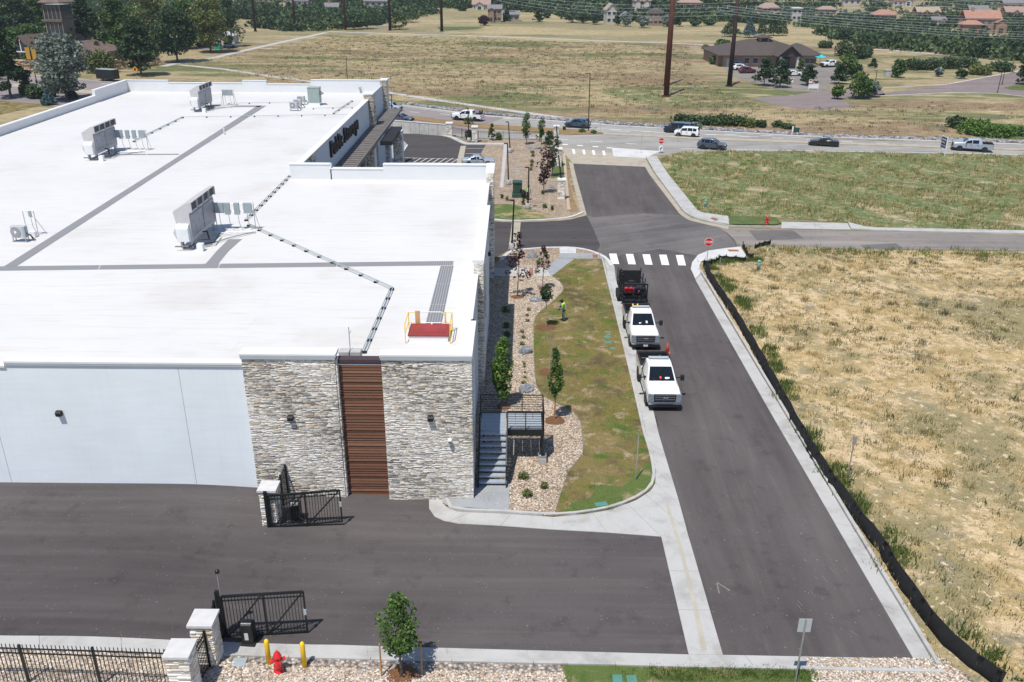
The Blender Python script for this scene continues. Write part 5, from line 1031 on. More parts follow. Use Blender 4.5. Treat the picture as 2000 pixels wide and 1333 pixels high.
# boulders
def boulder(px, py, w, lab, seed, hh=.55):
    p = G(px, py, None, .08); s = SC(p); r = w/s/2; bm = bmesh.new(); bmesh.ops.create_icosphere(bm, subdivisions=3, radius=1); rr = random.Random(seed); cs = [Vector((rr.uniform(-1, 1), rr.uniform(-1, 1), rr.uniform(-.4, 1))).normalized() for _ in range(11)]; ds = [rr.uniform(.62, .95) for _ in cs]
    for v in bm.verts:
        for c, d in zip(cs, ds):
            k = v.co.dot(c)
            if k > d: v.co -= c*(k-d)
        v.co *= 1+.05*rr.uniform(-1, 1)
        v.co = Vector((v.co.x*r*1.1, v.co.y*r*.8, max(v.co.z, -.35)*r*hh*1.5))
    me = bpy.data.meshes.new('boulder'); bm.to_mesh(me); bm.free(); me.materials.append(M['rock']); o = link('boulder', me, None, (p[0], p[1], p[2]+.1)); tag(o, lab, 'boulder')
boulder(1025, 690, 29, 'grey veined boulder in the pebble strip level with the front truck', 1); boulder(1027, 764, 29, 'grey veined boulder behind the stair railing', 2)
boulder(1040, 503, 22, 'dark boulder beside the entrance drive kerb', 3, .7); boulder(1047, 588, 24, 'flat brown grey boulder beside the small green tree', 4, .35)
boulder(1050, 291, 14, 'pale grey rock in the upper bed below the two slim trees', 5, .4); boulder(1033, 290, 12, 'brown grey rock in the upper bed left of the pale one', 6, .4); boulder(1075, 366, 14, 'flat pale slab by the green turf', 7, .2)
# light poles
def lamp_post(px, py, tx, ty, lab, base=True, arm=.5):
    p = G(px, py, None, .08 if base else 0); z, x = HT(tx, ty, p[1]); h = z-p[2]; t = thing('lamp_post', lab, 'street lamp', p, group='black square head lamp posts')
    b = 0
    if base: MB().rev([(.3, -.3), (.3, .68), (.27, .72)], 16).build('concrete_base', M['concrete'], t, True); b = .7
    MB().tube((0, 0, b), (0, 0, b+.25), .11).tube((0, 0, b), (x-p[0], 0, h), .09, .07, 8).build('pole', M['black'], t)
    MB().box(x-p[0]-.45*arm*2, x-p[0]+.06, -.15, .15, h-.02, h+.08).build('lamp_head', M['black'], t, bev=.01); return t
lamp_post(1000, 489, 1004, 392, 'black lamp post on a round concrete base by the entrance drive'); lamp_post(1031, 409, 1033, 328, 'black lamp post beside the green transformer cabinet')
lamp_post(993, 362, 991, 281, 'black lamp post at the near end of the parking bay'); lamp_post(996, 299, 993, 239, 'black lamp post at the far end of the parking bay')
lamp_post(916, 278, 914, 212, 'black lamp post beside the round shrub at the fence'); lamp_post(1149, 257, 1152.5, 144, 'tall black street lamp on the median', False, .9)
lamp_post(678, 154, 676, 110, 'black lamp post in the meadow behind the back parapet', False, .8); lamp_post(764, 232, 765, 186, 'black lamp post behind the far stone pier', False, .5)
lamp_post(1708, 175, 1713, 139, 'slim lamp post at the left end of the far street', False, .8); lamp_post(1948, 182, 1957, 142, 'slim lamp post at the far street corner', False, .8); lamp_post(1957, 166, 1962, 141, 'slim lamp post behind the far street corner', False, .8)
# stone piers of the frontage
def far_pier(px, py, top, w, lab, seed):
    p = G(px, py, None, .08); z, x = HT(px, top, p[1]); h = z-p[2]; hw = w/SC(p)/2; t = thing('stone_pier', lab, 'pillar', p, group='frontage stone piers')
    MB().box(-hw+.03, hw-.03, -hw+.03, hw-.03, -.3, h-.15).build('core', M['joint'], t)
    for u, n_, q in (((1, 0, 0), (0, -1, 0), (-hw, -hw, 0)), ((0, 1, 0), (1, 0, 0), (hw, -hw, 0)), ((0, 1, 0), (-1, 0, 0), (-hw, -hw, 0))): ledger('stone_facing', q, u, n_, 2*hw, 0, h-.15, seed, 'stone', .15, .25, .6, t)
    MB().box(-hw-.12, hw+.12, -hw-.12, hw+.12, h-.15, h+.05).build('cap', M['coping'], t); return p, h
far_pier(1096, 389, 350, 13, 'stone pier nearest the side street verge', 51); far_pier(1090, 325, 290, 12, 'stone pier beside the green turf', 52); far_pier(1086, 281, 246, 9, 'stone pier at the frontage corner behind the trees', 53); far_pier(927.5, 277, 247, 10, 'stone pier beside the frontage lamp post', 54)
for (a, b, ta, tb, lab) in ((1096, 351, 1091, 303, 'thick black post on the pier nearest the verge'), (1090, 291, 1087, 246, 'thick black post on the pier beside the green turf')):
    base = G(a, {351: 389, 291: 325}[b], None); z0, x0 = HT(a, b-1, base[1]); z, x = HT(ta, tb, base[1]); t = thing('black_post', lab, 'post', (x0, base[1], z0)); MB().tube((0, 0, 0), (x-x0, 0, z-z0), .1, .07, 8).build('pole', M['black'], t); MB().tube((0, 0, 0), (0, 0, .3), .15, None, 8).build('foot', M['black'], t)
# block wall and fence along the main road frontage
a, b = G(768, 258, None), G(874, 267, None); t = thing('block_wall', 'pale split face block wall behind the office forecourt', 'wall', a); D = np.array(b)-np.array(a); L_ = np.hypot(D[0], D[1]); an = math.atan2(D[1], D[0]); t.rotation_euler.z = an
H_ = HT(800, 236, a[1])[0]-a[2]
for i in range(6): MB().box(i*L_/6+.03, (i+1)*L_/6-.03, -.15, .15, -.4, H_).build('wall_panel', M['block'], t)
for i in range(7): MB().box(i*L_/6-.028, i*L_/6+.028, -.12, .12, -.4, H_-.03).build('pilaster', M['joint'], t)
MB().box(0, L_, -.2, .2, H_, H_+.1).build('coping', M['cap'], t)
far_pier(878, 267, 240, 11, 'dark stone end pier of the block wall', 55)
picket_fence(G(883, 267, None), G(922, 274, None), 'black picket fence between block wall and stone pier', gap=.25, posts=2.5); picket_fence(G(934, 272, None), G(1080, 275, None), 'low black picket fence along the main road frontage', gap=.25, posts=4, h=1.3)
# green electrical transformer
p = G(1000, 387, None, .08); t = thing('transformer', 'dark green transformer cabinet on a low green skirt in the gravel bed', 'transformer', p)
sc_ = SC(p); MB().box(0, 27/sc_, 0, 1.5, 0, .45).build('skirt', M['transformer'], t, bev=.02); MB().box(.1, 19.5/sc_, .45, 1.6, .45, 1.75).build('cabinet', M['transformer'], t, bev=.03); MB().box(.06, 19.9/sc_, .35, 1.7, 1.75, 1.85).build('lid', M['transformer'], t); MB().box(.95, 1.3, .42, .45, .5, 1.0).build('lock_pocket', M['black'], t)
# ---------------------------------------------------------------- plants
def crown_mesh(kind, seed, n, leaf):
    r = np.random.default_rng(seed); L = []
    if kind == 'round':
        for _ in range(36): a = r.random()*6.28; z = r.random(); q = math.sin(math.pi*(.12+.8*z))*.72*(.6+.4*r.random()); L.append((q*math.cos(a), q*math.sin(a), .12+.76*z, .3+.12*r.random(), .11+.05*r.random()))
    elif kind == 'shade':
        for _ in range(44): a = r.random()*6.28; z = r.random()**1.15; q = ((z/.3)**.6 if z < .3 else ((1-z)/.7)**.75)*.8*r.random()**.4; L.append((q*math.cos(a), q*math.sin(a), .04+.92*z, .2+.12*r.random(), .09+.05*r.random()))
    elif kind == 'oval':
        for _ in range(40): a = r.random()*6.28; z = r.random(); q = math.sin(math.pi*(.1+.75*z)**.8)*.62*(.4+.6*r.random()); L.append((q*math.cos(a), q*math.sin(a), .06+.86*z, .3+.14*r.random(), .07+.05*r.random()))
    elif kind == 'sparse':
        for _ in range(30): a = r.random()*6.28; z = r.random(); q = (1-z)**.6*.85*r.random()**.5; L.append((q*math.cos(a), q*math.sin(a), .03+.93*z, .17+.1*r.random(), .05+.03*r.random()))
    elif kind == 'vase':
        for _ in range(30): a = r.random()*6.28; z = r.random(); q = (.25+.75*z)*.8*r.random()**.5; L.append((q*math.cos(a), q*math.sin(a), .05+.85*z*(1-.2*q), .2+.12*r.random(), .07+.04*r.random()))
    elif kind == 'pine':
        for _ in range(46): a = r.random()*6.28; z = r.random()**.9; q = (1-z**1.6)*.78*(.35+.65*r.random()); L.append((q*math.cos(a), q*math.sin(a), .05+.9*z, .2+.16*r.random(), .045+.035*r.random()))
    elif kind == 'spruce':
        for i in range(60): z = i/60; a = i*2.4; q = (1-z)*.75*(.7+.3*r.random()); L.append((q*math.cos(a), q*math.sin(a), .02+.93*z, .28*(1-z)+.07, .05))
    else:
        for _ in range(16): a = r.random()*6.28; q = .65*r.random()**.5; L.append((q*math.cos(a), q*math.sin(a), .3+.3*(1-q)*r.random(), .3+.15*r.random(), .32+.16*r.random()))
    L = np.array(L); w = L[:, 3]**2; k = r.choice(len(L), n, p=w/w.sum()); d = r.normal(size=(n, 3)); d /= np.linalg.norm(d, axis=1)[:, None]
    rad = (.55+.5*r.random(n)**.5)[:, None]*np.stack([L[k, 3], L[k, 3], L[k, 4]], -1); C = L[k, :3]+d*rad
    if kind == 'bush': C[:, 2] = np.abs(C[:, 2])
    # leaf clump: bent quad of two triangles, size given in metres, un-scaled later through ls
    u = r.normal(size=(n, 3)); u[:, 2] *= .6; u /= np.linalg.norm(u, axis=1)[:, None]; v = np.cross(u, r.normal(size=(n, 3))); v /= np.linalg.norm(v, axis=1)[:, None]
    return C, u, v, np.clip(.5+.25*r.normal(size=n)+.25*(L[k, 0]*0+r.random(len(L))[k]-.5), 0, 1), leaf*(.6+.8*r.random(n))
_cc = {}
def crown_obj(kind, seed, n, leaf, Rr, H, mat):
    key = (kind, seed, n, round(leaf, 2), round(Rr, 0), round(H, 0), mat)
    if key not in _cc:
        C, u, v, t, s = crown_mesh(kind, seed, n, leaf); C = C*np.array([Rr, Rr, H]); s = s[:, None]
        V = np.stack([C-u*s, C-v*s*.6, C+u*s, C+v*s*.6+np.array([0, 0, .15])*s], 1); Fq = np.arange(4*n).reshape(-1, 4)
        me = npmesh('crown', V.reshape(-1, 3), Fq, M[mat], t); _cc[key] = (me, Rr, H)
    return _cc[key]
def plant(name, p, H, Rr, kind, mat, lab, cat='tree', n=600, leaf=.25, seed=1, trunk=.25, tr=None, bark='bark', group=None, stems=1, limbs=3):
    t = thing(name, lab, cat, p, random.Random(seed).uniform(0, 6), group); z0 = H*trunk
    me, r0, h0 = crown_obj(kind, seed % 5, n, leaf, Rr, H-z0, mat)
    c = link('crown', me, t, (0, 0, z0), (Rr/r0, Rr/r0, (H-z0)/h0))
    if cat == 'tree' or trunk > 0:
        tr = tr or max(.03, H*.018); m = MB(); rr = random.Random(seed)
        for s_i in range(stems):
            ox, oy = (0, 0) if stems == 1 else (rr.uniform(-.3, .3), rr.uniform(-.3, .3)); pts = [(ox, oy, -.1), (ox*1.2+rr.uniform(-.04, .04)*H*.3, oy*1.2, z0*.6), (ox*1.3, oy*1.3+rr.uniform(-.02, .02)*H, z0+.1*(H-z0)), (ox*1.2, oy*1.2, z0+.7*(H-z0))]
            rs = [tr*1.25, tr, tr*.8, tr*.25]
            for i in range(3): m.tube(pts[i], pts[i+1], rs[i], rs[i+1], 7)
        for i in range(limbs):
            a = i*2.3+rr.random(); zz = z0+(H-z0)*(.08+.5*i/max(1, limbs)); m.tube((0, 0, zz), (math.cos(a)*Rr*.6, math.sin(a)*Rr*.6, zz+(H-z0)*.18), tr*.4, tr*.12, 5)
        m.build('trunk', M[bark], t)
    return t
def ptree(name, px, py, top, w, kind, mat, lab, n=600, leaf=.25, seed=1, trunk=.22, dz=0, **k):
    p = G(px, py, None, dz); z, x = HT(px, top, p[1]); H = max(.3, z-p[2]); return plant(name, p, H*1.06, w/2/SC((p[0], p[1], p[2]+H/2))*1.22, kind, mat, lab, n=n, leaf=leaf, seed=seed, trunk=trunk, **k)
def mulch(p, r):
    m = MB(); rr = random.Random(int(p[0]*10)); n = 16; m.add([(0, 0, .05)]+[(r*math.cos(6.283*i/n)*rr.uniform(.8, 1.1), r*math.sin(6.283*i/n)*rr.uniform(.8, 1.1), .0) for i in range(n)], [(0, i+1, (i+1) % n+1) for i in range(n)])
    o = m.build('mulch_ring', M['mulch']); o.location = (p[0], p[1], p[2]+.03); tag(o, kind='structure')
def stakes(p, d, h, lab, n=2):
    for i in range(n):
        s = (-1, 1)[i]; t = tag(MB().tube((0, 0, -.2), (0, 0, h), .035, .03, 7).build('tree_stake', M['wood']), ['left ', 'right '][i]+lab, 'stake', 'wooden tree stakes'); t.location = (p[0]+s*d, p[1]+.05*s, p[2])
# young trees
p = G(785, 1320, None, .05); ptree('young_tree', 785, 1320, 1176, 92, 'shade', 'lf_green', 'young leafy tree with a full crown between two stakes at the near kerb', 2300, .066, 1, .36, .05, tr=.045, limbs=7); mulch(p, .55); stakes(p, .72, 1.5, 'wooden stake beside the young tree at the near kerb')
p = G(1083, 822, None, .1); ptree('young_tree', 1082, 820, 690, 32, 'shade', 'lf_green', 'slim dark green tree beside the stair landing bed', 1500, .07, 2, .36, .1, tr=.05, bark='wood'); mulch(p, .6)
p = G(1066, 640, None, .1); ptree('young_tree', 1066, 640, 562, 24, 'round', 'lf_dark', 'thin stemmed small green tree near the worker in the lawn', 900, .08, 3, .62, .1, tr=.035, bark='bark_pale'); mulch(p, .75)
p = G(1011, 581, None, .09); ptree('red_leaf_tree', 1011, 580, 460, 44, 'sparse', 'lf_purple', 'sparse red leaved tree in the pebbles nearer the building', 700, .09, 4, .3, .09, tr=.04); mulch(p, .6)
p = G(1062, 566, None, .09); ptree('red_leaf_tree', 1060, 565, 486, 30, 'sparse', 'lf_purple', 'sparse red leaved tree in the pebbles nearer the lawn', 450, .08, 5, .35, .09, tr=.035); mulch(p, .5)
p = G(983, 795, None, .09); ptree('young_tree', 981, 795, 668, 38, 'oval', 'lf_bright', 'bushy bright green tree against the shaded wall behind the stair', 3600, .075, 6, .12, .09, tr=.04); mulch(p, .5)
p = G(1073, 728, None, .1); z, x = HT(1076, 645, p[1]); t = thing('bare_sapling', 'bare pale sapling with a few twigs in the lawn', 'tree', p); H = z-p[2]
MB().tube((0, 0, 0), (.03, 0, H*.5), .04, .03).tube((.03, 0, H*.5), (.0, .02, H), .03, .01).tube((.02, 0, H*.55), (.4, .1, H*.8), .014, .005).tube((.02, 0, H*.65), (-.35, .1, H*.9), .014, .005).tube((.02, 0, H*.75), (.25, -.2, H*.95), .012, .004).build('trunk', M['bark_pale'], t); mulch(p, .7)
for i, (a, b, tp, w, kd, mt, lab) in enumerate((
    (1062, 378, 292, 36, 'vase', 'lf_purple', 'dark purple leaved tree in the upper gravel bed'), (1078, 345, 262, 32, 'vase', 'lf_dark', 'dark green tree behind the purple one by the turf'),
    (1028, 283, 223, 18, 'oval', 'lf_green', 'left one of two slim trees at the frontage fence'), (1057, 283, 230, 16, 'vase', 'lf_green', 'right one of two slim trees at the frontage fence'),
    (1073, 290, 258, 18, 'oval', 'lf_dark', 'short dark tree beside the frontage corner pier'), (961, 274, 244, 15, 'sparse', 'lf_olive', 'sparse young tree against the frontage fence'),
    (974, 274, 258, 10, 'bush', 'lf_olive', 'small shrub against the frontage fence'), (916, 272, 252, 16, 'bush', 'lf_dark', 'dark shrub at the foot of the frontage lamp post'))):
    ptree('young_tree' if kd != 'bush' else 'shrub', a, b, tp, w, kd, mt, lab, 900, .13, 10+i, .2 if kd != 'bush' else 0, .09, cat='tree' if kd != 'bush' else 'shrub', tr=.06)
# shrubs and ornamental grasses
def shrubs(lst, mat, kindname='shrub', n=160, leaf=.07):
    for i, (a, b, w, h, lab) in enumerate(lst):
        p = G(a, b, None, .09); r = w/2/SC(p); plant(kindname, p, h, r, 'bush', mat, lab, 'shrub', n, leaf, i+3, 0, limbs=0)
shrubs([(1022, 935, 24, .42, 'uppermost of three low shrubs in the pebbles by the stair'), (1063, 953, 18, .38, 'right one of three low shrubs in the pebbles by the stair'), (1029, 970, 24, .42, 'lowest of three low shrubs in the pebbles by the stair')], 'lf_olive', n=420, leaf=.045)
shrubs([(988, 610, 18, .6, 'loose leafy shrub at the edge of the building shade'), (989, 640, 18, .5, 'second dark shrub along the building shade'), (989, 658, 17, .5, 'third dark shrub along the building shade'), (990, 677, 17, .45, 'fourth shrub along the building shade'), (989, 695, 14, .4, 'fifth shrub along the building shade just above the bushy tree')][:5], 'lf_green', n=260, leaf=.06)
shrubs([(1033, 607, 10, .3, 'small plant in the pebble strip below the flat boulder'), (1030, 618, 9, .25, 'small plant second in the pebble strip'), (1030, 629, 11, .25, 'dark small plant in the pebble strip level with the worker'), (1020, 650, 11, .3, 'small plant in the middle of the pebble strip'), (1022, 661, 10, .3, 'small spiky plant in the middle of the pebble strip'), (1020, 674, 12, .3, 'small plant just above the boulder by the front truck'),
        (1023, 712, 8, .2, 'tiny plant first below the boulder'), (1024, 718, 8, .2, 'tiny plant second below the boulder'), (1025, 729, 7, .18, 'tiny plant third below the boulder'), (1024, 739, 9, .2, 'tiny plant fourth below the boulder'), (1023, 750, 12, .25, 'tiny plant just above the boulder by the railing')], 'lf_olive', n=110, leaf=.045)
shrubs([(1052, 517, 10, .6, 'round green shrub beside the dark boulder'), (1066, 500, 11, .5, 'brownish shrub near the kerb of the entrance drive'), (980, 388, 8, .6, 'upright grass clump left in the bed below the parking bay'), (991, 392, 8, .6, 'second upright grass clump below the parking bay'), (1022, 400, 8, .9, 'tall grass clump right of the transformer'), (1064, 407, 10, .7, 'grass clump in the lower corner of the upper bed'), (1078, 411, 7, .7, 'thin grass clump in the lower corner of the upper bed'), (1060, 380, 8, .6, 'grass clump below the purple tree'),
        (1040, 300, 9, .5, 'first green clump of the planted row in the upper bed'), (1040, 306, 9, .5, 'second green clump of the planted row in the upper bed'), (1039, 318, 9, .6, 'straw coloured clump of the planted row'), (1039, 325, 8, .5, 'green clump midway in the planted row'), (1038, 333, 8, .5, 'near green clump of the planted row')], 'lf_olive', n=120, leaf=.09)
shrubs([(915, 243, 20, 1.6, 'round dark shrub on the median in front of the white pickup'), (1102, 255, 6, .8, 'small shrub on the median left of the blue car'), (1136, 259, 16, .6, 'yellow green shrub left of the median street lamp'), (1160, 261, 14, .6, 'yellow green shrub right of the median street lamp')], 'lf_green', n=200, leaf=.16)
ptree('shrub', 1361, 252, 237, 18, 'bush', 'lf_silver', 'round silver sage bush behind the white and black cars', 500, .18, 3, 0, cat='shrub')
for i, (a, b, tp, w) in enumerate(((1330, 243, 222, 36), (1355, 243, 224, 36), (1385, 244, 226, 40), (1415, 245, 221, 40), (1440, 246, 226, 34), (1462, 247, 231, 36), (1485, 248, 235, 26))):
    ptree('roadside_bush', a, b, tp, w, 'bush', 'lf_scrub' if i != 5 else 'lf_olive', ['leftmost', 'second from left', 'third from left', 'tallest middle', 'fifth', 'sixth olive', 'rightmost low'][i]+' bush in the row beyond the main road rocks', 900, .22, 20+i, 0, cat='bush')
ptree('roadside_bush', 1520, 248, 236, 24, 'bush', 'lf_scrub', 'left bush of the pair beside the roadside cabinet', 400, .22, 1, 0, cat='bush'); ptree('roadside_bush', 1540, 252, 241, 26, 'bush', 'lf_scrub', 'right bush of the pair beside the roadside cabinet', 400, .22, 2, 0, cat='bush')
for i, (a, b, tp, w, mt, lab) in enumerate(((1868, 250, 226, 40, 'lf_scrub', 'dark rounded bush at the left end of the marsh'), (1905, 262, 232, 60, 'lf_bright', 'bright green thicket in the marsh'), (1950, 266, 240, 60, 'lf_bright', 'bright green thicket right in the marsh'), (1985, 262, 248, 50, 'lf_green', 'green thicket at the right edge of the marsh'), (2030, 262, 248, 60, 'lf_green', 'green thicket beyond the right frame edge'))):
    ptree('marsh_bush', a, b, tp, w, 'bush', mt, lab, 1300, .25, 30+i, 0, cat='bush')
# trees around the clubhouse and far street
FT = [(1492, 168, 118, 44, 'pine', 'lf_dark', 'left one of two close pines in front of the clubhouse'), (1523, 171, 120, 42, 'pine', 'lf_dark', 'right one of two close pines in front of the clubhouse'), (1578, 167, 129, 34, 'pine', 'lf_dark', 'solitary pine at the clubhouse car park entrance'),
      (1563, 139, 118, 14, 'pine', 'lf_green', 'small tree on the clubhouse car park island'), (1638, 164, 128, 32, 'pine', 'lf_dark', 'pine at the right edge of the clubhouse car park'), (1650, 152, 107, 38, 'round', 'lf_green', 'round green tree right of the clubhouse'), (1664, 151, 124, 30, 'round', 'lf_dark', 'dark round tree right of the clubhouse'),
      (1636, 194, 166, 24, 'round', 'lf_green', 'small green tree by the road end'), (1676, 193, 145, 50, 'oval', 'lf_green', 'large green tree by the road end'), (1700, 190, 160, 30, 'round', 'lf_silver', 'pale grey tree behind the large green one'), (1704, 134, 116, 15, 'pine', 'lf_dark', 'small dark conifer on the dry slope'),
      (1753, 152, 118, 26, 'oval', 'lf_green', 'green tree beside the small white shed'), (1876, 154, 136, 20, 'round', 'lf_dark', 'small tree below the far street'), (1997, 165, 120, 34, 'pine', 'lf_dark', 'dark tree on the lawn at the right edge'),
      (1833, 150, 133, 14, 'round', 'lf_silver', 'grey bush below the far street'), (1392, 112, 96, 18, 'round', 'lf_green', 'small green tree left of the clubhouse roof'), (1410, 95, 78, 28, 'round', 'lf_green', 'bright tree behind the left end of the clubhouse'), (1378, 100, 88, 14, 'round', 'lf_olive', 'little tree left behind the clubhouse'),
      (1395, 126, 106, 20, 'bush', 'lf_scrub', 'shrub mass at the left corner of the clubhouse'), (1426, 72, 33, 36, 'spruce', 'lf_dark', 'leftmost spruce of the group behind the clubhouse'), (1463, 74, 34, 28, 'spruce', 'lf_blue', 'second spruce of the group behind the clubhouse'), (1487, 71, 32, 24, 'spruce', 'lf_dark', 'third spruce of the group behind the clubhouse'), (1510, 70, 32, 30, 'spruce', 'lf_dark', 'fourth spruce of the group behind the clubhouse'), (1528, 70, 36, 24, 'spruce', 'lf_dark', 'rightmost spruce of the group behind the clubhouse'),
      (1645, 110, 78, 34, 'bush', 'lf_scrub', 'dark thicket behind the clubhouse, left clump'), (1675, 115, 82, 34, 'bush', 'lf_scrub', 'dark thicket behind the clubhouse, middle clump'), (1690, 112, 86, 30, 'bush', 'lf_scrub', 'dark thicket behind the clubhouse, right clump'), (1612, 94, 78, 26, 'bush', 'lf_scrub', 'low thicket above the turquoise umbrella'),
      (1785, 136, 112, 44, 'bush', 'lf_scrub', 'first clump of the green belt below the far street'), (1820, 137, 113, 44, 'bush', 'lf_scrub', 'second clump of the green belt below the far street'), (1855, 134, 110, 44, 'bush', 'lf_scrub', 'third clump of the green belt below the far street'), (1888, 132, 110, 40, 'bush', 'lf_scrub', 'fourth clump of the green belt below the far street'), (1915, 146, 122, 44, 'bush', 'lf_olive', 'grey green thicket above the far street'), (1955, 140, 118, 40, 'bush', 'lf_scrub', 'dark thicket at the bend of the far street')]
for i, (a, b, tp, w, kd, mt, lab) in enumerate(FT): ptree('distant_tree' if kd != 'bush' else 'thicket', a, b, tp, w, kd, mt, lab, 1100 if w > 25 else 500, .32, 40+i, .12 if kd != 'bush' else 0, cat='tree' if kd != 'bush' else 'bush')
# wooded left
LT = [(22, 190, 68, 62, 'pine', 'lf_dark', 'dark pine leaning over the left frame edge'), (132, 196, 80, 92, 'oval', 'lf_silver', 'large silvery willow behind the left parapet'), (196, 143, 98, 42, 'bush', 'lf_olive', 'round olive shrub by the sandstone wall'), (276, 148, 48, 72, 'pine', 'lf_dark', 'broad pine in front of the sandstone wall'),
      (176, 122, 8, 60, 'pine', 'lf_dark', 'tall dark pine right of the brown tower'), (238, 118, 6, 62, 'pine', 'lf_green', 'tall green conifer between tower and meadow'), (347, 122, 22, 66, 'round', 'lf_dark', 'dense round pine at the bend of the field path'), (300, 100, -4, 74, 'oval', 'lf_olive', 'tall olive green tree behind the round pine'),
      (412, 103, 4, 66, 'oval', 'lf_olive', 'pale green tree beside the parked cars'), (432, 95, 18, 40, 'sparse', 'lf_olive', 'half bare tree with pale limbs by the field path'), (454, 92, 6, 40, 'pine', 'lf_dark', 'dark pine ending the row at the field path'), (60, 118, 55, 66, 'round', 'lf_green', 'green tree below the brown tower'), (35, 95, -8, 80, 'pine', 'lf_dark', 'tall dark pine at the top left'), (80, 80, 0, 60, 'pine', 'lf_green', 'mid green conifer left of the tower'), (-10, 110, 5, 70, 'pine', 'lf_dark', 'pine at the far left edge'),
      (370, 96, 10, 50, 'oval', 'lf_green', 'green tree right behind the round pine'), (96, 205, 182, 22, 'spruce', 'lf_blue', 'small blue spruce by the left lawn'), (142, 193, 178, 16, 'spruce', 'lf_blue', 'second small blue spruce near the willow'), (72, 192, 168, 30, 'bush', 'lf_scrub', 'dark roadside shrub, left one'), (92, 190, 165, 30, 'bush', 'lf_scrub', 'dark roadside shrub, right one'), (50, 186, 168, 14, 'bush', 'lf_olive', 'thin pale shrub by the verge'),
      (250, 62, 20, 60, 'oval', 'lf_green', 'background tree in the left wood near the poles'), (150, 138, 80, 40, 'pine', 'lf_dark', 'dark understorey pine behind the willow')]
for i, (a, b, tp, w, kd, mt, lab) in enumerate(LT): ptree('wood_tree' if kd not in ('bush',) else 'thicket', a, b, tp-6, w*1.15, kd, mt, lab, 5200 if w > 50 else 2400, .38 if w > 40 else .28, 90+i, .13 if kd != 'bush' else 0, cat='tree' if kd != 'bush' else 'bush', bark='bark_pale' if 'pale limbs' in lab else 'bark')
# trees around the middle houses
HTR = [(795, 44, 24, 40, 'round', 'lf_scrub', 'tree by the far lane left of the meadow'), (780, 58, 28, 34, 'sparse', 'lf_olive', 'loose pale tree beside the far lane'), (718, 57, 22, 44, 'round', 'lf_dark', 'dark tree left of the far lane'), (690, 58, 30, 36, 'round', 'lf_scrub', 'scrubby tree at the far left of the lane'), (945, 50, 32, 20, 'round', 'lf_purple', 'dark red tree left of the grey house'), (989, 42, 22, 12, 'oval', 'lf_dark', 'dark tree in front of the grey house'), (1051, 43, 21, 22, 'pine', 'lf_dark', 'dark tree right of the grey house'), (1067, 36, 25, 14, 'round', 'lf_dark', 'little tree beyond the lane head'),
       (1118, 45, 20, 30, 'round', 'lf_scrub', 'left tree of the clump right of the lane'), (1140, 46, 22, 26, 'round', 'lf_scrub', 'right tree of the clump right of the lane'), (1165, 48, 26, 22, 'pine', 'lf_dark', 'dark tree left of the cream house'), (1222, 52, 26, 22, 'round', 'lf_silver', 'pale silver tree right of the cream house'), (1258, 55, 32, 22, 'round', 'lf_silver', 'rounded silver tree left of the brown house'), (1206, 50, 25, 14, 'pine', 'lf_dark', 'dark tree behind the cream house'), (1302, 53, 30, 18, 'round', 'lf_silver', 'silver tree right of the brown house'), (1326, 52, 26, 16, 'round', 'lf_dark', 'dark tree by the tall steel pole'), (903, 24, 10, 16, 'round', 'lf_dark', 'dark tree left of the white gabled house'), (1358, 52, 38, 20, 'round', 'lf_scrub', 'shrubby tree right of the tall steel pole'), (1385, 50, 40, 20, 'round', 'lf_scrub', 'shrubby tree on the dry slope'), (1850, 50, 28, 30, 'round', 'lf_dark', 'dark tree left of the salmon roofed mansion'), (1912, 66, 50, 34, 'round', 'lf_scrub', 'dark tree in front of the salmon roofed mansion'), (1950, 62, 48, 24, 'round', 'lf_green', 'green tree right in front of the salmon mansion')]
for i, (a, b, tp, w, kd, mt, lab) in enumerate(HTR): ptree('distant_tree', a, b, tp, w, kd, mt, lab, 500, .5, 130+i, .1)
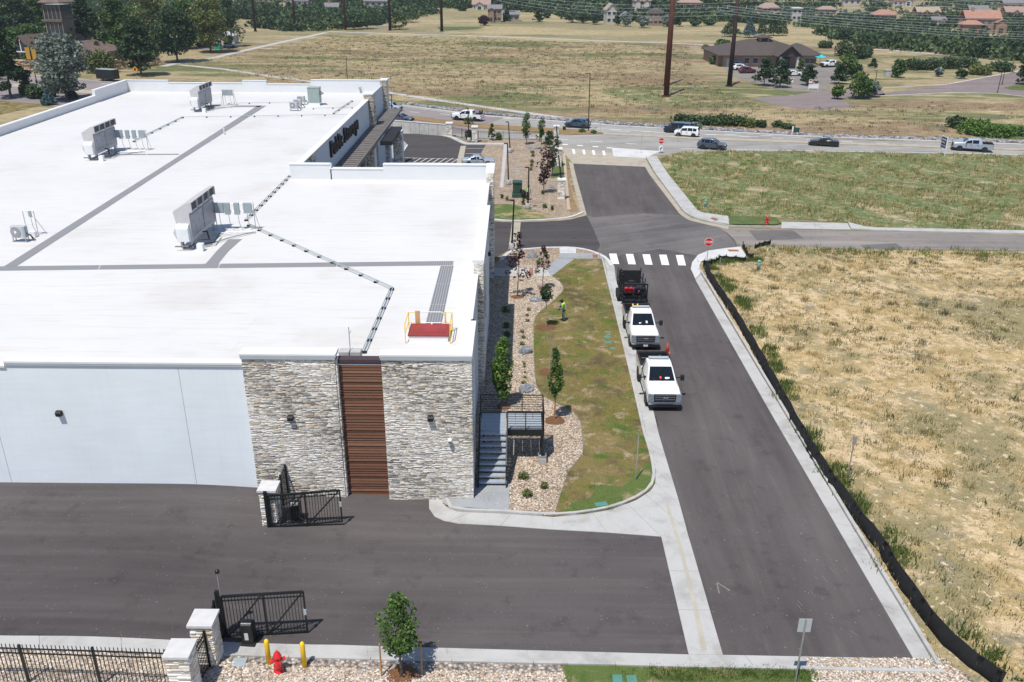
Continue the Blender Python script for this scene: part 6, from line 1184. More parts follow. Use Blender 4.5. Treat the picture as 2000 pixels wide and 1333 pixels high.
# the scrub oak belt and far woods read as masses
HOUSES = [(966, 44, 26), (998, 42, 32), (940, 21, 34), (1194, 47, 20), (1280, 51, 27), (1223, 44, 20), (1253, 24, 34), (1348, 17, 46), (1502, 27, 36), (1615, 31, 34), (1555, 42, 18), (1728, 42, 42), (1763, 12, 38), (1812, 36, 44), (1832, 53, 26), (1911, 33, 36), (1980, 36, 34), (1978, 18, 40), (1664, 10, 34), (1915, 66, 66), (580, 13, 44), (648, 26, 26), (520, 6, 30), (735, 14, 46)]
def wood(name, poly, n, hs, lab, seed, mat='lf_scrub', r0=3.2, ymax=None, leaves=70):
    P = scatter(poly, n, seed); r = np.random.default_rng(seed); n = len(P); k = leaves; h = hs*(.55+.8*r.random(n)); rad = r0*(.6+.8*r.random(n))
    q = np.sin(P[:, 0]*.031+seed)*np.sin(P[:, 1]*.043+1)+.5*np.sin(P[:, 0]*.09+P[:, 1]*.07); keep = q > -.62; P, h, rad = P[keep], h[keep], rad[keep]; n = len(P)
    for (hx, hy, hw) in HOUSES:
        g = np.array(G(hx, hy, None)[:2]); v = g-CAM[:2]; D = np.hypot(*v); v = v/D; e = P-CAM[:2]; al = e@v; ac = e@np.array([v[1], -v[0]]); m_ = ~((np.abs(ac) < hw/2/F_PX*D*1.15+2) & (al > D-min(38, .085*D)) & (al < D+hw/F_PX*D*.9+4)); P, h, rad = P[m_], h[m_], rad[m_]
    n = len(P); z = np.array([land(a, b) for a, b in P]); d = r.normal(size=(n, k, 3)); d /= np.linalg.norm(d, axis=2)[..., None]; d[..., 2] = np.abs(d[..., 2]); f = (.75+.35*r.random((n, k)))
    C = np.stack([P[:, None, 0]+d[..., 0]*rad[:, None]*f, P[:, None, 1]+d[..., 1]*rad[:, None]*f, z[:, None]+d[..., 2]*h[:, None]*f], -1).reshape(-1, 3); N_ = len(C)
    u = r.normal(size=(N_, 3)); u /= np.linalg.norm(u, axis=1)[:, None]; v = np.cross(u, r.normal(size=(N_, 3))); v /= np.linalg.norm(v, axis=1)[:, None]; s = (.55*(.5+r.random(N_)))[:, None]*(r0/3.2)**.5
    V = np.stack([C-u*s, C-v*s, C+u*s, C+v*s], 1); t = np.repeat(np.clip(.45+.3*r.normal(size=n), 0, 1), k)
    tag(link(name, npmesh(name, V.reshape(-1, 3), np.arange(4*N_).reshape(-1, 4), M[mat], np.clip(t+r.normal(0, .12, N_), 0, 1))), lab, 'wood', None, 'stuff')
wood('scrub_oak', flat([(1380, 36), (1560, 60), (1700, 92), (1720, 95), (1850, 107), (1990, 126), (2140, 145), (2140, 40), (1700, 18), (1400, 14)]), 3600, 3.6, 'belt of dark scrub oak on the slope at the upper right', 61)
wood('scrub_oak', flat([(470, 50), (560, 62), (640, 60), (720, 50), (880, 22), (880, 8), (470, 8)]), 1500, 4.2, 'dark scrub wood behind the row of steel poles at the upper left', 62)
wood('scrub_oak', flat([(890, 16), (1100, 30), (1380, 34), (1380, 6), (890, 2)]), 1300, 5, 'dark wood behind the middle houses', 63, r0=4)
wood('scrub_oak', [(-260, 330), (-170, 240), (-110, 235), (-105, 300), (-130, 400), (-60, 470), (-260, 480)], 900, 5, 'wood behind the left trees', 64, r0=4)
wood('scrub_oak', flat([(1085, 36), (1150, 42), (1360, 50), (1420, 40), (1420, 18), (1085, 20)]), 520, 4.5, 'trees around the middle houses', 68, r0=3.6)
wood('scrub_oak', flat([(600, 50), (735, 50), (730, 20), (600, 20)]), 420, 4.2, 'trees left of the far lane', 69, r0=3.4)
wood('far_scrub', [(-420, 480), (520, 480), (700, 900), (-600, 900)], 9000, 4.5, 'wooded hillside at the top of the picture', 65, r0=5, leaves=44)
wood('scrub_oak', [(-260, 235), (-150, 170), (-125, 185), (-112, 235), (-150, 300)], 260, 7, 'dense wood at the left edge behind the tower', 66, r0=4)
P = scatter(flat([(480, 150), (860, 190), (1250, 225), (1650, 262), (1850, 262), (1850, 200), (1500, 215), (1350, 150), (1350, 92), (860, 72), (640, 70)]), 5200, 67)
tufts('meadow_tufts', P, M['sagey'], .35, 12, .05, .35, 67, 'stuff', 'grey green tufts dotted over the dry meadow', 'grass', 0)
P = scatter(flat([(330, 132), (860, 205), (1250, 240), (1880, 280), (2060, 285), (2060, 200), (1500, 215), (1350, 150), (1350, 92), (860, 72), (640, 70)]), 15000, 68)
tufts('meadow_grass', P, M['straw'], .3, 9, .05, .5, 68, 'stuff', 'dry grass over the meadow beyond the main road', 'grass', 0)

# ---------------------------------------------------------------- vehicles
def tyre_mesh(r, w):
    return MB().add(*lathe_x([(r*.62, -w/2), (r*.93, -w/2), (r, -w*.36), (r, w*.36), (r*.93, w/2), (r*.62, w/2)], 18)).mesh('tyre', M['rubber'], True)
def lathe_x(prof, n):
    vs = [(q*math.cos(6.2832*i/n), y, q*math.sin(6.2832*i/n)) for q, y in prof for i in range(n)]; k = len(prof)
    return vs, [(j*n+i, (j+1)*n+i, (j+1)*n+(i+1) % n, j*n+(i+1) % n) for j in range(k-1) for i in range(n)]+[tuple(range(n)), tuple(range(k*n-1, (k-1)*n-1, -1))]
_wm = {}
def wheel(t, x, y, r, w, rimmat='rim'):
    key = (r, w, rimmat)
    if key not in _wm:
        m = MB(); m.add(*lathe_x([(.001, -w*.3), (r*.2, -w*.42), (r*.3, -w*.3), (r*.6, -w*.34), (r*.66, -w*.48), (r*.66, w*.48), (r*.6, w*.34), (r*.3, w*.3), (r*.2, w*.42), (.001, w*.3)], 14))
        for i in range(6):
            a = i*math.pi/3
            for s in (-1, 1): m.bar((math.cos(a)*r*.2, s*w*.4, math.sin(a)*r*.2), (math.cos(a)*r*.62, s*w*.42, math.sin(a)*r*.62), r*.14, .03)
        _wm[key] = (tyre_mesh(r, w), m.mesh('rim', M[rimmat], True))
    wt = link('wheel', _wm[key][0], t, (x, y, r)); link('rim', _wm[key][1], wt)
def loft(st, name, mat, parent, bev=.05, sub=0):
    # stations: x, z bottom, z belt, z top, half width low, belt, top
    vs = []; fs = []; k = 8
    for (x, zb, zm, zt, wl, wm, wt) in st: vs += [(x, -wl, zb), (x, -wm, (zb+zm)/2+.02), (x, -wm*.985, zm), (x, -wt, zt), (x, wt, zt), (x, wm*.985, zm), (x, wm, (zb+zm)/2+.02), (x, wl, zb)]
    for i in range(len(st)-1):
        for j in range(k): a = i*k+j; b = i*k+(j+1) % k; fs.append((a, b, b+k, a+k))
    fs += [tuple(range(k))[::-1], tuple(range((len(st)-1)*k, len(st)*k))]
    m = MB(); m.add(vs, fs); me = m.mesh(name, mat, True); bm = bmesh.new(); bm.from_mesh(me); bmesh.ops.recalc_face_normals(bm, faces=bm.faces[:]); bm.to_mesh(me); bm.free()
    o = link(name, me, parent); b = o.modifiers.new('bevel', 'BEVEL'); b.width = bev; b.segments = 3; b.limit_method = 'ANGLE'; b.angle_limit = R(18); w = o.modifiers.new('wn', 'WEIGHTED_NORMAL'); return o
def interp_st(st, x):
    for a, b in zip(st, st[1:]):
        lo, hi = min(a[0], b[0]), max(a[0], b[0])
        if lo <= x <= hi: f = 0 if a[0] == b[0] else (x-a[0])/(b[0]-a[0]); return [p+(q-p)*f for p, q in zip(a, b)]
    return list(st[0] if abs(x-st[0][0]) < abs(x-st[-1][0]) else st[-1])
def quadpane(t, name, pts, mat, off, th=.012):
    P_ = [Vector(p) for p in pts]; n = (P_[1]-P_[0]).cross(P_[2]-P_[0]).normalized()
    m = MB(); m.add([p+n*off for p in P_]+[p+n*(off-th-off) for p in P_], [(0, 1, 2, 3), (7, 6, 5, 4)]+[(i, i+4, (i+1) % 4+4, (i+1) % 4) for i in range(4)]); return m.build(name, mat, t)
def vehicle(name, p, heading, lab, cat, paint, spec, group=None, emblem=False, rims='rim'):
    t = thing(name, lab, cat, p, heading, group); st = spec['st']; body = loft(st, 'body', M[paint], t, spec.get('bev', .05))
    W2 = spec['w']/2; r = spec['r']
    for x in spec['ax']:
        for s in (-1, 1):
            wheel(t, x, s*(W2-.13), r, .25, rims); m = MB(); m.add(*lathe_x([(.001, -.1), (r*1.16, -.1), (r*1.16, .1), (.001, .1)], 16)); m.build('wheel_arch', M['black_matt'], t, loc=(x, s*(W2-.085), r+.02))
    MB().box(st[-1][0]+.15, st[0][0]-.15, -W2+.12, W2-.12, r*.6, r*1.3).build('chassis', M['black_matt'], t)
    for (xa, xb) in spec['side']:
        for s in (-1, 1):
            A = interp_st(st, xa); B = interp_st(st, xb)
            def pt(S_, f, dx=0): return (S_[0]+dx, s*(S_[5]*.985+(S_[6]-S_[5]*.985)*f), S_[2]+(S_[3]-S_[2])*f)
            q = [pt(A, .08), pt(B, .08), pt(B, .84), pt(A, .84)]
            if s < 0: q = q[::-1]
            quadpane(t, 'side_window', q, M['glass'], .012)
    for key, nm in (('wind', 'windscreen'), ('rear', 'rear_window')):
        if key in spec:
            xa, xb = spec[key]; A = interp_st(st, xa); B = interp_st(st, xb); sg = 1 if xa > xb else -1
            f = lambda S_, k, y: (S_[0], y*(S_[6]-.07), S_[3])
            q = [f(A, 0, -1), f(A, 0, 1), f(B, 0, 1), f(B, 0, -1)]
            if sg < 0: q = q[::-1]
            quadpane(t, nm, q, M['glass'], .014)
    fx = st[0][0]; zb = st[0][1]; hz = spec.get('hz', .75)
    if spec.get('truck'):
        MB().box(fx-.06, fx+.05, -.66, .66, hz-.25, hz+.2).build('grille', M['black_matt'], t, bev=.03)
        for k in (-.12, .02, .14): MB().box(fx+.051, fx+.075, -.6, .6, hz+k-.02, hz+k+.02).build('grille_bar', M['hvac_dark'] if not emblem else M['rim'], t)
        for s in (-1, 1): MB().box(fx-.12, fx+.03, s*.64, s*(W2-.03), hz-.24, hz+.2).build('headlight', M['truck_lamp'], t, bev=.03)
        MB().box(fx-.05, fx+.17, -W2+.03, W2-.03, zb-.02, zb+.14).build('bumper', M['chrome'], t, bev=.03); MB().box(fx-.05, fx+.13, -W2+.08, W2-.08, zb-.2, zb-.021).build('air_dam', M['black_matt'], t, bev=.02)
        MB().box(fx+.168, fx+.178, -.5, .5, zb+.01, zb+.06).build('bumper_intake', M['black_matt'], t)
        if emblem:
            m = MB(); m.extr([(.17*math.cos(a), hz+.02+.075*math.sin(a)) for a in np.linspace(0, 6.2832, 17)[:-1]], 'x', fx+.076, fx+.09); e = m.build('emblem', M['chrome'], t)
            m = MB(); m.extr([(.155*math.cos(a), hz+.02+.063*math.sin(a)) for a in np.linspace(0, 6.2832, 17)[:-1]], 'x', fx+.0905, fx+.094); m.build('emblem_face', M['emblem'], t)
            letters('Ford', t, M['white'], .12, .001, Matrix(((0, 0, 1, fx+.096), (1, 0, 0, -.11), (0, 1, 0, hz-.02), (0, 0, 0, 1))), .9, .01, 'emblem_letter', .3)
    else:
        MB().box(fx-.05, fx+.02, -.4, .4, hz-.18, hz+.02).build('grille', M['black_matt'], t, bev=.02)
        for s in (-1, 1): MB().box(fx-.25, fx-.02, s*(W2-.42), s*(W2-.05), hz-.06, hz+.08).build('headlight', M['lamp'], t, bev=.03)
        MB().box(fx-.1, fx+.04, -W2+.12, W2-.12, zb-.02, zb+.14).build('bumper', M['black_matt'], t, bev=.03)
    rx = st[-1][0]
    if not spec.get('bed'):
        for s in (-1, 1): MB().box(rx-.03, rx+.12, s*(W2-.3), s*(W2-.06), st[-1][2]-.2, st[-1][2]+.02).build('tail_light', M['tail'], t, bev=.02)
        MB().box(rx-.05, rx+.08, -W2+.14, W2-.14, st[-1][1]-.02, st[-1][1]+.14).build('rear_bumper', M['black_matt'] if cat != 'pickup' else M['chrome'], t, bev=.03)
    else:
        x0, x1, zf, zr = spec['bed']; zs = .52
        m = MB(); m.box(x0, x1, -W2, -W2+.09, zs, zr).box(x0, x1, W2-.09, W2, zs, zr).box(x0, x0+.07, -W2+.09, W2-.09, zs, zr).box(x1-.05, x1, -W2+.09, W2-.09, zs, zr); m.build('bed', M[paint], t, bev=.02)
        MB().box(x0+.07, x1-.05, -W2+.091, W2-.091, zf-.05, zf).box(x0+.071, x1-.051, -W2+.092, -W2+.13, zf, zr-.02).box(x0+.071, x1-.051, W2-.13, W2-.092, zf, zr-.02).box(x0+.072, x0+.1, -W2+.13, W2-.13, zf, zr-.02).build('bed_liner', M['black_matt'], t)
        MB().box(x0, x1, -W2-.004, -W2+.1, zr, zr+.02).box(x0, x1, W2-.1, W2+.004, zr, zr+.02).box(x0-.004, x0+.08, -W2+.1, W2-.1, zr, zr+.02).build('bed_rail', M['black_matt'], t)
        MB().box(x0-.14, x0-.01, -W2+.08, W2-.08, zs, zs+.16).build('rear_bumper', M['chrome'], t, bev=.02)
        for s in (-1, 1): MB().box(x0-.012, x0+.05, s*(W2-.15), s*(W2+.005), zr-.42, zr-.08).build('tail_light', M['tail'], t)
    ms = spec.get('mir', .12); mx, mz = spec['mirror']
    for s in (-1, 1): MB().box(mx-.05, mx+.05, s*(W2-.1), s*(W2+ms*.8), mz-.03, mz+.02).box(mx-.07, mx+.09, s*(W2+ms*.6), s*(W2+ms*.6+.14+ms*.3), mz-.1-ms*.3, mz+.08+ms*.3).build('mirror', M['black_matt'], t, bev=.02)
    for xa in spec.get('doors', ()):
        for s in (-1, 1):
            A = interp_st(st, xa); MB().box(xa-.008, xa+.008, s*(A[5]-.03), s*(A[5]+.003), A[1]+.06, A[2]-.02).build('door_seam', M['black_matt'], t); MB().box(xa+.08, xa+.26, s*(A[5]-.02), s*(A[5]+.03), A[2]-.17, A[2]-.13).build('door_handle', M['black_matt'], t)
    return t
BIG = dict(w=2.03, r=.41, ax=(1.98, -1.62), truck=1, hz=1.02, bev=.06, mirror=(1.02, 1.42), mir=.3, st=[(2.92, .62, 1.06, 1.2, .93, .97, .84), (2.8, .55, 1.1, 1.26, .98, 1.0, .88), (2.2, .5, 1.16, 1.32, 1.0, 1.015, .9), (1.48, .46, 1.2, 1.35, 1.0, 1.015, .86), (.62, .45, 1.24, 2.0, 1.0, 1.01, .72), (.1, .45, 1.24, 2.06, 1.0, 1.01, .73), (-.45, .45, 1.24, 2.04, 1.0, 1.01, .72), (-.62, .45, 1.24, 1.95, 1.0, 1.01, .7)],
           side=[(1.05, -.4)], wind=(1.44, .66), doors=(-.3,), bed=(-2.82, -.64, .86, 1.42))
CAB4 = dict(w=2.02, r=.4, ax=(1.9, -1.75), truck=1, hz=.98, bev=.06, mirror=(1.05, 1.35), mir=.15, st=[(2.9, .6, 1.08, 1.24, .93, .97, .84), (2.75, .5, 1.12, 1.3, .98, 1.0, .88), (1.45, .46, 1.2, 1.38, 1.0, 1.01, .88), (.75, .45, 1.22, 1.88, 1.0, 1.01, .74), (-.6, .45, 1.22, 1.93, 1.0, 1.01, .74), (-1.15, .45, 1.22, 1.88, 1.0, 1.01, .74), (-1.3, .45, 1.22, 1.4, 1.0, 1.01, .8)],
            side=[(1.05, .25), (.15, -.75)], wind=(1.4, .82), rear=(-1.28, -1.17), doors=(.2, -.8), bed=(-2.95, -1.3, .86, 1.3))
SUV = dict(w=1.86, r=.36, ax=(1.42, -1.35), hz=.82, mirror=(.85, 1.05), st=[(2.28, .45, .78, .86, .72, .78, .62), (2.1, .34, .86, .95, .86, .9, .76), (1.15, .32, .95, 1.08, .92, .93, .8), (.45, .32, .98, 1.6, .92, .93, .66), (-.6, .32, 1.0, 1.68, .92, .93, .66), (-1.6, .32, 1.02, 1.62, .92, .93, .62), (-2.1, .36, 1.02, 1.18, .9, .91, .72), (-2.28, .46, .95, 1.02, .84, .86, .72)], side=[(.75, -.2), (-.28, -1.1), (-1.18, -1.6)], wind=(1.1, .5), rear=(-2.06, -1.66), doors=(-.22, -1.1))
BOXY = dict(SUV, st=[(2.1, .45, .85, .95, .76, .8, .7), (1.95, .36, .95, 1.04, .88, .9, .8), (1.15, .34, 1.02, 1.14, .9, .92, .82), (.75, .34, 1.05, 1.66, .9, .91, .74), (-.6, .34, 1.05, 1.7, .9, .91, .74), (-1.85, .36, 1.05, 1.66, .9, .91, .72), (-2.05, .44, 1.02, 1.1, .88, .89, .78)], side=[(.85, -.1), (-.2, -1.0), (-1.08, -1.7)], wind=(1.12, .78), rear=(-2.03, -1.88), ax=(1.3, -1.25))
SEDAN = dict(w=1.82, r=.33, ax=(1.4, -1.4), hz=.66, mirror=(.7, .92), st=[(2.35, .36, .62, .68, .68, .74, .6), (2.15, .26, .7, .78, .84, .88, .74), (1.0, .24, .84, .94, .9, .91, .78), (.2, .24, .87, 1.4, .9, .91, .6), (-.7, .24, .88, 1.42, .9, .91, .6), (-1.45, .26, .9, 1.02, .9, .91, .72), (-2.2, .3, .86, .96, .88, .9, .76), (-2.38, .4, .8, .86, .8, .84, .7)], side=[(.62, -.2), (-.28, -1.1)], wind=(.95, .25), rear=(-1.4, -.76), doors=(-.24,))
def on(px, py, dz=.03): return G(px, py, None, dz)
RA = math.atan2(on(1540, 266)[1]-on(940, 227.5)[1], on(1540, 266)[0]-on(940, 227.5)[0])       # direction of the main road
# two work trucks and the trailer on the side street
pf = on(1296, 800); SA = math.atan2(on(1277, 807)[1]-on(1203, 547)[1], on(1277, 807)[0]-on(1203, 547)[0])
tr1 = vehicle('pickup_truck', (pf[0]-.0, pf[1]+2.75, land(10, pf[1]+2.75)+.03), R(-90), 'white work pickup parked in front with a light bar and an empty black bed', 'pickup', 'carwhite', BIG, 'white work pickups at the kerb', True)
p2 = on(1259, 682); tr2 = vehicle('pickup_truck', (p2[0], p2[1]+2.75, land(10, p2[1]+2.75)+.03), R(-90), 'white work pickup parked behind, with a red number plate and tools in the bed', 'pickup', 'carwhite', BIG, 'white work pickups at the kerb', True)
for t in (tr1, tr2): MB().box(-.4, -.18, -.62, .62, 2.1, 2.2).box(-.36, -.3, -.6, -.5, 2.0, 2.1).box(-.36, -.3, .5, .6, 2.0, 2.1).build('light_bar', M['coping_grey'], t, bev=.03)
MB().box(3.07, 3.09, -.16, .16, .46, .6).build('number_plate', M['plate'], tr2)
for t in (tr1, tr2):
    A = Vector((1.44, 0, 1.37)); B = Vector((.62, 0, 1.99)); d = (B-A).normalized(); n = Vector((-d.z, 0, d.x)) if d.x > 0 else Vector((d.z*-1, 0, d.x)); n = Vector((.6, 0, .8)) if n.z < 0 else n
    for y0, y1 in ((-.62, -.08), (.0, .56)): MB().tube(A+n*.055+Vector((0, y0, 0)), A+d*.16+n*.055+Vector((0, y1, 0)), .012).build('wiper', M['black_matt'], t)
    for y0, w_, f0, hh, mt in (((.2, .28, .12, .12, 'coping'), (-.12, .1, .13, .16, 'orange'))if t == tr1 else ((-.3, .16, .12, .1, 'coping'), (.18, .14, .16, .2, 'cap'))):
        c = A+d*f0+n*.05; m = MB(); m.add([c+Vector((0, y0, 0)), c+Vector((0, y0+w_, 0)), c+d*hh+Vector((0, y0+w_, 0)), c+d*hh+Vector((0, y0, 0))], [(0, 1, 2, 3)]); m.build('dash_paper', M[mt], t)
    MB().box(3.02, 3.06, -.85, -.62, .68, .74).box(3.02, 3.06, .62, .85, .68, .74).build('fog_lamp', M['lamp'], t)
t = thing('rope', 'pale ropes lying criss cross in the bed of the front truck', 'rope', (tr1.location.x, tr1.location.y+1.8, tr1.location.z+.95)); MB().path([(-.8, -.8, .4), (-.2, 0, .1), (.5, .7, .35)], .02).path([(.7, -.7, .1), (.1, .3, .3), (-.7, .8, .1)], .02).path([(-.3, -.9, .1), (.2, .9, .15)], .02).build('strand', M['steel'], t)
t = thing('tool_bag', 'red canvas bag in the bed of the front truck', 'bag', (tr1.location.x-.62, tr1.location.y+.95, tr1.location.z+.86)); MB().extr([(-.25, 0), (.25, 0), (.22, .25), (.08, .36), (-.1, .33), (-.24, .2)], 'y', -.3, .3).build('bag_body', M['red'], t, bev=.05); MB().path([(-.1, -.2, .34), (0, -.1, .46), (.05, .2, .34)], .02).build('strap', M['red'], t)
for k, (dx, lab) in enumerate(((-.45, 'left yellow tool handle in the bed of the rear truck'), (-.1, 'right yellow tool handle in the bed of the rear truck'))):
    t = thing('yellow_tool', lab, 'tool', (tr2.location.x+dx, tr2.location.y+1.8, tr2.location.z+1.0)); MB().bar((0, -.4, 0), (.15, .5, .55), .09, .07).build('handle', M['yellow'], t)
t = thing('clippings', 'heap of green clippings in the bed of the rear truck', 'clippings', (tr2.location.x+.35, tr2.location.y+1.7, tr2.location.z+.86)); me, a_, b_ = crown_obj('bush', 2, 500, .06, .7, .5, 'lf_olive'); link('heap', me, t)
tx, ty = on(1238, 600)[:2]; t = thing('equipment_trailer', 'black rack trailer loaded with landscaping gear behind the rear truck', 'trailer', (tx, ty+1.7, land(tx, ty)+.02)); zt = .55
MB().box(-.95, .95, -1.9, 2.2, zt, zt+.08).build('deck', M['black_matt'], t)
for x in (-.95, .95):
    MB().bar((x, -1.9, zt+.8), (x, 2.2, zt+.8), .06, .06).bar((x, -1.9, zt+.4), (x, 2.2, zt+.4), .05, .05).build('side_rail', M['black'], t)
    for y in (-1.9, -.5, .8, 2.2): MB().box(x-.035, x+.035, y-.035, y+.035, zt, zt+1.45).build('upright', M['black'], t)
    wheel(t, 0, 0, .36, .22) if False else None
for y0 in (-1.9,):
    MB().bar((-.98, y0, zt+1.45), (.98, y0, zt+1.45), .1, .1).bar((-.98, y0, zt+.75), (.98, y0, zt+.75), .06, .06).bar((0, y0, zt), (0, y0, zt+1.45), .06, .06).bar((.5, y0, zt), (.5, y0, zt+1.45), .05, .05).bar((-.95, y0, zt), (-.95, y0, zt+1.5), .08, .08).bar((.95, y0, zt), (.95, y0, zt+1.5), .08, .08).build('front_rack', M['black'], t)
MB().box(-.9, .9, 1.9, 1.95, zt, zt+1.3).box(-.9, .9, -1.3, -1.2, zt+1.2, zt+1.3).build('mesh_gate', M['black_matt'], t)
for s in (-1, 1):
    for yy in (-.1, .8):
        w = link('wheel', tyre_mesh(.36, .22) if 'tw' not in _wm else _wm['tw'], t, (s*1.08, yy, .36), rz=R(90)); _wm['tw'] = w.data; link('rim', _wm[(.41, .25, 'rim')][1], w, sc=(.85, .85, .85))
MB().extr([(-.6, .62), (-.55, .78), (1.3, .78), (1.35, .62), (1.3, .72), (-.5, .72)], 'x', .98, 1.2).build('mudguard', M['black_matt'], t); MB().path([(-.3, -1.9, .5), (0, -2.9, .5), (.3, -1.9, .5)], .05).build('drawbar', M['black'], t)
for i, (dx, dy, w_, mt, nm, lab) in enumerate(((-.62, -1.5, .34, 'red', 'fuel_can', 'left red fuel can in the trailer rack'), (-.25, -1.5, .28, 'red', 'fuel_can', 'right red fuel can in the trailer rack'), (.12, -1.5, .3, 'emblem', 'cooler', 'dark blue cooler in the trailer rack'), (.62, -1.45, .4, 'black_matt', 'tool_chest', 'black tool chest in the trailer rack'))):
    o = thing(nm, lab, 'container', (t.location.x+dx, t.location.y+dy, t.location.z+zt+.62)); MB().extr([(-w_/2, 0), (w_/2, 0), (w_/2, .34), (w_/3, .42), (-w_/4, .42), (-w_/2, .36)], 'y', -.15, .2).build('container_body', M[mt], o, bev=.03); MB().tube((w_*.2, 0, .42), (w_*.2, 0, .48), .03).build('cap', M['black'], o)
    MB().box(-w_/2, w_/2, -.18, .22, -.06, -.01).build('shelf', M['black'], t, loc=(dx, dy, zt+.62))
def mower(dx, dy, lab, mt):
    o = thing('mower', lab, 'mower', (t.location.x+dx, t.location.y+dy, t.location.z+zt+.08)); MB().box(-.35, .35, -.5, .5, .12, .35).build('mower_deck', M[mt], o, bev=.05); MB().box(-.22, .22, -.3, .2, .35, .62).build('engine', M['black_matt'], o, bev=.04); MB().path([(-.25, -.45, .35), (-.25, -.8, .9), (.25, -.8, .9), (.25, -.45, .35)], .02).build('handlebar', M['black'], o)
    for s in (-1, 1): MB().add(*lathe_x([(.001, -.06), (.2, -.06), (.2, .06), (.001, .06)], 12)).build('wheel', M['rubber'], o, loc=(s*.38, .3, .2)).rotation_euler.z = R(90)
mower(-.42, -.3, 'left mower on the trailer deck', 'black_matt'); mower(.42, -.2, 'right mower on the trailer deck', 'red_hatch'); mower(0, 1.1, 'rear mower on the trailer deck', 'black_matt')
for k, (dy, lab) in enumerate(((-1.4, 'nearest string trimmer on the left side of the trailer'), (-.8, 'middle string trimmer on the left side of the trailer'), (-.2, 'farthest string trimmer on the left side of the trailer'))):
    o = thing('string_trimmer', lab, 'trimmer', (t.location.x-1.02, t.location.y+dy, t.location.z+zt+.4)); MB().tube((0, .2, 0), (.0, -.1, 1.7), .018).build('shaft', M['black'], o); MB().tube((0, -.16, 1.68), (0, -.02, 1.78), .1, .06, 8).build('head', M['black_matt'], o); MB().box(-.1, .1, .1, .35, -.1, .15).build('engine', M['black_matt'], o, bev=.03)
# traffic
def drive(nm, px, py, hd, lab, cat, paint, spec, rims='rim'): p = on(px, py); return vehicle(nm, p, hd, lab, cat, paint, spec, 'vehicles on the main road', False, rims)
WST = RA+math.pi
q = drive('pickup_truck', 914, 235, WST, 'white pickup with landscaping gear in its bed heading left on the main road', 'pickup', 'carwhite', CAB4)
o = thing('bed_load', 'black equipment standing in the bed of the white pickup on the main road', 'equipment', tuple(q.matrix_world.translation if False else q.location)); o.rotation_euler.z = WST
MB().box(-2.8, -2.3, -.6, .5, .9, 1.6).box(-2.2, -1.6, -.4, .6, .9, 1.35).tube((-2.7, -.5, 1.5), (-2.7, -.5, 2.0), .12).tube((-2.5, .3, 1.5), (-2.5, .3, 1.95), .12).build('machine', M['black_matt'], o, bev=.04)
drive('suv', 1128, 249, WST, 'dark blue hatchback heading left beside the median street lamp', 'car', 'carblue', SUV); drive('suv', 1324, 259, WST, 'black large suv behind the white boxy one', 'car', 'carnavy', dict(BOXY, st=[(s[0]*1.18, *s[1:3], s[3]*1.06, *s[4:]) for s in BOXY['st']], side=[(1.0, -.1), (-.2, -1.1), (-1.2, -1.95)], wind=(1.32, .92), rear=(-2.4, -2.22), ax=(1.55, -1.5)))
drive('suv', 1341, 267, WST, 'white boxy suv with black wheels heading left', 'car', 'carwhite', BOXY, 'black_matt'); drive('suv', 1390, 291, RA, 'grey blue hatchback heading right on the near lanes', 'car', 'cargrey', SUV)
drive('sedan', 1608, 284.5, WST, 'black sedan heading left on the main road', 'car', 'carblack', SEDAN); drive('pickup_truck', 1897, 294.5, WST, 'silver crew cab pickup at the right beside the navy board', 'pickup', 'carsilver', CAB4, 'black_matt')
drive('suv', 764, 216, RA, 'silver estate car half hidden behind the far stone pier', 'car', 'carsilver', SUV); drive('sedan', 784, 237, RA, 'dark car roof showing above the block wall', 'car', 'cargrey', SEDAN)
p = G(934, 322, None, .06); vehicle('sedan', p, R(4), 'silver blue sedan parked in the bay behind the white parapet', 'car', 'carsilver', SEDAN)
for a, b, hd, pt, sp, lab in ((1459, 143, 10, 'carmaroon', SUV, 'maroon car in the clubhouse car park'), (1446, 137, 10, 'carwhite', SUV, 'white suv beside the maroon car'), (1441, 131, 10, 'cargrey', SUV, 'grey car between white suv and white van'), (1548, 148, 8, 'carwhite', SEDAN, 'white car behind the clubhouse pines'), (1621, 131, 200, 'carwhite', CAB4, 'pickup at the right end of the clubhouse')):
    vehicle('parked_car', on(a, b), R(hd), lab, 'car', pt, sp, 'cars parked at the clubhouse')
vehicle('van', on(1443, 127), R(8), 'white minibus parked at the left end of the clubhouse', 'van', 'carwhite', dict(SUV, w=2.2, st=[(3.4, .5, 1.1, 1.2, .9, .95, .8), (3.1, .4, 1.2, 1.35, 1.05, 1.08, .9), (2.6, .4, 1.3, 2.0, 1.08, 1.1, .9), (2.2, .4, 1.5, 2.7, 1.08, 1.1, 1.0), (-3.3, .4, 1.5, 2.75, 1.08, 1.1, 1.0), (-3.4, .45, 1.5, 2.6, 1.08, 1.1, .98)], side=[(2.0, .9), (.7, -.4), (-.6, -1.7), (-1.9, -3.0)], wind=(2.6, 2.22), ax=(2.3, -2.2), mirror=(2.6, 1.6), doors=()))
for a, b, pt, lab in ((398, 92, 'carblack', 'dark suv parked under the left trees'), (448, 93, 'carsilver', 'silver car parked at the end of the left tree row'), (413, 90, 'carsilver', 'silver suv parked under the left trees')): vehicle('parked_car', on(a, b), R(10), lab, 'car', pt, SUV, 'cars parked by the left trees')
p = on(212, 158); t = thing('cargo_trailer', 'black enclosed cargo trailer on the road behind the left parapet', 'trailer', p, RA); MB().box(-2.6, 2.6, -1.1, 1.1, .5, 2.7).build('box', M['black'], t, bev=.06); MB().box(-2.58, 2.58, -1.08, 1.08, 2.7, 2.75).build('trailer_roof', M['boxgrey'], t, bev=.02)
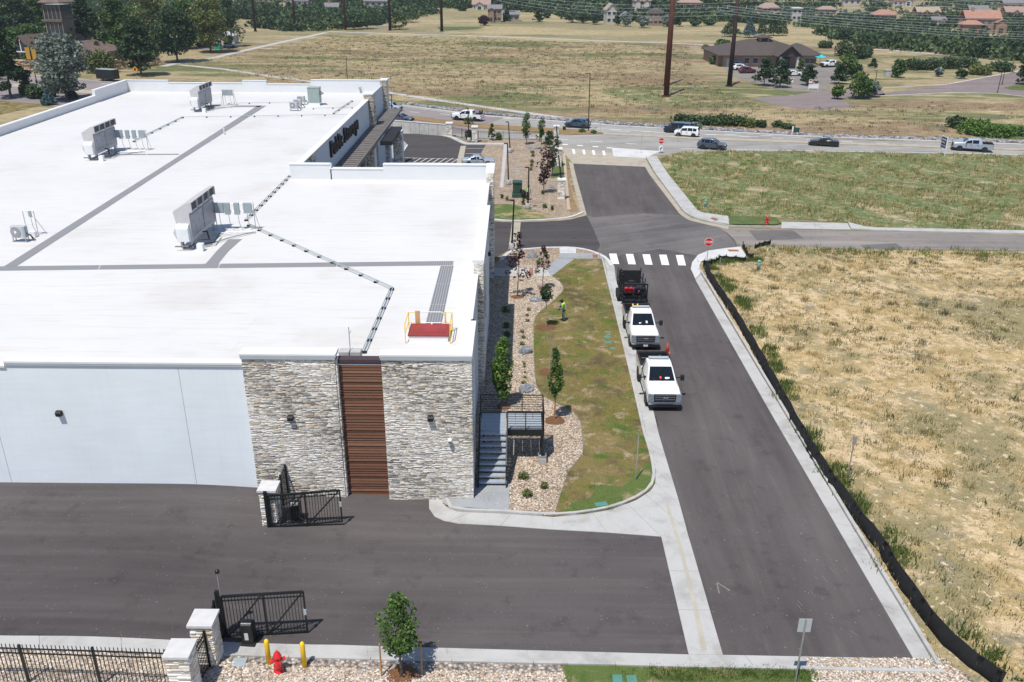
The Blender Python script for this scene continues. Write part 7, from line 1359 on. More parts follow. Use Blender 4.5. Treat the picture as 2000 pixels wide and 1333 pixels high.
for s in (-1, 1): wheel(t, 0, s*1.15, .36, .22); wheel(t, -.8, s*1.15, .36, .22)
# ---------------------------------------------------------------- people
def person(p, rz, lab, pose, kit):
    t = thing('person', lab, 'person', p, rz)
    J = pose['J']; E_ = [(a, b) for a, b, *_ in pose['E']]; names = list(J); me = bpy.data.meshes.new('body'); me.from_pydata([J[n] for n in names], [(names.index(a), names.index(b)) for a, b in E_], [])
    me.materials.append(M['skin']); me.materials.append(M[kit['legs']]); o = link('body', me, t); sk = o.modifiers.new('skin', 'SKIN'); sk.use_smooth_shade = True
    for i, n in enumerate(names): r = pose['r'][n]; me.skin_vertices[0].data[i].radius = (r, r) if not isinstance(r, tuple) else r
    me.skin_vertices[0].data[names.index('pelvis')].use_root = True; s = o.modifiers.new('sub', 'SUBSURF'); s.levels = 1; s.render_levels = 2; o.data.materials[0] = M[kit['legs']]
    def clothe(nm, ns, ed, mat, f=1.15):
        mm = bpy.data.meshes.new(nm); mm.from_pydata([J[n] for n in ns], [(ns.index(a), ns.index(b)) for a, b in ed], []); mm.materials.append(M[mat]); c = link(nm, mm, t); k = c.modifiers.new('skin', 'SKIN'); k.use_smooth_shade = True
        for i, n in enumerate(ns): r = pose['r'][n]; r = r if isinstance(r, tuple) else (r, r); mm.skin_vertices[0].data[i].radius = (r[0]*f, r[1]*f)
        mm.skin_vertices[0].data[0].use_root = True; q = c.modifiers.new('sub', 'SUBSURF'); q.levels = 1; q.render_levels = 2
    vm = MB(); rings = []; c0 = [Vector(J[k]) for k in ('pelvis', 'belly', 'chest', 'collar', 'neck')]; sz = [(.2, .16), (.2, .16), (.225, .165), (.19, .15), (.09, .09)]
    pts = [c0[0].lerp(c0[1], .4)]+c0[1:4]+[c0[3].lerp(c0[4], .6)]
    for i, c in enumerate(pts):
        d = (pts[min(i+1, 4)]-pts[max(i-1, 0)]).normalized(); u = Vector((1, 0, 0)); v = d.cross(u).normalized(); rings += [c+u*math.cos(a)*sz[i][0]+v*math.sin(a)*sz[i][1] for a in np.linspace(0, 6.2832, 15)[:-1]]
    vm.add(rings, [(j*14+i, j*14+(i+1) % 14, (j+1)*14+(i+1) % 14, (j+1)*14+i) for j in range(4) for i in range(14)]); vm.build('vest', M['vest'], t, True)
    bandm = MB(); bandm.add([c+(c-pts[2])*.0+(q-c)*1.02+Vector((0, 0, dz)) for c, rr in ((pts[1], 1),) for dz in (.02, .07) for q in rings[14:28]], [(i, (i+1) % 14, 14+(i+1) % 14, 14+i) for i in range(14)]); bandm.build('reflective_band', M['coping'], t)
    for s in 'LR': clothe('sleeve', ['sh'+s, 'el'+s, 'wr'+s], [('sh'+s, 'el'+s), ('el'+s, 'wr'+s)], 'sleeve', 1.18)
    h = Vector(J['head']); hm = MB()
    bm = bmesh.new(); bmesh.ops.create_uvsphere(bm, u_segments=16, v_segments=12, radius=.105); [setattr(v, 'co', Vector((v.co.x*.86, v.co.y*(1.0 if v.co.y > 0 else 1.05), v.co.z*1.18))) for v in bm.verts]; mh = bpy.data.meshes.new('head'); bm.to_mesh(mh); bm.free(); mh.materials.append(M['skin']); mh.polygons.foreach_set('use_smooth', [True]*len(mh.polygons)); link('head', mh, t, tuple(h))
    MB().extr([(-.16, -.01), (-.105, -.03), (-.1, .02)], 'x', -.012, .012).build('nose', M['skin'], t, loc=tuple(h+Vector((0, .0, 0)))); MB().box(-.05, -.03, -.108, -.1, .01, .022).box(.03, .05, -.108, -.1, .01, .022).box(-.025, .025, -.104, -.096, -.06, -.052).build('face_features', M['dkcloth'], t, loc=tuple(h))
    MB().rev([(.118, -.05), (.125, .04), (.1, .11), (.05, .14), (.005, .145)], 14).build('hat', M['dkcloth'], t, True, loc=tuple(h)); MB().extr([(-.24, .02), (-.1, .05), (-.1, .03), (-.24, .005)], 'x', -.08, .08).build('hat_brim', M['dkcloth'], t, loc=tuple(h))
    for s in 'LR':
        w = Vector(J['wr'+s]); d = (w-Vector(J['el'+s])).normalized(); u = d.orthogonal().normalized(); v = d.cross(u); m = MB(); m.tube(w, w+d*.09, .04, .036, 8)
        for k in range(4): b0 = w+d*.085+v*(k-1.5)*.019; b1 = b0+d*(.035+.006*(k in (1, 2)))+u*.012; m.tube(b0, b1, .0095, .009, 6).tube(b1, b1+d*.012+u*.03, .009, .007, 6)
        m.tube(w+d*.02+v*.035, w+d*.06+v*.06+u*.02, .012, .009, 6); m.build('hand', M['skin'] if not kit.get('glove') else M['dkcloth'], t)
        f = Vector(J['an'+s]); MB().extr([(-.2, -.06), (.09, -.06), (.09, .03), (0, .06), (-.1, .03), (-.2, 0)], 'x', -.045, .045).build('boot', M['black_matt'], t, bev=.02, loc=tuple(f))
    return t
rad = dict(pelvis=(.15, .12), belly=(.15, .115), chest=(.175, .12), collar=(.12, .09), neck=.055, head=.06, shL=.07, elL=.052, wrL=.038, shR=.07, elR=.052, wrR=.038, hipL=.095, knL=.07, anL=.05, hipR=.095, knR=.07, anR=.05)
ED = [('pelvis', 'belly'), ('belly', 'chest'), ('chest', 'collar'), ('collar', 'neck'), ('neck', 'head'), ('chest', 'shL'), ('shL', 'elL'), ('elL', 'wrL'), ('chest', 'shR'), ('shR', 'elR'), ('elR', 'wrR'), ('pelvis', 'hipL'), ('hipL', 'knL'), ('knL', 'anL'), ('pelvis', 'hipR'), ('hipR', 'knR'), ('knR', 'anR')]
J1 = dict(pelvis=(0, 0, .95), belly=(0, -.03, 1.1), chest=(0, -.08, 1.32), collar=(0, -.12, 1.46), neck=(0, -.15, 1.53), head=(0, -.2, 1.62), shL=(.2, -.09, 1.42), elL=(.25, -.12, 1.15), wrL=(.12, -.34, 1.0), shR=(-.2, -.09, 1.42), elR=(-.26, -.14, 1.15), wrR=(-.14, -.4, .95), hipL=(.1, 0, .9), knL=(.13, -.04, .5), anL=(.13, .02, .09), hipR=(-.1, 0, .9), knR=(-.12, -.06, .5), anR=(-.12, -.02, .09))
p = G(1101, 627, None, .1); person(p, R(-75), 'worker in a lime vest, dark hood and grey trousers raking on the lawn', dict(J=J1, E=ED, r=rad), dict(legs='trouser', glove=1))
hd = Vector((p[0], p[1], p[2]))+Matrix.Rotation(R(-75), 3, 'Z')@Vector((0, -.46, .98)); q = G(1077, 623, None, .12); t = thing('rake', 'long pale handled rake held by the worker on the lawn', 'rake', q)
MB().tube((0, 0, .02), tuple(Vector(hd)-Vector(q)), .016, .014).tube(tuple(Vector(hd)-Vector(q)), tuple((Vector(hd)-Vector(q))*1.2), .014, .014).build('handle', M['bark_pale'], t)
m = MB(); m.bar((-.18, 0, .04), (.18, 0, .04), .02, .02); [m.tube((-.17+.034*i, 0, .04), (-.17+.034*i, -.05, -.02), .004) for i in range(11)]; m.build('rake_head', M['steel'], t)
J2 = dict(J1, wrL=(.3, -.15, .92), elL=(.28, -.05, 1.16), wrR=(-.34, -.08, .9), elR=(-.28, -.03, 1.16)); p = G(1031, 391, None, .1); person(p, R(160), 'worker in a lime vest carrying a black sack beside the transformer', dict(J=J2, E=ED, r=rad), dict(legs='dkcloth'))
p = G(1021, 389, None, .1); t = thing('black_sack', 'bulging black sack carried by the worker beside the transformer', 'sack', (p[0]+.1, p[1]+.1, p[2]+.15)); bm = bmesh.new(); bmesh.ops.create_icosphere(bm, subdivisions=3, radius=.36)
for v in bm.verts: v.co = Vector((v.co.x*(.9+.06*math.sin(9*v.co.z)), v.co.y*.8, v.co.z*1.35+.45)); v.co.x *= 1-.5*max(0, v.co.z-.6)
me = bpy.data.meshes.new('sack_body'); bm.to_mesh(me); bm.free(); me.materials.append(M['dkcloth']); link('sack_body', me, t); MB().tube((0, 0, .85), (.04, 0, 1.0), .05, .09, 8).build('knot', M['dkcloth'], t)
J3 = dict(pelvis=(0, .1, .8), belly=(0, -.06, .9), chest=(0, -.26, .97), collar=(0, -.38, 1.0), neck=(0, -.44, 1.0), head=(0, -.54, .98), shL=(.19, -.33, .98), elL=(.2, -.42, .72), wrL=(.12, -.5, .48), shR=(-.19, -.33, .98), elR=(-.2, -.42, .72), wrR=(-.12, -.5, .48), hipL=(.1, .1, .76), knL=(.13, -.05, .44), anL=(.13, .08, .09), hipR=(-.1, .1, .76), knR=(-.12, -.05, .44), anR=(-.12, .08, .09))
p = G(1054, 277, None, .05); person(p, R(-80), 'bending worker in a lime vest between the two slim frontage trees', dict(J=J3, E=ED, r=rad), dict(legs='trouser'))
# ---------------------------------------------------------------- transmission line
def steel_pole(px, py, tx, ty, h, r, lab, mat='rust', arms=(), wires=None):
    p = G(px, py, None); t = thing('transmission_pole', lab, 'power pole', p, group='weathering steel power poles'); dx = 0
    MB().tube((0, 0, -.5), (0, 0, h), r, r*.6, 12).build('pole', M[mat], t, True); MB().tube((0, 0, -.2), (0, 0, .25), r*1.5, None, 12).build('base_plate', M[mat], t)
    for z, w in arms:
        MB().bar((-w, -w*.25, z), (w, w*.25, z), .28, .3).build('crossarm', M[mat], t)
        for s in (-1, -.5, .5, 1): MB().tube((s*w*.97, s*w*.24, z), (s*w*.97, s*w*.24, z-1.1), .09).build('insulator', M['coping_grey'], t)
    return p
pA = steel_pole(1301, 189, 0, 0, 30, .62, 'nearest rust brown steel pole in the meadow'); pA2 = steel_pole(1300.5, 168, 0, 0, 30, .55, 'rust brown pole just behind the nearest one')
hB = HT(1441, 8, G(1424, 169, None)[1])[0]-G(1424, 169, None)[2]; pB = steel_pole(1424, 169, 0, 0, hB+4, .6, 'dark steel pole with a crossarm left of the clubhouse', 'rust_dark', [(hB, 4.8)])
for a, b, r, lab in ((863, 62, .62, 'dark steel pole at the top centre beyond the path'), (762, 60, .62, 'dark steel pole left of the top centre one'), (675, 59, .5, 'slimmer rust pole right of the left pair'), (577, 60, .5, 'brown steel pole beyond the path, right of the left pair'), (499, 62, .5, 'brown steel pole right of the left tree row')): steel_pole(a, b, 0, 0, 30, r, lab, 'rust_dark' if r > .55 or b > 61 else 'rust', [(17.5 if a < 600 else 27, 5)])
for a, b, lab in ((146, 24, 'thin far pole above the tower, leftmost'), (205, 26, 'thin far pole right of the leftmost'), (232, 24, 'thin far pole in the middle of the four'), (259, 22, 'thin far pole rightmost of the four')): steel_pole(a, b, 0, 0, 30, .4, lab, 'rust_dark')
def wires(A, B, n, sag, lab, spread=(1.6, 0, 0), r=.035, seg=26):
    t = thing('power_line', lab, 'power line', tuple(A), group='power line conductors'); A = np.array(A, float); B = np.array(B, float)-A
    for i in range(n):
        o = np.array(spread)*(i-(n-1)/2); pts = []
        for k in range(seg+1): f = k/seg; q = B*f+o; pts.append((q[0], q[1], q[2]-4*sag*f*(1-f)))
        MB().path(pts, r, 4).build('conductor', M['wire'], t)
zB = pB[2]+hB
E1 = G(2140, 100, None); pole_r = np.array((150, 60, 0))
wires((pB[0]-4.6, pB[1]-1.2, zB-1), (pB[0]+150, pB[1]+10, zB-7), 4, 3, 'lower bundle of wires running right from the crossarm pole', (.6, 0, .5))
wires((pB[0]+4.6, pB[1]+1.2, zB-1), (pB[0]+210, pB[1]+45, zB-2), 4, 3.5, 'middle bundle of wires running right from the crossarm pole', (.5, 0, .6))
wires((pB[0]+2.3, pB[1]+.6, zB-.6), (pB[0]+260, pB[1]+120, zB+6), 3, 3.5, 'upper bundle of wires running right from the crossarm pole', (.5, 0, 1.2))
wires((pA[0], pA[1], pA[2]+26), (pA[0]+150, pA[1]+20, pA[2]+17), 3, 3, 'wires running right from the nearest steel pole', (0, 0, .8))
wires((pA2[0], pA2[1], pA2[2]+25), (pA2[0]+200, pA2[1]+60, pA2[2]+20), 4, 3, 'wires running right from the pole behind the nearest', (0, 0, .9))
c1 = G(863, 62, None); c2 = G(762, 60, None); c3 = G(577, 60, None); c4 = G(499, 62, None)
wires((pA[0], pA[1], pA[2]+26), (c1[0], c1[1], c1[2]+27), 4, 6, 'wires running left from the nearest steel pole', (0, 0, .9)); wires((pB[0], pB[1], zB-1), (c2[0], c2[1], c2[2]+27), 4, 6.5, 'wires running left from the crossarm pole', (0, 0, .9))
wires((c1[0], c1[1], c1[2]+26.5), (c3[0], c3[1], c3[2]+17.5), 3, 4, 'wires between the top centre poles and the left poles', (0, 0, .7)); wires((c2[0], c2[1], c2[2]+26.5), (c4[0], c4[1], c4[2]+17.5), 3, 4, 'wires ending at the brown pole by the left trees', (0, 0, .7))
# ---------------------------------------------------------------- houses
def gable(m, x0, x1, y0, y1, z0, h, ov=.5, axis='x', th=.22):
    if axis == 'x': yc = (y0+y1)/2; P_ = [(y0-ov, z0), (yc, z0+h), (y1+ov, z0), (y1+ov, z0-th), (yc, z0+h-th), (y0-ov, z0-th)]; m.extr(P_, 'x', x0-ov, x1+ov)
    else: xc = (x0+x1)/2; P_ = [(x0-ov, z0), (xc, z0+h), (x1+ov, z0), (x1+ov, z0-th), (xc, z0+h-th), (x0-ov, z0-th)]; m.extr(P_, 'y', y0-ov, y1+ov)
def hip(m, x0, x1, y0, y1, z0, h, ov=.6):
    x0 -= ov; x1 += ov; y0 -= ov; y1 += ov; k = min(y1-y0, x1-x0)/2; yc = (y0+y1)/2; xc = (x0+x1)/2
    r = [(x0+k, yc, z0+h), (x1-k, yc, z0+h)] if x1-x0 >= y1-y0 else [(xc, y0+k, z0+h), (xc, y1-k, z0+h)]
    vs = [(x0, y0, z0), (x1, y0, z0), (x1, y1, z0), (x0, y1, z0)]+r+[(x0, y0, z0-.2), (x1, y0, z0-.2), (x1, y1, z0-.2), (x0, y1, z0-.2)]
    top = [(0, 1, 5, 4), (1, 2, 5), (2, 3, 4, 5), (3, 0, 4)] if x1-x0 >= y1-y0 else [(0, 1, 4), (1, 2, 5, 4), (2, 3, 5), (3, 0, 4, 5)]
    m.add(vs, top+[(6, 7, 1, 0), (7, 8, 2, 1), (8, 9, 3, 2), (9, 6, 0, 3), (9, 8, 7, 6)])
def house(px, py, w, lab, wallm, roofm, kind='hip', depth=.75, storeys=1, rz=0, rh=.26, wings=(), windows=4, chimney=False, solar=False):
    p = G(px, py, None); s = SC(p); Wd = w/s; D = Wd*depth; zw = 2.9*storeys+.2; t = thing('house', lab, 'house', p, rz)
    x0, x1, y0, y1 = -Wd/2, Wd/2, 0, D; MB().box(x0, x1, y0, y1, -2, zw).build('wall', M[wallm], t)
    m = MB(); (hip if kind == 'hip' else gable)(m, x0, x1, y0, y1, zw, D*rh) if kind != 'gabley' else gable(m, x0, x1, y0, y1, zw, Wd*rh, axis='y')
    rf = m.build('roof', M[roofm], t)
    if kind == 'gabley': MB().add([(x0, -.01, zw), (x1, -.01, zw), (0, -.01, zw+Wd*rh*.93)], [(0, 1, 2)]).build('gable_wall', M[wallm], t)
    for (fx, fw, fd, ww, rr, ax) in wings:
        a = x0+Wd*fx; b = a+Wd*fw; d = fd*D; MB().box(a, b, -d, -.002, -2, zw*ww).build('wing_wall', M[wallm], t); m = MB()
        if ax == 'y': gable(m, a, b, -d, D*.3, zw*ww, (b-a)*rr, axis='y'); MB().add([(a, -d-.01, zw*ww), (b, -d-.01, zw*ww), ((a+b)/2, -d-.01, zw*ww+(b-a)*rr*.93)], [(0, 1, 2)]).build('gable_wall', M[wallm], t)
        else: hip(m, a, b, -d, D*.3, zw*ww, (b-a)*rr)
        m.build('wing_roof', M[roofm], t)
        MB().box(a+(b-a)*.3, b-(b-a)*.3, -d-.05, -d+.02, .3, 2.2).build('window', M['winglass'], t)
    for k in range(windows*storeys):
        i = k % windows; st_ = k//windows; x = x0+Wd*(i+.5)/windows; zz = .9+2.9*st_; wd = MB().box(x-.7, x+.7, -.06, .02, zz, zz+1.4).build('window', M['winglass'], t); MB().box(x-.78, x+.78, -.08, -.062, zz-.08, zz).box(x-.78, x+.78, -.08, -.062, zz+1.4, zz+1.48).build('window_frame', M['white'], wd)
    if chimney: MB().box(x0+Wd*.2, x0+Wd*.2+1.2, D*.4, D*.4+1, zw, zw+D*rh+1).build('chimney', M[wallm], rf)
    if solar: MB().add([(x0+1, .2, zw+.25), (x1-1, .2, zw+.25), (x1-2, D*.38, zw+D*rh*.7+.22), (x0+2, D*.38, zw+D*rh*.7+.22)], [(0, 1, 2, 3)]).build('solar_panel', M['solar'], rf)
    return t
house(966, 44, 26, 'grey house with balcony and gable left of its dark solar garage', 'siding_tan', 'roof_grey', 'gable', .9, 2, 0, .3, [(.1, .35, .25, .95, .35, 'y')], 3)
house(998, 42, 32, 'garage wing with dark solar panels beside the grey house', 'siding_pink', 'roof_grey', 'gable', .6, 1, 0, .35, (), 3, solar=True)
house(940, 21, 34, 'white gabled house with a tan roof at the top centre', 'siding_white', 'roof_pink', 'gable', .6, 1, 0, .4, [(.15, .5, .2, .9, .35, 'y')], 3)
house(1194, 47, 20, 'tall cream house with a steep tan roof', 'siding_white', 'roof_tan', 'gabley', 1.3, 2, R(8), .6, (), 2)
house(1280, 51, 27, 'brown two storey house with a dark hip roof', 'siding_tan', 'roof_brown', 'hip', .8, 2, 0, .3, (), 3)
house(1223, 44, 20, 'pale grey roofed house behind the silver trees', 'siding_grey', 'roof_grey', 'gabley', 1, 1, 0, .35, (), 2)
house(1253, 24, 34, 'white house with gables left of the tall steel pole', 'siding_white', 'roof_tan', 'gable', .6, 2, 0, .3, [(.1, .3, .2, .9, .4, 'y'), (.6, .3, .2, .9, .4, 'y')], 3)
house(1348, 17, 46, 'tan roofed low house right of the tall steel pole', 'siding_tan', 'roof_pink', 'hip', .5, 1, 0, .3, (), 4)
house(1502, 27, 36, 'pink tan roofed house above the spruces', 'siding_tan', 'roof_pink', 'hip', .6, 1, 0, .4, [(.1, .3, .2, .9, .3, 'x')], 3)
house(1615, 31, 34, 'low pink roofed house above the clubhouse', 'siding_tan', 'roof_pink', 'hip', .5, 1, 0, .35, (), 3)
house(1555, 42, 18, 'small white building above the clubhouse roof', 'siding_white', 'siding_white', 'hip', .6, 2, 0, .2, (), 2)
house(1728, 42, 42, 'salmon hip roofed house half hidden by trees', 'siding_tan', 'roof_red', 'hip', .5, 1, 0, .42, (), 3)
house(1763, 12, 38, 'red roofed white house at the top right', 'siding_white', 'roof_red', 'hip', .6, 1, 0, .4, [(.55, .35, .2, .95, .4, 'y')], 4)
house(1812, 36, 44, 'tan gabled house left of the salmon mansion', 'siding_tan', 'roof_tan', 'gable', .5, 1, 0, .4, [(.2, .3, .25, .9, .4, 'y'), (.65, .3, .25, .9, .4, 'y')], 4)
house(1832, 53, 26, 'low grey roofed house with a white gable by the salmon mansion', 'siding_white', 'roof_grey', 'gable', .6, 1, 0, .35, [(.6, .35, .2, .95, .4, 'y')], 2)
house(1911, 33, 36, 'grey roofed house above the salmon mansion', 'siding_grey', 'roof_grey', 'gable', .6, 1, 0, .4, (), 3)
house(1980, 36, 34, 'tan gabled house at the right edge', 'siding_tan', 'roof_pink', 'gable', .7, 1, 0, .4, [(.3, .35, .3, .95, .4, 'y')], 3)
house(1978, 18, 40, 'grey roofed house at the top right corner', 'siding_tan', 'roof_grey', 'gable', .5, 1, 0, .4, (), 3)
house(1664, 10, 34, 'pale house at the top edge right of centre', 'siding_white', 'roof_tan', 'gable', .5, 1, 0, .4, (), 3)
house(1915, 66, 66, 'large salmon roofed mansion on the right slope', 'siding_tan', 'roof_red', 'gable', .5, 2, R(-3), .42, [(-.12, .55, .35, .62, .22, 'x'), (.85, .32, .25, .75, .3, 'y')], 5, chimney=True)
house(580, 13, 44, 'white walled house behind the left poles', 'siding_white', 'roof_grey', 'gable', .6, 1, 0, .4, [(.1, .3, .3, .95, .4, 'y')], 4); house(520, 6, 30, 'house at the top edge above the left trees', 'siding_tan', 'roof_grey', 'gable', .6, 1, 0, .4, (), 3)
house(648, 26, 26, 'brick house with a grey roof behind the slim pole', 'siding_tan', 'roof_grey', 'gable', .7, 1, 0, .4, (), 2, chimney=True); house(735, 14, 46, 'bluish roofed house by the far lane', 'siding_grey', 'roof_grey', 'gable', .5, 1, 0, .45, (), 4)
# clubhouse with porch
p = G(1500, 131, None); s = SC(p); U = 1/s; t = thing('clubhouse', 'brown roofed clubhouse with a gabled porch and cupola behind a car park', 'building', p, R(2))
def bx(a, b, y0, y1, z0, z1, nm, mt): return MB().box((a-1500)*U, (b-1500)*U, y0, y1, z0, z1).build(nm, M[mt], t)
bx(1412, 1588, 0, 19, -2, 3.2, 'wall', 'siding_pink'); bx(1404, 1412, 2, 20, -2, 3.1, 'wall', 'siding_tan')
m = MB(); hip(m, (1405-1500)*U, (1590-1500)*U, -.5, 20, 3.25, 3.5, .9); rf = m.build('roof', M['roof_brown'], t)
m = MB(); hip(m, (1560-1500)*U, (1612-1500)*U, 6, 19, 3.0, 2.2, .6); m.build('wing_roof', M['roof_brown'], t); bx(1588.5, 1610, 6.5, 18, -2, 2.95, 'wing_wall', 'siding_pink')
m = MB(); gable(m, (1508-1500)*U, (1548-1500)*U, -5.5, 8, 3.4, 2.9, .7, 'y'); m.build('porch_roof', M['roof_brown'], t)
MB().add([((1510-1500)*U, -5.5, 3.3), ((1546-1500)*U, -5.5, 3.3), ((1528-1500)*U, -5.5, 5.9)], [(0, 1, 2)]).build('porch_gable', M['brown_trim'], t)
for a in (1510, 1543): bx(a, a+4, -5.4, -4.7, -2, 3.3, 'porch_column', 'stone_pale' if 'stone_pale' in M else 'cap')
bx(1515, 1541, -.12, -.02, -2, 3.0, 'porch_recess', 'hvac_dark')
bx(1494, 1514, 8, 11, 5.0, 7.3, 'cupola', 'siding_grey'); m = MB(); hip(m, (1494-1500)*U, (1514-1500)*U, 8, 11, 7.3, .8, .8); m.build('cupola_roof', M['roof_brown'], t)
bx(1498, 1510, 7.95, 7.99, 6.0, 7.1, 'cupola_window', 'winglass')
for a in (1453, 1470, 1487, 1556, 1572, 1582): w = bx(a, a+8, -.06, -.0, .9, 2.4, 'window', 'winglass'); MB().box((a-1500.6)*U, (a-1491.4)*U, -.09, -.062, .8, .9).box((a-1500.6)*U, (a-1491.4)*U, -.09, -.062, 2.4, 2.5).build('window_frame', M['white'], w)
bx(1417, 1426, -.06, 0, -.2, 2.3, 'door', 'siding_white'); MB().rev([(1.6, 2.4), (.1, 3.0)], 10, ((1609-1500)*U, 4)).build('umbrella_canopy', M['turq'], tag(link('sun_umbrella', None, None, p), 'turquoise sun umbrella at the right end of the clubhouse', 'umbrella')); MB().tube(((1609-1500)*U, 4, 0), ((1609-1500)*U, 4, 2.9), .05).build('pole', M['steel'], [o for o in COL.objects if o.name == 'sun_umbrella'][0])
p = G(1737, 150, None); t = thing('small_shed', 'small white utility box shed in the dry hollow', 'shed', p); MB().box(-1, 1, 0, 1.6, 0, 1.5).build('wall', M['siding_white'], t); MB().box(-1.1, 1.1, -.1, 1.7, 1.5, 1.6).build('roof', M['coping_grey'], t)
p = G(1588, 176, None); t = thing('entrance_sign', 'low white sign at the clubhouse car park entrance', 'sign', p); MB().box(-1.2, 1.2, -.06, .06, .35, 1.3).build('panel', M['white'], t); MB().box(-1.1, -1, -.05, .05, 0, .35).box(1, 1.1, -.05, .05, 0, .35).build('post', M['white'], t)
for a, b, lab in ((1545, 172, 'small red and white sign left at the car park entrance'), (1581, 174, 'small red and white sign right at the car park entrance')):
    p = G(a, b, None); t = thing('entrance_marker', lab, 'sign', p); MB().tube((0, 0, 0), (0, 0, 2.2), .05).build('post', M['steel'], t); MB().box(-.35, .35, -.07, -.05, 1.3, 2.2).build('panel', M['white'], t); MB().box(-.25, .25, -.08, -.071, 1.75, 2.1).build('panel_face', M['signred'], t)
p = G(1551, 262, None); t = thing('roadside_cabinet', 'dark green cabinet beside the main road bushes', 'cabinet', p); MB().box(-.1, .75, -.3, .4, 0, 1.0).build('body', M['transformer'], t, bev=.03); MB().box(-.12, .77, -.32, .42, 1.0, 1.06).build('lid', M['transformer'], t)
p = G(1547, 263, None); t = thing('marker_post', 'white utility marker post beside the roadside cabinet', 'post', p); MB().box(-.12, .12, -.05, .05, 0, 1.4).build('post', M['white'], t); MB().box(-.13, .13, -.06, .06, 0, .35).build('foot', M['signred'], t)
# church with glazed tower, left
p = G(112, 132, None); s = SC(p); U = 1/s; t = thing('church', 'church with a square glazed tower and brown shingle roofs behind the left trees', 'church', p, R(-12))
MB().box(-9, 9, 1, 16, -1, 3.6).build('wall', M['siding_pink'], t); m = MB(); hip(m, -9.5, 9.5, 0, 16, 3.6, 4.4, 1.0); m.build('roof', M['roof_taupe'], t)
m = MB(); gable(m, -9, -4, -4, 9, 4.2, 4.2, .8, 'y'); m.build('dormer_roof', M['roof_taupe'], t); MB().add([(-8.4, -4.3, 4.3), (-4.6, -4.3, 4.3), (-6.5, -4.3, 7.6)], [(0, 1, 2)]).build('dormer_window', M['winglass'], t); MB().bar((-6.5, -4.4, 4.3), (-6.5, -4.4, 7.5), .25, .1).bar((-8.6, -4.4, 4.3), (-4.4, -4.4, 4.3), .25, .25).build('dormer_frame', M['white'], t)
zt = HT(120, 4, p[1])[0]-p[2]; w = 2.5; MB().box(-w, w, 2, 2+2*w, 0, zt-9.0).build('tower_shaft', M['siding_pink'], t)
for k in range(2):
    z0 = zt-8.8+k*4.3; MB().box(-w-.35, w+.35, 1.65, 2.35+2*w, z0-.6, z0).build('tower_band', M['roof_taupe'], t); MB().box(-w+.1, w-.1, 2.1, 1.9+2*w, z0, z0+3.7).build('tower_glass', M['winglass'], t)
    for i in range(5): x = -w+2*w*i/4; MB().box(x-.07, x+.07, 1.95, 2.12, z0, z0+3.7).build('mullion', M['siding_pink'], t); MB().box(-w-.1, -w+.12, 2+2*w*i/4-.07, 2+2*w*i/4+.07, z0, z0+3.7).build('mullion', M['siding_pink'], t)
m = MB(); hip(m, -w, w, 2, 2+2*w, zt-.2, 2.2, .9); m.build('tower_roof', M['roof_taupe'], t)
# sandstone walls near the church
def rockwall(a, b, h, lab, seed):
    A, B = np.array(G(*a, None)), np.array(G(*b, None)); D = B-A; L_ = np.hypot(*D[:2]); t = thing('stone_wall', lab, 'wall', tuple(A), math.atan2(D[1], D[0])); r = np.random.default_rng(seed); C = []; H_ = []; z = 0
    while z < h:
        hh = .25+.2*r.random(); x = -.2*r.random()
        while x < L_: l = .5+.8*r.random(); C.append((x+l/2, r.normal(0, .06), z+hh/2)); H_.append((l/2-.02, .4, hh/2-.015)); x += l
        z += hh
    V, Fq = npboxes(C, H_); V = V+r.normal(0, .03, V.shape); tag(link('stone_course', npmesh('stone_course', V, Fq, M['wallrock'], np.repeat(r.random(len(C)), 6)), t), kind='stuff')
rockwall((215, 138), (312, 128), 2.6, 'sandstone retaining wall between the left pines', 3); rockwall((30, 140), (80, 142), 3, 'sandstone wall behind the left street lamp', 4)
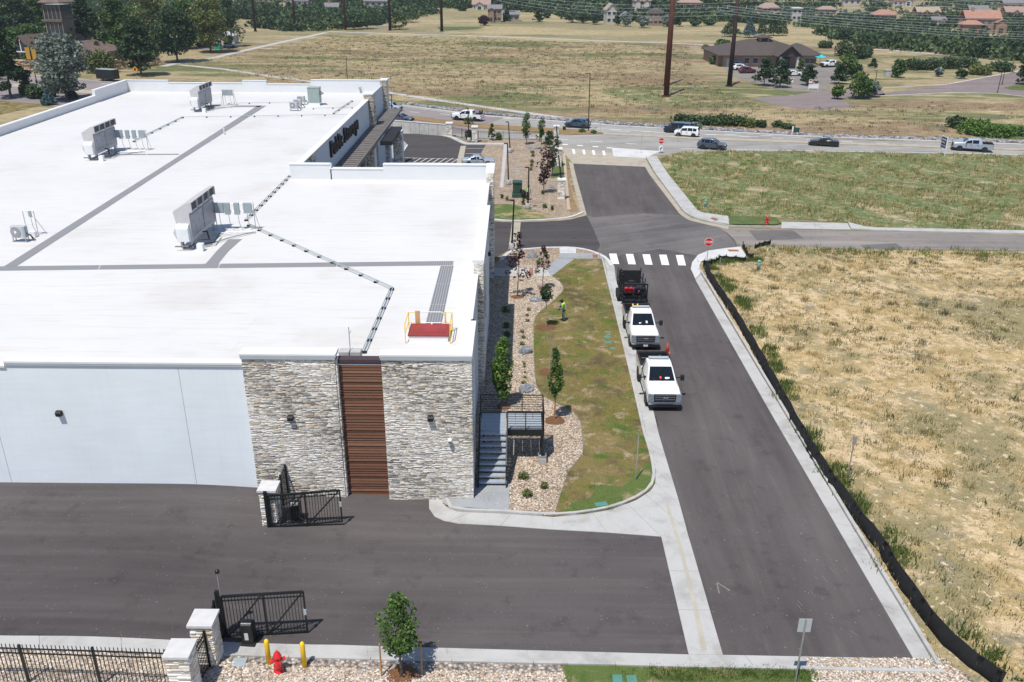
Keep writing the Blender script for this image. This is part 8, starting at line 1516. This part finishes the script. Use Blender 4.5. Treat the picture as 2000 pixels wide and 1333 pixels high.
# left street furniture
p = G(72, 163, None); z, x = HT(66, 118, p[1]); t = thing('banner_lamp', 'dark street lamp with two gold banners on the left road', 'street lamp', p); h = z-p[2]; MB().tube((0, 0, 0), (0, 0, h+3), .12, .09, 8).build('pole', M['black'], t); MB().tube((0, 0, 0), (0, 0, .8), .3, .2, 8).build('foot', M['black'], t); MB().box(-1.5, 1.5, -.06, .06, h-.1, h+.1).build('bracket', M['black'], t)
for s_ in (-1, 1): MB().box(s_*.2, s_*1.25, -.03, .03, h+.15, h+2.9).build('banner', M['brass'], t)
p = G(267, 156, None); t = thing('warning_sign', 'amber diamond warning sign beside the broad pine', 'sign', p); h = HT(265, 136, p[1])[0]-p[2]; MB().tube((0, 0, 0), (0, 0, h), .05).build('post', M['steel'], t); MB().extr([(0, h-.75), (.75, h), (0, h+.75), (-.75, h)], 'y', -.08, -.05).build('sign_plate', M['orange_warn'], t); MB().extr([(-.12, h-.35), (.12, h-.35), (.3, h+.1), (0, h+.45), (-.3, h+.1)], 'y', -.09, -.081).build('symbol', M['black_matt'], t)
p = G(425, 97, None); t = thing('waste_container', 'bright green waste container under the left trees', 'container', p); MB().extr([(-.8, 0), (.8, 0), (.95, 1.4), (-.95, 1.4)], 'y', 0, 1.4).build('body', M['lf_bright'] if False else plain('bin_green', (.0, .35, .12), .5), t); MB().box(-1, 1, -.05, 1.45, 1.4, 1.5).build('lid', M['black_matt'], t)
p = G(436, 97, None); t = thing('small_building', 'low pale outbuilding behind the parked cars at the left trees', 'building', G(430, 86, None)); MB().box(-4, 5, 0, 5, 0, 2.8).build('wall', M['siding_white'], t); m = MB(); hip(m, -4, 5, 0, 5, 2.8, 1.2, .4); m.build('roof', M['coping_grey'], t)
sheet('left_car_park', flat([(395, 99), (390, 90), (455, 88), (470, 92)]), .012, M['asphalt_old'])
# air that veils the far slope
def haze():
    m = bpy.data.materials.new('haze'); m.use_nodes = True; t = m.node_tree; t.nodes.clear(); o = t.nodes.new('ShaderNodeOutputMaterial'); v = t.nodes.new('ShaderNodeVolumePrincipled')
    v.inputs['Color'].default_value = (.86, .92, 1, 1); v.inputs['Density'].default_value = .00016; v.inputs['Anisotropy'].default_value = .3; t.links.new(v.outputs[0], o.inputs['Volume'])
    tag(MB().box(-1100, 1150, -95, 1520, -6, 78).build('haze', m), kind='stuff')
haze()
